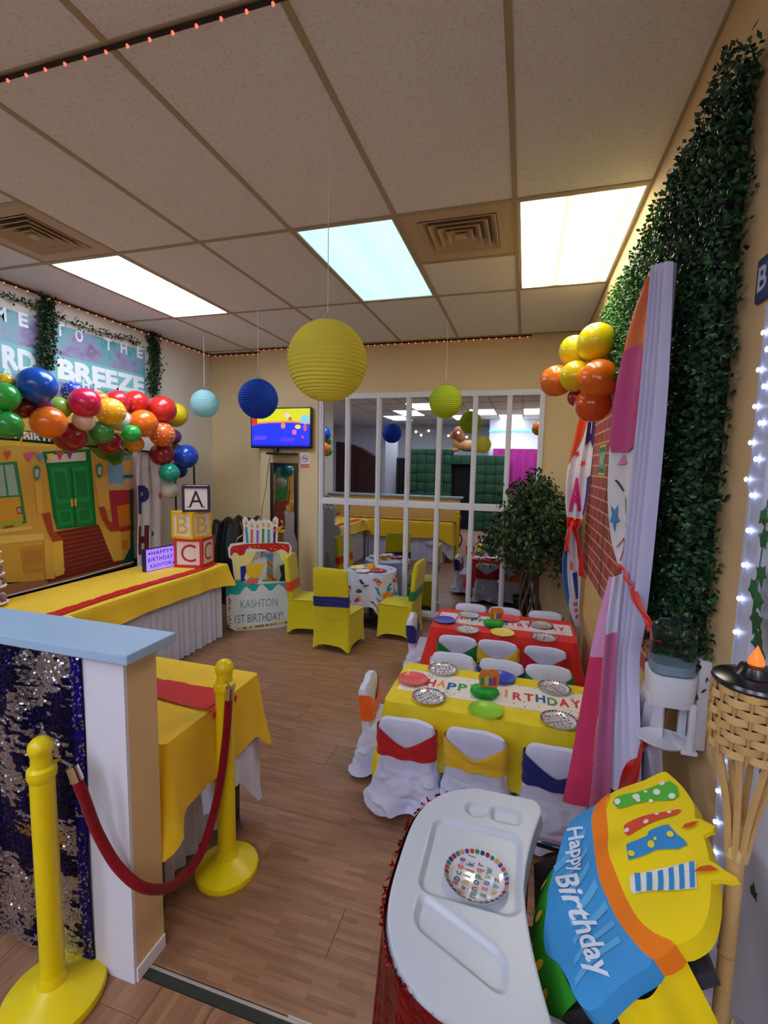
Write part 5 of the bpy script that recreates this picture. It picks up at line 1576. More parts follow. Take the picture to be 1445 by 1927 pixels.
for i, (x, y0, x2, rgb) in enumerate(((468, 380, 487, (60, 160, 160)), (548, 415, 545, (220, 96, 80)), (628, 425, 625, (150, 110, 200)), (705, 408, 703, (86, 140, 56)), (782, 415, 780, (60, 160, 160)), (866, 378, 860, (70, 40, 120)))):
    cprint('candle', [([(x - 17, y0), (x + 17, y0), (x2 + 17, 606), (x2 - 17, 608)], rgb)])
    fx, fy = x, y0 - 58
    cprint('flame', [([(fx - 24, fy + 10), (fx - 14, fy - 20), (fx, fy - 38), (fx + 18, fy - 10), (fx + 22, fy + 16), (fx + 8, fy + 36), (fx - 14, fy + 34)], (216, 180, 70))])
cprint('number_card', [([(385, 930), (520, 900), (640, 660), (780, 730), (870, 690), (930, 760), (990, 900), (1000, 1150), (640, 1170), (390, 1150)], (226, 226, 232)),
                       ([(387, 935), (460, 925), (470, 1000), (440, 1100), (470, 1130), (395, 1148)], (34, 44, 130)),
                       ([(760, 800), (838, 770), (845, 1090), (905, 1100), (905, 1140), (695, 1148), (695, 1120), (752, 1110)], (120, 150, 60)),
                       ([(760, 850), (840, 920), (841, 955), (760, 885)], (190, 50, 60)), ([(770, 810), (820, 790), (842, 830), (841, 880)], (70, 130, 200)),
                       ([(756, 940), (842, 1015), (843, 1050), (755, 975)], (70, 120, 190)), ([(755, 1000), (880, 1115), (840, 1135), (754, 1040)], (190, 50, 60)),
                       ([(930, 930), (1000, 900), (1010, 1140), (925, 1140), (960, 1060)], (30, 34, 70)),
                       ([(475, 920), (560, 880), (640, 900), (735, 880), (690, 1000), (640, 1080), (540, 1100), (470, 1040)], (232, 190, 40)),
                       ([(470, 1130), (520, 1090), (640, 1100), (630, 1160), (600, 1185), (550, 1160), (510, 1190), (465, 1180)], (220, 110, 90))], 'white card with striped figure 1 and coloured shapes')
lt = MB(); pf = CK(760, 765, 0.006); put_text(lt, 'Fun', ink((60, 110, 180)), pf, cu, V((0, 0, 1)), 1.0, bold=0.03, fitw=(CK(840, 765) - CK(672, 765)).length, fith=0.055)
obj('lettering', lt, ck, False)
cprint('teal_icing', [([(190, 1190), (240, 1140), (400, 1110), (420, 1140), (640, 1180), (1000, 1160), (1090, 1150), (1090, 1240), (1040, 1290), (990, 1220), (930, 1180), (880, 1200), (840, 1260), (790, 1275), (740, 1220), (690, 1180), (650, 1200), (600, 1280), (540, 1275), (470, 1210), (430, 1250), (380, 1320), (320, 1330), (240, 1320), (215, 1350), (190, 1360)], (40, 170, 165))])
cprint('name_card', [([(240, 1340), (330, 1365), (430, 1265), (480, 1230), (560, 1310), (620, 1300), (690, 1200), (770, 1300), (840, 1290), (920, 1195), (990, 1240), (1050, 1310), (1060, 1680), (960, 1700), (300, 1810), (270, 1600)], (214, 222, 224))], 'white hand lettered card')
lt = MB(); put_text(lt, 'KASHTON', ink((120, 165, 165)), CK(650, 1445, 0.003), cu, V((0, 0, 1)), 1.0, fitw=(CK(910, 1445) - CK(390, 1445)).length, fith=0.085); obj('lettering', lt, ck, False)
lt = MB(); put_text(lt, '1ST BIRTHDAY!', ink((100, 110, 150)), CK(650, 1645, 0.003), cu, V((0, 0, 1)), 1.0, fitw=(CK(980, 1645) - CK(315, 1645)).length, fith=0.085); obj('lettering', lt, ck, False)
edge = []
for k in range(26):
    y = 1370 + k * 17; edge.append(([(212 + (k % 3) * 14, y), (236 + (k % 3) * 14, y + 4), (240 + (k % 3) * 12, y + 20), (216, y + 22)], random.choice([(200, 120, 110), (90, 90, 60), (210, 180, 160), (50, 60, 50)])))
for k in range(30):
    x = 330 + k * 24; y = 1800 - k * 3.4; edge.append(([(x, y - 10), (x + 24, y - 14), (x + 22, y + 18), (x, y + 22)], random.choice([(214, 196, 60), (220, 206, 90), (140, 120, 50)])))
cprint('edge_print', edge)
obj('easel_back', MB().poly([ca + cu * 0.2 - cn * 0.014, ca + cu * 0.3 - cn * 0.014, ca + cu * 0.28 - cn * 0.2, ca + cu * 0.22 - cn * 0.2], mat((200, 190, 170), 0.8), 0.5, V((0, 0, 1))), ck, False)
rb = smooth_poly([CK(330, 590, 0.03), CK(350, 530, 0.05), CK(420, 480, 0.03), CK(405, 380, 0.05), CK(385, 310, 0.02)], 8)
tag(obj('curling_ribbon', MB().grid(lambda u, v: lerp_poly(rb, u) + V((0, 0, (v - .5) * 0.02)), 24, 2, mat((232, 130, 50), 0.4))), 'orange curling ribbon at the left of the cake cutout', 'ribbon')
rb2 = smooth_poly([CK(850, 560, 0.03), CK(835, 470, 0.05), CK(880, 410, 0.03), CK(950, 380, 0.05), CK(985, 320, 0.02), CK(940, 290, 0.04)], 8)
tag(obj('curling_ribbon', MB().grid(lambda u, v: lerp_poly(rb2, u) + V((0, 0, (v - .5) * 0.03)), 30, 2, mat((236, 140, 60), 0.4))), 'orange curling ribbon at the right candle of the cake cutout', 'ribbon')

# ------------------------------------------------------------ ficus tree in the back right corner
fx, fy = 0.10, 4.56
fc = thing('ficus_tree', 'bushy dark green ficus tree in the back right corner', 'tree', (fx, fy, 0))
obj('pot', MB().lathe([(1e-6, 0), (0.13, 0), (0.17, 0.24), (0.18, 0.25), (0.16, 0.25), (0.15, 0.22), (1e-6, 0.22)], mat((30, 40, 30), 0.6), (fx, fy, 0), 28), fc)
TR = mat((96, 74, 58), 0.9, var=0.2, vscale=40, bump=0.6, bscale=60)
for k in range(9):
    a = 2 * PI * k / 9; P = []
    for s in range(12):
        t_ = s / 11; r_ = 0.105 * (1 - 0.62 * t_) + 0.015 * math.sin(t_ * 9 + k); aa = a + t_ * 2.2
        P.append(V((fx + r_ * math.cos(aa), fy + r_ * math.sin(aa), 0.2 + 0.85 * t_)))
    obj('trunk', MB().tube(P, [0.016 - 0.007 * s / 11 for s in range(12)], TR, 7), fc)
br = []
for k in range(80):
    a = random.random() * 2 * PI; el = random.uniform(-0.3, 1.35); L = random.uniform(0.2, 0.5)
    s0 = V((fx + random.gauss(0, .02), fy + random.gauss(0, .02), random.uniform(0.90, 1.28)))
    e0 = s0 + V((math.cos(a) * math.cos(el) * L * 0.95, math.sin(a) * math.cos(el) * L * 0.8, math.sin(el) * L * 1.1))
    e1 = e0 + V((math.cos(a) * 0.08, math.sin(a) * 0.06, -random.uniform(0.1, 0.3)))
    for q in (e0, e1): q.x = min(q.x, 0.44); q.y = min(q.y, 4.88)
    P = smooth_poly([s0, s0.lerp(e0, 0.5) + V((0, 0, 0.05)), e0, e1], 5)
    br.append(P)
    if k < 46: obj('branch', MB().tube(P, [0.006 - 0.0045 * i / (len(P) - 1) for i in range(len(P))], TR, 5), fc)
FL = [mat((44, 66, 34), 0.45, spec=0.4), mat((58, 84, 42), 0.45, spec=0.4), mat((34, 52, 30), 0.5, spec=0.4), mat((76, 100, 58), 0.45, spec=0.4)]
lm = MB()
for P in br:
    for k in range(95):
        q = lerp_poly(P, 0.25 + 0.75 * random.random()) + V((random.gauss(0, 0.045), random.gauss(0, 0.045), random.gauss(0, 0.04)))
        if q.x > 0.43 or q.y > 4.88: continue
        leaf(lm, q, rdir() + V((0, 0, -0.9)), rdir(), random.uniform(0.045, 0.075), 0.015, random.choice(FL))
obj('leaves', lm, fc, False, kind='stuff', fix=False)

# ------------------------------------------------------------ right wall
bk = thing('brick_backdrop', 'printed red brick wall backdrop on the right wall between the drapes', 'backdrop', (0.49, 3.3, 0.9))
bp_ = [at(1096, 1055, X=0.488), at(1135, 1140, X=0.488)]
z0a, z0b = 0.93, 0.88
obj('sheet', MB().box((0.487, 2.0, 0.90), (0.497, 4.1, 2.25), brick_print_material()), bk, False)
obj('pavement_print', MB().box((0.485, 2.0, 0.55), (0.498, 4.1, 0.90), mat((226, 190, 120), 0.6, var=0.08, vscale=8)), bk, False)
obj('lamp_post_print', MB().poly([V((0.4862, y, z)) for y, z in ((3.17, 0.9), (3.21, 0.9), (3.19, 1.75), (3.175, 1.75))], mat((60, 110, 84), 0.6)), bk, False)
sgb = MB().poly([V((0.4860, y, z)) for y, z in ((3.30, 1.66), (3.56, 1.66), (3.56, 1.86), (3.30, 1.86))], mat((230, 206, 70), 0.6)).poly([V((0.4858, y, z)) for y, z in ((3.31, 1.675), (3.55, 1.675), (3.55, 1.845), (3.31, 1.845))], mat((20, 140, 104), 0.6))
obj('sign_print', sgb, bk, False)
lt = MB(); put_text(lt, 'WAY', mat((226, 240, 232), 0.6), (0.4855, 3.43, 1.76), (0, -1, 0), (0, 0, 1), 1.0, bold=0.02, fitw=0.2, fith=0.11); obj('lettering', lt, bk, False)

def hedge_panel(label, y0, y1, z0, z1, count, x0, thick, cols, L):
    t = thing('boxwood_panel', label, 'hedge panel', (0.49, (y0 + y1) / 2, z0), 'artificial boxwood panels on the right wall')
    obj('backing', MB().box((x0 + thick * 0.6, y0 + 0.075, z0 + 0.04), (0.499, y1 - 0.02, z1 - 0.02), mat((14, 26, 14), 0.9)), t, False)
    mb = MB()
    ms = [mat(c, 0.35, spec=0.45) for c in cols]
    for k in range(count):
        y = random.uniform(y0, y1); z = random.uniform(z0, z1)
        e = 0.018 * noise.noise(V((y * 9, z * 9, 0)))
        if z < z0 + 0.09 and y1 - y0 < 0.8 and z < z0 + 0.09 * (y - y0) / (y1 - y0) * 1.6: continue
        p = V((min(0.49, x0 + thick * random.random() ** (1.3 if y > y0 + 0.05 else 0.9) + e), y + random.gauss(0, .006), z + random.gauss(0, .006)))
        d = rdir() + V((-0.5, -0.1, 0.25))
        leaf(mb, p, d, (rdir() * 0.8 + V((-1, -0.2, 0.2))).normalized(), L * random.uniform(0.7, 1.25), L * 0.32, random.choice(ms))
    obj('leaves', mb, t, False, kind='stuff', fix=False)
BOX_DIM = [(22, 58, 30), (30, 74, 36), (18, 44, 26), (40, 92, 44), (26, 64, 40)]  # boxwood toned darker where less light falls
BOX_LIT = [(52, 112, 40), (70, 134, 46), (40, 92, 36), (88, 150, 56)]  # same boxwood, lamp light put into a lighter green
hedge_panel('boxwood hedge panel in a green darkened for weaker light, nearest one on the right wall beside the dispenser', 1.392, 1.985, 1.07, 2.72, 16000, 0.425, 0.07, BOX_DIM, 0.022)
hedge_panel('boxwood hedge panel in a green lightened for lamp light, high on the right wall behind the drape', 1.99, 3.52, 2.15, 2.74, 9000, 0.44, 0.05, BOX_LIT, 0.022)
hedge_panel('boxwood hedge panel behind the white drape on the right wall', 1.99, 2.35, 1.0, 2.15, 4000, 0.44, 0.05, BOX_DIM, 0.022)

# drapes
ND = V((-0.9, -0.4, 0))
def XW(px, py, X): return at(px, py, X=X)
cw = fabric((224, 222, 238))
cd = thing('party_drape', 'white drape with pink balloon print and lavender sheer edge, nearer one on the right wall', 'drape', (0.4, 1.9, 0.6))
XC = 0.385
Lp = [XW(x, y, XC) for x, y in ((1222, 515), (1192, 600), (1168, 700), (1155, 790), (1147, 880), (1146, 950), (1152, 1020), (1166, 1068))]
Rp = [XW(x, y, XC) for x, y in ((1240, 505), (1226, 600), (1216, 700), (1207, 790), (1198, 880), (1192, 950), (1186, 1020), (1180, 1068))]
f1 = ribbon_fn(Lp, Rp, 1.2, 0.010, ND)
obj('printed_cloth', MB().grid(lambda u, v: f1(u, v), 30, 50, cw), cd)
def up(mbx, pts, rgb, lift=0.004, cuts=4): bend_poly(mbx, pts, ink(rgb, 0.6), lambda a, b: f1(a, b, lift), cuts)
pp = MB()
up(pp, [(0.0, 0.02), (1, 0.0), (1, 0.30), (0.7, 0.24), (0.1, 0.27), (0.0, 0.22)], (226, 106, 44)); obj('orange_print', pp, cd)
pp = MB()
up(pp, [(0.1, 0.26), (0.7, 0.22), (1, 0.25), (1, 0.56), (0.8, 0.575), (0.15, 0.565), (0.03, 0.53), (0.02, 0.35)], (196, 56, 138), 0.006); obj('balloon_print', pp, cd, label='magenta balloon print')
pp = MB(); up(pp, [(0.35, 0.61), (0.5, 0.575), (0.72, 0.61)], (216, 130, 184), 0.006, 2); obj('balloon_tip_print', pp, cd)
pp = MB()
for pts in ([(0.30, 0.655), (0.36, 0.655), (0.62, 0.70), (0.56, 0.70)], [(0.70, 0.72), (0.78, 0.735), (0.80, 0.78), (0.74, 0.79)], [(0.74, 0.81), (0.80, 0.82), (0.98, 0.845), (0.9, 0.85)]): up(pp, pts, (44, 34, 60), 0.005, 1)
obj('string_print', pp, cd)
pp = MB(); up(pp, [(0.3 + (x) * 1.0, 0.78 + y * 0.32) for x, y in star(0, 0, 0.17, 5, 0.42, 0.4)], (70, 140, 200), 0.005, 1); obj('star_print', pp, cd)
pp = MB()
for i in range(7):
    q0, q1 = i / 7, (i + 1) / 7
    def c2(q): return (0.25 + 0.35 * math.sin(q * 2.6 + 0.2), 0.90 - 0.045 * math.sin(q * 3.1) + 0.07 * q * (1 if q > .5 else 0.4))
    a_, b_ = c2(q0), c2(q1)
    up(pp, [(a_[0] - .03, a_[1]), (a_[0] + .03, a_[1]), (b_[0] + .03, b_[1]), (b_[0] - .03, b_[1])], (170, 60, 90), 0.005, 0)
obj('squiggle_print', pp, cd)
XS = 0.365
Lp = [XW(x, y, XS) for x, y in ((1236, 500), (1218, 700), (1203, 850), (1190, 980), (1180, 1080), (1168, 1200), (1158, 1320), (1148, 1480))]
Rp = [XW(x, y, XS) for x, y in ((1267, 492), (1253, 700), (1238, 860), (1226, 980), (1216, 1080), (1205, 1180), (1196, 1260), (1206, 1500))]
f2 = ribbon_fn(Lp, Rp, 3.5, 0.024, ND)
obj('sheer_edge', MB().grid(lambda u, v: f2(u, v), 60, 50, mat((206, 204, 238), 0.8, sheen=0.3, spec=0.2)), cd, label='lavender sheer edge')
# fold of white cloth behind the dispenser and lower tail
Lp = [XW(x, y, 0.385) for x, y in ((1228, 1240), (1195, 1340), (1160, 1420), (1146, 1480))]
Rp = [XW(x, y, 0.41) for x, y in ((1250, 1260), (1252, 1330), (1250, 1420), (1255, 1520))]
f3 = ribbon_fn(Lp, Rp, 3, 0.010, ND)
obj('lower_fold', MB().grid(lambda u, v: f3(u, v), 40, 20, cw), cd)
# pink lower part
YP = 1.74
Lp = [at(x, y, Y=YP) for x, y in ((1146, 1085), (1128, 1150), (1108, 1240), (1090, 1340), (1074, 1430), (1058, 1508))]
Mp = [at(x, y, Y=YP - 0.02) for x, y in ((1152, 1085), (1143, 1150), (1135, 1240), (1126, 1340), (1116, 1430), (1108, 1520))]
Rp = [at(x, y, Y=YP) for x, y in ((1172, 1080), (1164, 1150), (1158, 1240), (1153, 1340), (1150, 1430), (1148, 1524))]
f4 = ribbon_fn(Lp, Mp, 0.6, 0.006, V((0, -1, 0))); f5 = ribbon_fn(Mp, Rp, 1.0, 0.006, V((0, -1, 0)))
PK1 = mat((214, 58, 104), 0.6, var=0.05, vscale=5, sheen=0.2, spec=0.25); PK2_ = mat((204, 110, 152), 0.65, sheen=0.2, spec=0.25); PK3 = mat((226, 160, 206), 0.65, sheen=0.2, spec=0.25)
g4 = lambda a, b: (lambda u, v: f4(u, a + (b - a) * v)); g5 = lambda a, b: (lambda u, v: f5(u, a + (b - a) * v))
obj('pink_cloth', MB().grid(g4(0.34, 1.0), 12, 26, PK1), cd, label='deep pink gathered cloth')
obj('pink_cloth', MB().grid(g5(0.24, 1.0), 12, 26, PK2_), cd, label='dusty pink gathered cloth')
obj('pink_cloth', MB().grid(g4(0.0, 0.34), 12, 14, PK3), cd, label='pale pink top of the gathered cloth')
obj('pink_cloth', MB().grid(g5(0.0, 0.24), 12, 14, cw), cd)
# red ribbon tie
rt_ = thing('ribbon_tie', 'red satin ribbon tying back the nearer drape on the right wall', 'ribbon', (0.36, 1.9, 0.6))
Rm = satin((218, 40, 30))
P1 = [XW(1166, 1066, 0.35), XW(1180, 1090, 0.34), XW(1200, 1135, 0.345), XW(1222, 1175, 0.36), XW(1240, 1205, 0.385)]
def band_fn(P, w0, w1):
    P = smooth_poly(P, 8)
    def fn(u, v):
        p = lerp_poly(P, u); t = (lerp_poly(P, min(1, u + .02)) - lerp_poly(P, max(0, u - .02))).normalized()
        s = t.cross(V((-0.9, -0.4, 0))).normalized(); w = w0 + (w1 - w0) * u
        return p + s * (v - .5) * w + V((-0.9, -0.4, 0)) * (0.006 * math.sin(v * 6) + 0.004 * math.sin(u * 17 + v * 4))
    return fn
obj('band', MB().grid(band_fn(P1, 0.030, 0.038), 40, 8, Rm), rt_)
P2 = [XW(1246, 1326, 0.465), XW(1238, 1358, 0.455), XW(1212, 1398, 0.374), XW(1190, 1450, 0.332), XW(1170, 1510, 0.325), XW(1150, 1570, 0.32)]
obj('tail', MB().grid(band_fn(P2, 0.045, 0.07), 40, 8, satin((180, 20, 18))), rt_)
obj('knot', MB().sphere(XW(1170, 1070, 0.355), 0.017, Rm, 12, 8, (1, 1.2, 0.8)), rt_)

# far drape
fd = thing('party_drape', 'white drape with stars and a pink letter A, tied with red, beside the ficus', 'drape', (0.4, 4.0, 0.5))
YF = 3.9
Lp = [at(x, y, Y=YF) for x, y in ((1092, 775), (1080, 830), (1067, 890), (1064, 940), (1068, 985), (1066, 1010), (1058, 1060), (1062, 1110), (1072, 1150), (1084, 1180))]
Rp = [at(x, y, Y=YF) for x, y in ((1122, 770), (1118, 830), (1112, 890), (1106, 940), (1096, 980), (1088, 1000), (1094, 1060), (1092, 1110), (1090, 1150), (1092, 1182))]
f6 = ribbon_fn(Lp, Rp, 2.2, 0.016, V((-0.3, -1, 0)).normalized())
obj('cloth', MB().grid(lambda u, v: f6(u, v), 40, 60, cw), fd)
def fp(name, pts, rgb, cuts=3, lift=0.006):
    m_ = MB(); bend_poly(m_, pts, ink(rgb), lambda a, b: f6(a, b, lift), cuts); obj(name, m_, fd)
fp('orange_print', [(0, 0.0), (0.62, 0.0), (0.45, 0.10), (0.2, 0.18), (0.0, 0.24)], (228, 80, 44))
fp('pennant_print', [(0.62, 0.02), (1.0, 0.02), (1.0, 0.17), (0.82, 0.13), (0.62, 0.16)], (70, 36, 110), lift=0.02)
lt = MB(); bend_text(lt, 'T', ink((226, 220, 232)), lambda a, b: f6(a, b, 0.026), 0.81, 0.075, 0.2, -0.06, 0.01, 1); obj('lettering', lt, fd)
fp('star_print', [(0.28 + x * 1.0, 0.19 + y * 0.13) for x, y in star(0, 0, 0.14)], (230, 70, 90), 1)
fp('star_print', [(0.62 + x * 1.0, 0.235 + y * 0.13) for x, y in star(0, 0, 0.14)], (236, 100, 90), 1)
lt = MB(); bend_text(lt, 'A', ink((214, 44, 130)), lambda a, b: f6(a, b, 0.010), 0.46, 0.375, 0.62, -0.155, 0.04, 2); obj('lettering', lt, fd)
fp('purple_edge_print', [(0.86, 0.30), (1.0, 0.29), (1.0, 0.48), (0.9, 0.46)], (84, 64, 160))
fp('blue_print', [(0.0, 0.62), (0.22, 0.62), (0.25, 0.85), (0.0, 0.93)], (50, 110, 190), 3)
fp('candle_print', [(0.55, 0.74), (0.75, 0.735), (0.9, 0.86), (0.72, 0.865)], (56, 66, 150), 2)
fp('flame_print', [(0.45, 0.725), (0.42, 0.70), (0.48, 0.675), (0.58, 0.70), (0.58, 0.725)], (226, 120, 60), 1)
for k, (a_, b_) in enumerate(((0.68, 0.885), (0.7, 0.915), (0.72, 0.945))):
    fp('word_print', [(a_ - .16, b_ - .006), (a_ + .14, b_ - .008), (a_ + .14, b_ + .008), (a_ - .16, b_ + .01)], (206, 110, 100), 1)
rk = thing('ribbon_tie', 'red ribbon tied around the farther drape beside the ficus', 'ribbon', at(1078, 990, Y=3.85))
c0 = at(1079, 982, Y=3.84)
km = MB(); bend_poly(km, [(0.0, 0.475), (1.0, 0.49), (1.0, 0.525), (0.5, 0.545), (0.0, 0.53)], Rm, lambda a, b: f6(a, b, 0.014), 4); obj('band', km, rk)
obj('knot', MB().sphere(c0 + V((0, 0.02, -0.03)), 0.024, Rm, 14, 10, (1.0, 0.7, 1.1)), rk)
Pq = [c0, at(1084, 1005, Y=3.83), at(1091, 1040, Y=3.83), at(1094, 1085, Y=3.83)]
obj('tail', MB().grid(band_fn(Pq, 0.05, 0.08), 24, 6, Rm), rk)
Pq = [c0, at(1070, 1002, Y=3.83), at(1066, 1020, Y=3.83), at(1066, 1038, Y=3.83)]
obj('tail', MB().grid(band_fn(Pq, 0.04, 0.07), 20, 6, Rm), rk)
# ------------------------------------------------------------ dispenser on the right wall
dp = thing('dispenser', 'white wall dispenser with clear bottle and drip tray on the right wall', 'dispenser', (0.42, 1.40, 0.95))
DW = mat((226, 226, 236), 0.35, spec=0.5)
dy = 1.405
def DV(x, y, z): return V((x, dy + y, z))
obj('back_plate', MB().box(DV(0.468, -0.012, 0.95), DV(0.499, 0.055, 1.20), DW, 0.006), dp)
def dbody(u, v):
    a = u * 2 * PI; c, s = math.cos(a), math.sin(a)
    e = 0.55
    k = 1 - 0.12 * v ** 2
    return DV(0.405 + 0.058 * k * math.copysign(abs(c) ** e, c), 0.055 * k * math.copysign(abs(s) ** e, s), 1.160 - 0.085 * v)
mb = MB().grid(dbody, 40, 8, DW, closeu=True)
mb.add([dbody(i / 40, 0) for i in range(40)], [tuple(range(40))], DW).add([dbody(i / 40, 1) for i in range(40)], [tuple(range(40))], DW)
obj('body', mb, dp)
obj('spout', MB().box(DV(0.35, -0.03, 1.065), DV(0.39, 0.03, 1.105), DW, 0.008), dp)
def clear_mat():
    m = bpy.data.materials.new('clear_plastic'); m.use_nodes = True
    b = m.node_tree.nodes['Principled BSDF']
    b.inputs['Base Color'].default_value = (0.84, 0.88, 0.90, 1); b.inputs['Roughness'].default_value = 0.08
    b.inputs['Transmission Weight'].default_value = 1.0; b.inputs['IOR'].default_value = 1.25
    b.inputs['Specular IOR Level'].default_value = 0.6
    return m
CLR = clear_mat()
def dbot(u, v):
    a = u * 2 * PI; c, s = math.cos(a), math.sin(a); e = 0.6
    k = 1.0 if v < 0.8 else 1 - 0.35 * ((v - 0.8) / 0.2) ** 2
    return DV(0.405 + 0.052 * k * math.copysign(abs(c) ** e, c), 0.05 * k * math.copysign(abs(s) ** e, s), 1.161 + 0.135 * v)
mb = MB().grid(dbot, 40, 12, CLR, closeu=True)
mb.add([dbot(i / 40, 1) for i in range(40)], [tuple(range(40))], CLR)
obj('bottle', mb, dp, label='clear plastic bottle')
lq = MB().grid(lambda u, v: DV(0.405, 0, 1.1625) + (dbot(u, 0) - DV(0.405, 0, 1.161)) * 0.93 + V((0, 0, 0.025 * v)), 40, 3, mat((150, 176, 196), 0.1, spec=0.6), closeu=True)
lq.add([DV(0.405, 0, 1.1625) + (dbot(i / 40, 0) - DV(0.405, 0, 1.161)) * 0.93 + V((0, 0, 0.025)) for i in range(40)], [tuple(range(40))], mat((150, 176, 196), 0.1, spec=0.6))
obj('liquid', lq, dp)
obj('side_arm', MB().box(DV(0.445, 0.035, 0.955), DV(0.465, 0.05, 1.09), DW, 0.003), dp)
obj('side_arm', MB().box(DV(0.445, -0.045, 0.955), DV(0.46, -0.033, 1.09), DW, 0.003), dp)
tr = MB()
tr.lathe([(1e-6, 0.0), (0.75, 0.0), (0.95, 0.16), (1.0, 0.24), (0.97, 0.26), (0.9, 0.17), (0.7, 0.06), (1e-6, 0.06)], DW, DV(0.40, 0, 0.952), 36, Matrix.Diagonal((0.066, 0.055, 0.055)))
tr.box(DV(0.43, -0.05, 0.952), DV(0.47, 0.05, 0.964), DW, 0.004)
obj('drip_tray', tr, dp)

# ------------------------------------------------------------ blue plaque, LED string
bq = thing('wall_plaque', 'small blue plaque high at the right picture edge', 'sign', (0.495, 1.27, 2.08))
obj('plate', MB().box((0.490, 1.20, 2.085), (0.4995, 1.335, 2.185), mat((60, 76, 130), 0.35), 0.006), bq)
lt = MB(); put_text(lt, 'B1', mat((200, 206, 226), 0.4), (0.4893, 1.285, 2.135), (0, -1, 0), (0, 0, 1), 1.0, bold=0.02, fitw=0.07, fith=0.055); obj('lettering', lt, bq, False)
ls = thing('string_lights', 'string of cold white lights down the pale door casing at the right', 'string lights', (0.47, 1.28, 0.2))
LEDM = mat((190, 205, 255), 0.4, emit=3.0)
leds = [(1436, 626), (1443, 657), (1427, 696), (1437, 727), (1420, 765), (1430, 796), (1412, 833), (1422, 864), (1404, 902), (1414, 932), (1407, 998), (1399, 1063), (1390, 1126), (1383, 1189), (1373, 1280), (1362, 1371), (1354, 1430), (1350, 1488), (1345, 1546), (1341, 1602), (1334, 1660), (1326, 1720), (1319, 1775), (1313, 1820), (1307, 1872), (1301, 1921)]
P = [at(x, y, X=0.472) for x, y in leds]
obj('wire', MB().tube(P, 0.0016, mat((200, 204, 220), 0.4), 5), ls)
for q in P:
    obj('bulb', MB().sphere(q, 0.0042, LEDM, 10, 6, (1, 1, 1.3)), ls)

# ------------------------------------------------------------ bamboo torch
tp = V((0.385, 0.905, 0))
tt = thing('bamboo_torch', 'bamboo garden torch with woven basket and black lid at the right picture edge', 'torch', tp)
BAM = mat((206, 166, 104), 0.55, var=0.12, vscale=9, bump=0.3, bscale=40); BAM2 = mat((184, 142, 84), 0.55, var=0.15, vscale=12)
obj('pole', MB().tube([tp + V((0, 0, 0)), tp + V((0, 0, 1.10))], 0.013, BAM, 14), tt)
for z in (0.25, 0.55, 0.85):
    obj('node', MB().lathe([(0.013, z - 0.004), (0.0155, z), (0.013, z + 0.004)], BAM2, tp, 14), tt)
obj('binding', MB().lathe([(0.0145, 1.03), (0.0175, 1.035), (0.0175, 1.05), (0.0145, 1.055)], mat((220, 190, 130), 0.7), tp, 14), tt)
for k in range(8):
    a = 2 * PI * k / 8 + 0.2
    P = [tp + V((0.012 * math.cos(a), 0.012 * math.sin(a), 1.03)), tp + V((0.022 * math.cos(a), 0.022 * math.sin(a), 1.12)), tp + V((0.043 * math.cos(a), 0.043 * math.sin(a), 1.22)), tp + V((0.05 * math.cos(a), 0.05 * math.sin(a), 1.26))]
    obj('slat', MB().tube(smooth_poly(P, 4), 0.0055, BAM, 6), tt)
z0, z1 = 1.232, 1.348; R0 = 0.0545; rows = 8; st_ = 16
for k in range(rows):
    zc = z0 + (z1 - z0) * (k + 0.5) / rows; hh = (z1 - z0) / rows * 0.47
    def wv(u, v, k=k, zc=zc, hh=hh):
        a = u * 2 * PI
        r_ = R0 * (1 + 0.05 * math.sin((zc - z0) / (z1 - z0) * PI)) + 0.0032 * math.cos(a * st_ / 2 + (PI if k % 2 else 0))
        return tp + V((r_ * math.cos(a), r_ * math.sin(a), zc - hh + 2 * hh * v))
    m_ = BAM if k % 2 else mat((214, 178, 118), 0.55, var=0.12, vscale=20)
    obj('woven_strip', MB().grid(wv, 96, 3, m_, closeu=True), tt)
for k in range(st_):
    a = 2 * PI * k / st_
    obj('upright', MB().tube([tp + V(((R0 + 0.0005) * math.cos(a), (R0 + .0005) * math.sin(a), z0 - 0.004)), tp + V(((R0 + 0.0035) * math.cos(a), (R0 + .0035) * math.sin(a), (z0 + z1) / 2)), tp + V(((R0 + .0005) * math.cos(a), (R0 + .0005) * math.sin(a), z1 + 0.004))], 0.0028, BAM2, 5), tt)
obj('basket_lining', MB().lathe([(1e-6, z0 + 0.004), (R0 - 0.006, z0 + 0.004), (R0 - 0.006, z1)], mat((60, 44, 30), 0.9), tp, 24), tt)
LID = mat((18, 16, 20), 0.22, spec=0.6)
obj('lid', MB().lathe([(1e-6, z1 - 0.002), (0.058, z1 - 0.002), (0.0605, z1 + 0.003), (0.058, z1 + 0.008), (0.046, z1 + 0.013), (0.03, z1 + 0.016), (0.026, z1 + 0.022), (0.022, z1 + 0.030), (0.012, z1 + 0.033), (1e-6, z1 + 0.033)], LID, tp, 36), tt)
obj('flame_tip', MB().lathe([(0.011, z1 + 0.030), (0.012, z1 + 0.036), (0.009, z1 + 0.046), (0.004, z1 + 0.058), (1e-6, z1 + 0.066)], mat((246, 120, 40), 0.4, emit=0.25), tp, 16, sx=1.0), tt, label='orange flame shaped tip')
obj('handle', MB().tube(smooth_poly([tp + V((-0.012, -0.056, z1 - 0.018)), tp + V((0.01, -0.066, z1 - 0.024)), tp + V((0.04, -0.05, z1 - 0.016))], 5), 0.0018, mat((226, 206, 150), 0.4, 0.5), 5), tt)

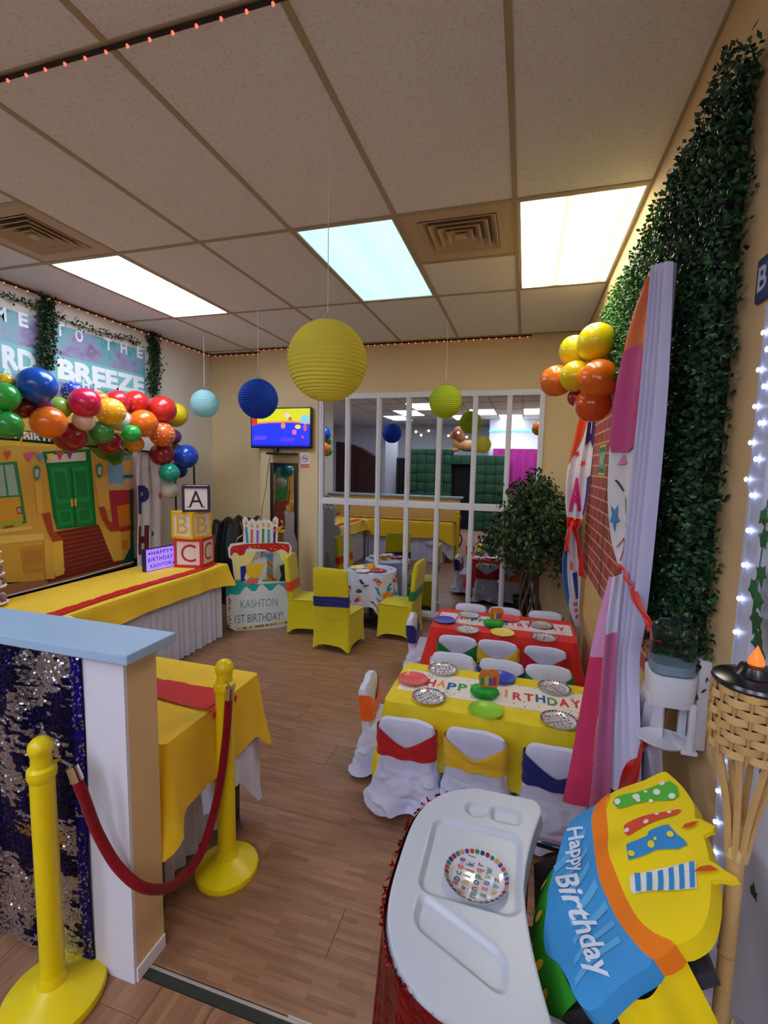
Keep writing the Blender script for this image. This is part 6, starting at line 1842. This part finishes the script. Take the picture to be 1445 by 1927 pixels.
# ------------------------------------------------------------ ivy on the pale panel
IV = [mat((40, 104, 52), 0.5, spec=0.4, var=0.12, vscale=30), mat((30, 84, 46), 0.5, spec=0.4, var=0.12, vscale=30), mat((22, 62, 38), 0.5, spec=0.4, var=0.12, vscale=30)]
def ivy(label, stem, leaves):
    t = thing('ivy_vine', label, 'ivy', stem[-1], 'ivy strands on the pale panel')
    obj('stem', MB().tube(smooth_poly(stem, 6), 0.0014, mat((60, 110, 70), 0.6), 5), t)
    for (px, py, s, ang, c) in leaves:
        o = at(px, py, X=0.468)
        sh = [(0, -0.5), (0.18, -0.42), (0.5, -0.5), (0.42, -0.18), (0.55, 0.1), (0.25, 0.12), (0.0, 0.62), (-0.25, 0.12), (-0.55, 0.1), (-0.42, -0.18), (-0.5, -0.5), (-0.18, -0.42)]
        ca_, sa_ = math.cos(ang), math.sin(ang)
        ctr = o + V((-0.006, 0, 0))
        ring = [o + V((0.0, -(x * ca_ - y * sa_) * s, (x * sa_ + y * ca_) * s)) for x, y in sh]
        mb = MB().add(ring + [ctr], [(i, (i + 1) % 12, 12) for i in range(12)], IV[c])
        obj('ivy_leaf', mb, t, False)
X4 = 0.476
ivy('upper ivy strand at the right picture edge above the torch', [at(1445, 940, X=X4), at(1436, 1020, X=X4), at(1425, 1100, X=X4), at(1422, 1180, X=X4), at(1440, 1240, X=X4)],
    [(1436, 975, .036, 2.2, 0), (1436, 1012, .040, 1.4, 0), (1432, 1085, .042, 3.4, 0), (1416, 1108, .040, 1.9, 0), (1424, 1132, .046, 2.6, 0), (1421, 1172, .050, 2.9, 1), (1424, 1208, .050, 1.9, 1)])
ivy('lower ivy strand on the pale panel left of the torch pole', [at(1404, 1390, X=X4), at(1384, 1420, X=X4), at(1372, 1470, X=X4), at(1376, 1520, X=X4), at(1382, 1560, X=X4)],
    [(1377, 1412, .032, 1.2, 2), (1378, 1461, .040, 1.7, 2), (1366, 1497, .038, 2.4, 1), (1382, 1516, .030, 0.3, 1), (1380, 1544, .036, 2.9, 1), (1418, 1676, .028, 0.2, 2)])
ivy('ivy strand right of the torch pole', [at(1445, 1350, X=X4), at(1436, 1420, X=X4), at(1440, 1480, X=X4)], [(1440, 1400, .036, 0.4, 1), (1436, 1460, .032, 3.0, 2)])

# ------------------------------------------------------------ high chair
hcx, hcy, hz = -0.06, 0.92, 0.85
hc = thing('high_chair', 'white trayed high chair with red foil skirt, nearest the camera', 'high chair', (0.1, 0.92, 0))
TW = mat((196, 202, 214), 0.32, spec=0.5)
HWY = 0.277
def xl(t):      # outer (far from the child) edge
    return -0.224 + 0.118 * abs(t) ** 3.4
def xr(t):
    return 0.043 + 0.055 * min(1, abs(t)) ** 1.6
def sdf_rr(x, y, cx, cy, hx, hy, r):
    dx, dy_ = abs(x - cx) - hx + r, abs(y - cy) - hy + r
    return math.hypot(max(dx, 0), max(dy_, 0)) + min(max(dx, dy_), 0) - r
def sstep(a, b, x):
    t = min(max((x - a) / (b - a), 0), 1); return t * t * (3 - 2 * t)
def tray_h(x, y):
    """relief of the moulded tray, metres above its floor plate; x towards the child, y along the tray"""
    h = 0.0
    d = sdf_rr(x, y, -0.068, 0.035, 0.100, 0.105, 0.03)          # big plate recess
    h -= 0.011 * (1 - sstep(-0.010, 0.004, d))
    d2 = sdf_rr(x, y + (x + 0.06) * 0.45, -0.075, -0.150, 0.085, 0.036, 0.022)  # lower recess
    h -= 0.011 * (1 - sstep(-0.010, 0.004, d2))
    d3 = math.hypot(x + 0.075, y - 0.195) - 0.026
    h -= 0.009 * (1 - sstep(-0.008, 0.004, d3))
    d4 = sdf_rr(x, y, -0.005, 0.195, 0.034, 0.024, 0.012)
    h -= 0.009 * (1 - sstep(-0.008, 0.004, d4))
    return h
NU, NV = 110, 170
def tray_pt(u, v):
    t = (v - 0.5) * 2
    tt_ = math.copysign(1 - (1 - abs(t)) ** 1.0, t)
    y = HWY * tt_
    # close the ends with round corners
    e = max(0, abs(t) - 0.80) / 0.20
    shrink = 1 - math.sqrt(max(0, 1 - e * e)) if e > 0 else 0
    a, b = xl(tt_), xr(tt_)
    mid = (a + b) / 2; half = (b - a) / 2 * (1 - 0.55 * shrink)
    s = (u - 0.5) * 2
    x = mid + half * s
    ed = min(1 - abs(s), (1 - abs(t)) * 2.0)
    rim = 0.006 * sstep(0.0, 0.05, ed) - 0.030 * (1 - sstep(0.0, 0.035, ed)) 
    return V((x, hcy + y, hz + rim + tray_h(x, y)))
obj('tray', MB().grid(tray_pt, NU, NV, TW).grid(lambda u, v: tray_pt(u, v) * 1.0 + V((0, 0, -0.03 - (tray_pt(u, v).z - hz))), 30, 40, TW), hc, label='white moulded plastic tray')
# red foil skirt hung round the outer edge of the tray
FO = mat((150, 16, 26), 0.18, 0.9, var=0.3, vscale=30, bump=0.9, bscale=45)
def foil(u, v):
    t = -1.0 + 2.0 * u
    y = HWY * t; e = max(0, abs(t) - 0.80) / 0.20
    sh = 1 - math.sqrt(max(0, 1 - e * e)) if e > 0 else 0
    a, b = xl(t), xr(t); x = (a + b) / 2 - (b - a) / 2 * (1 - 0.55 * sh)
    k = 0.012 * math.sin(u * 60) + 0.006 * math.sin(u * 151)
    return V((x - 0.004 - 0.012 * v + k * min(1, v * 2.0), hcy + y * (1 + 0.02 * v), hz - 0.005 - 0.62 * v))
obj('foil_skirt', MB().grid(foil, 220, 14, FO), hc, label='red metallic foil skirt')
mbf = MB()
for k in range(130):
    u = random.random(); p = foil(u, 0.0) + V((0, 0, 0.004)); q = p + V((-random.uniform(0.002, 0.010), random.gauss(0, .006), random.uniform(-0.014, 0.004)))
    s = V((0.001, 0.002, 0.0012)); mbf.add([p - s, p + s, q + s, q - s], [(0, 1, 2, 3)], FO)
obj('foil_fringe', mbf, hc, False, kind='stuff', fix=False)
def foil_far(u, v):
    x = xl(0.99) + 0.03 + 0.14 * u
    return V((x, hcy + HWY - 0.004 + 0.008 * math.sin(u * 40) * v + 0.008 * v, hz - 0.005 - 0.55 * v))
obj('foil_skirt', MB().grid(foil_far, 40, 8, FO), hc)
# seat, frame, legs
DKS = mat((46, 44, 50), 0.7); CHM = mat((190, 192, 200), 0.15, 1.0)
obj('seat', MB().box((0.05, hcy - 0.17, 0.56), (0.34, hcy + 0.17, 0.62), DKS, 0.02), hc)
obj('footrest', MB().box((-0.06, hcy - 0.12, 0.22), (0.04, hcy + 0.12, 0.24), TW, 0.006), hc)
for sy in (-1, 1):
    obj('leg', MB().tube([(0.10, hcy + sy * 0.17, 0.60), (-0.12, hcy + sy * 0.22, 0.0)], 0.012, CHM, 10), hc)
    obj('leg', MB().tube([(0.26, hcy + sy * 0.17, 0.60), (0.42, hcy + sy * 0.22, 0.0)], 0.012, CHM, 10), hc)
    obj('tray_arm', MB().tube([(-0.05, hcy + sy * 0.19, 0.822), (0.16, hcy + sy * 0.195, 0.80), (0.24, hcy + sy * 0.19, 0.62)], 0.012, CHM, 10), hc)
obj('side_tube', MB().tube(smooth_poly([V((0.24, hcy - 0.19, 0.62)), V((0.30, hcy - 0.23, 0.80)), V((0.33, hcy - 0.20, 0.92))], 6), 0.009, CHM, 10), hc)
# backrest and its birthday cake cover
b0 = V((0.085, 0.95, 0.80)); bv = V((0.80, 0, 0.60)); bu = V((0, -1, 0)); bnr = bu.cross(bv)
obj('backrest', MB().add([b0 + bu * a + bv * b + bnr * c for a, b, c in ((-.17, -.05, -.06), (.17, -.05, -.06), (.17, .26, -.06), (-.17, .26, -.06), (-.17, -.05, -.035), (.17, -.05, -.035), (.17, .26, -.035), (-.17, .26, -.035))],
    [(0, 1, 2, 3), (4, 5, 6, 7), (0, 1, 5, 4), (1, 2, 6, 5), (2, 3, 7, 6), (3, 0, 4, 7)], DKS), hc, False)
cc = thing('chair_cover', 'cake shaped birthday chair cover, blue and yellow with candles, over the high chair back', 'chair cover', b0 + V((0, 0, -0.05)))
def CV(px, py, lift=0.0):
    p = onplane(px, py, b0, bnr)
    a = (p - b0).dot(bu); b = (p - b0).dot(bv)
    # gentle pillow: bulges in the middle, falls back at the rim
    k = 1 - min(1, ((a) / 0.30) ** 2 + ((b - 0.14) / 0.24) ** 2)
    wr = 0.004 * math.sin(a * 38 + b * 11) + 0.003 * math.sin(b * 47 - a * 20)
    return p + bnr * (0.035 * k + wr * max(0, k + 0.3) + lift)
def cover_part(name, pts, m, label=None, lift=0.0, thick=0.0, cuts=4, par=cc, smooth=True):
    mb = MB(); bend_poly(mb, pts, m, lambda x, y: CV(x, y, lift), cuts)
    return obj(name, mb, par, smooth, label=label)
BLU = mat((64, 150, 214), 0.62, var=0.07, vscale=10, bump=0.12, bscale=25, spec=0.25); ORG = mat((244, 128, 24), 0.62, var=0.04, vscale=8, spec=0.25); YLW = mat((246, 216, 14), 0.62, var=0.03, vscale=8, bump=0.08, bscale=20, spec=0.25)
blue = closed_smooth([(1130, 1528), (1105, 1550), (1082, 1578), (1066, 1612), (1056, 1650), (1050, 1690), (1046, 1730), (1034, 1772), (1036, 1806), (1058, 1826), (1080, 1862), (1092, 1892), (1112, 1914), (1132, 1912), (1160, 1895), (1200, 1862), (1243, 1826), (1205, 1792), (1172, 1744), (1150, 1690), (1146, 1660), (1134, 1610), (1128, 1570)])
orange = closed_smooth([(1158, 1506), (1130, 1528), (1128, 1570), (1134, 1610), (1146, 1660), (1150, 1690), (1172, 1744), (1205, 1792), (1243, 1826), (1286, 1800), (1250, 1784), (1222, 1760), (1196, 1716), (1180, 1672), (1166, 1630), (1158, 1590), (1154, 1550)])
yellow = closed_smooth([(1240, 1456), (1158, 1506), (1154, 1550), (1158, 1590), (1166, 1630), (1180, 1672), (1196, 1716), (1222, 1760), (1250, 1784), (1286, 1800), (1318, 1780), (1336, 1750), (1346, 1712), (1348, 1680), (1345, 1652), (1337, 1610), (1325, 1570), (1312, 1545), (1308, 1520), (1290, 1488), (1264, 1462)])
def body_shape(pts, m, name, label):
    mb = MB()
    bend_poly(mb, pts, m, lambda x, y: CV(x, y), 7)
    bend_poly(mb, pts, m, lambda x, y: CV(x, y) - bnr * 0.03, 3)
    n = len(pts); front = [CV(*p) for p in pts]; back = [p - bnr * 0.03 for p in front]
    mb.add(front + back, [(i, (i + 1) % n, n + (i + 1) % n, n + i) for i in range(n)], m)
    return obj(name, mb, cc, True, label=label)
bl_ = body_shape(blue, BLU, 'blue_panel', 'blue lower panel'); og_ = body_shape(orange, ORG, 'orange_band', 'orange wavy band'); yl_ = body_shape(yellow, YLW, 'yellow_panel', 'yellow upper panel')
# paler stripes on the blue
for k in range(7):
    f0 = k / 7 + 0.04; f1_ = f0 + 0.055
    A = lambda f: (1060 + (1105 - 1060) * f + 18 * math.sin(f * PI) - 10, 1640 + (1888 - 1640) * f); B2 = lambda f: (1118 + (1150 - 1118) * f + 40 * f * f - 4 * math.sin(f * 6), 1572 + (1800 - 1572) * f + 14 * f)
    a_, b_, c_, d_ = A(f0), A(f1_), B2(f1_), B2(f0)
    cover_part('stripe', [a_, b_, c_, d_], mat((96, 172, 224), 0.62, spec=0.25), lift=0.0012, par=bl_)
WI = ink((220, 226, 240))
def cover_text(body, c, du, dv, w, h, shear):
    """letters run along du (pixels), stand along dv"""
    vs_, fs = text2d(body, 1.0, 0.022, shear)
    xs = [p[0] for p in vs_]; ys = [p[1] for p in vs_]
    bm = bmesh.new()
    bvv = []
    for a, b in vs_:
        a2 = (a - (min(xs) + max(xs)) / 2) / (max(xs) - min(xs)) * w; b2 = (b - (min(ys) + max(ys)) / 2) / (max(ys) - min(ys)) * h
        bvv.append(bm.verts.new((c[0] + du[0] * a2 + dv[0] * b2, c[1] + du[1] * a2 + dv[1] * b2, 0)))
    for f in fs:
        try: bm.faces.new([bvv[i] for i in f])
        except ValueError: pass
    bmesh.ops.triangulate(bm, faces=bm.faces); bmesh.ops.subdivide_edges(bm, edges=list(bm.edges), cuts=2, use_grid_fill=True)
    bm.verts.index_update(); mb = MB()
    mb.add([CV(v.co.x, v.co.y, 0.003) for v in bm.verts], [[v.index for v in f.verts] for f in bm.faces], WI); bm.free()
    obj('lettering', mb, bl_, False)
cover_text('Happy', (1098, 1626), (0.10, 0.995), (0.93, -0.25), 90, 44, 0.25)
cover_text('Birthday', (1114, 1772), (0.36, 0.93), (0.93, -0.30), 215, 58, 0.25)
# candles with dots, stripes, and flames
def candle(pts, rgb, dots, dot_rgb, label):
    o = cover_part('candle_print', pts, ink(rgb), label, 0.0016, par=yl_)
    for (x, y, r_) in dots:
        cover_part('dot', [(x + r_ * math.cos(i * PI / 5), y + r_ * math.sin(i * PI / 5)) for i in range(10)], ink(dot_rgb), None, 0.0032, par=yl_, cuts=1)
candle([(1166, 1530), (1172, 1518), (1205, 1504), (1245, 1478), (1262, 1471), (1276, 1482), (1280, 1500), (1270, 1510), (1235, 1516), (1190, 1538), (1176, 1541)], (84, 184, 60), [(1176, 1529, 6), (1208, 1515, 6.5), (1241, 1498, 6.5), (1268, 1503, 6.5), (1212, 1522, 4), (1248, 1478, 5), (1233, 1519, 4), (1222, 1500, 3)], (236, 236, 226), 'green candle with white dots')
candle([(1186, 1574), (1190, 1568), (1240, 1548), (1282, 1530), (1288, 1533), (1280, 1545), (1240, 1572), (1198, 1596), (1190, 1590)], (226, 80, 60), [(1194, 1584, 5.5), (1232, 1570, 5.5), (1248, 1549, 4), (1268, 1541, 4)], (240, 226, 220), 'red candle with white dots')
candle([(1198, 1618), (1206, 1612), (1236, 1600), (1240, 1590), (1272, 1572), (1288, 1590), (1300, 1598), (1306, 1606), (1290, 1618), (1250, 1624), (1204, 1650)], (54, 140, 206), [(1209, 1637, 6), (1244, 1616, 6.5), (1278, 1594, 6), (1252, 1606, 3)], (240, 214, 40), 'blue candle with yellow dots')
cover_part('candle_print', [(1206, 1680), (1212, 1674), (1250, 1656), (1320, 1636), (1324, 1690), (1250, 1700), (1212, 1712), (1206, 1704)], ink((232, 234, 226)), 'white candle with blue stripes', 0.0016, par=yl_)
for k in range(6):
    x0_ = 1214 + k * 19; y0_ = 1674 - k * 6.5
    cover_part('stripe', [(x0_, y0_ - 1), (x0_ + 9, y0_ - 4), (x0_ + 12, 1706 - k * 3.4), (x0_ + 3, 1708 - k * 3.4)], ink((54, 140, 206)), None, 0.003, par=yl_, cuts=1)
for pts, inner, lab in (([(1305, 1548), (1320, 1546), (1336, 1552), (1346, 1556), (1344, 1566), (1334, 1572), (1326, 1580), (1314, 1572)], [(1296, 1578), (1300, 1566), (1312, 1558), (1322, 1554), (1312, 1568)], 'yellow flame flap at the top'),
                        ([(1338, 1628), (1350, 1632), (1368, 1644), (1388, 1654), (1391, 1660), (1378, 1666), (1360, 1667), (1345, 1672)], [(1318, 1660), (1330, 1648), (1346, 1642), (1362, 1650), (1345, 1655)], 'larger yellow flame flap')):
    mb = MB(); bend_poly(mb, pts, YLW, lambda x, y: CV(x, y), 2); bend_poly(mb, pts, YLW, lambda x, y: CV(x, y) - bnr * 0.008, 1)
    n = len(pts); fr_ = [CV(*p) for p in pts]; mb.add(fr_ + [p - bnr * 0.008 for p in fr_], [(i, (i + 1) % n, n + (i + 1) % n, n + i) for i in range(n)], YLW)
    fo = obj('flame_flap', mb, cc, True, label=lab)
    cover_part('flame_print', inner, ink((214, 80, 24)), None, 0.004, par=yl_, cuts=1)
# green dotted side and yellow under flap
GS = mat((50, 150, 40), 0.65, spec=0.2)
side = MB()
def sidef(u, v):
    e = lerp_poly([CV(1058, 1640), CV(1048, 1700), CV(1042, 1760), CV(1034, 1790), CV(1060, 1828), CV(1092, 1895)], u)
    return e + V((-0.028 * math.sin(v * PI * 0.6), 0, -0.09 * v)) - bnr * 0.004
side.grid(sidef, 30, 8, GS)
so = obj('green_side', side, cc, True, label='green side panel with yellow dots')
for u, v in ((0.1, 0.35), (0.22, 0.7), (0.36, 0.3), (0.5, 0.6), (0.66, 0.35), (0.82, 0.6)):
    dm = MB(); dm.add([sidef(u + 0.028 * math.cos(i * PI / 5), min(1, max(0, v + 0.14 * math.sin(i * PI / 5)))) + V((-0.003, 0, 0.001)) for i in range(10)], [tuple(range(10))], ink((236, 196, 40)))
    obj('dot', dm, so, False)
def flapf(u, v):
    e = lerp_poly([CV(1286, 1800), CV(1243, 1826), CV(1200, 1862), CV(1150, 1900)], u)
    return e - bnr * (0.03 + 0.06 * v) + V((0.01 * v, -0.015 * v + 0.01 * math.sin(u * 9), -0.03 * v))
obj('under_flap', MB().grid(flapf, 20, 8, YLW), cc, label='yellow back flap')

# plate on the tray
pt = at(896, 1655, Z=hz - 0.003)
o = letter_plate(V((0, 1, 0)), V((-1, 0, 0)), 'letter_plate', 0.0665)
o.location = (pt.x, pt.y, hz - 0.0055)
o.rotation_euler = (0, 0, -0.12)
tag(o, 'round alphabet plate lying on the high chair tray', 'plate', 'alphabet plates on the tables')
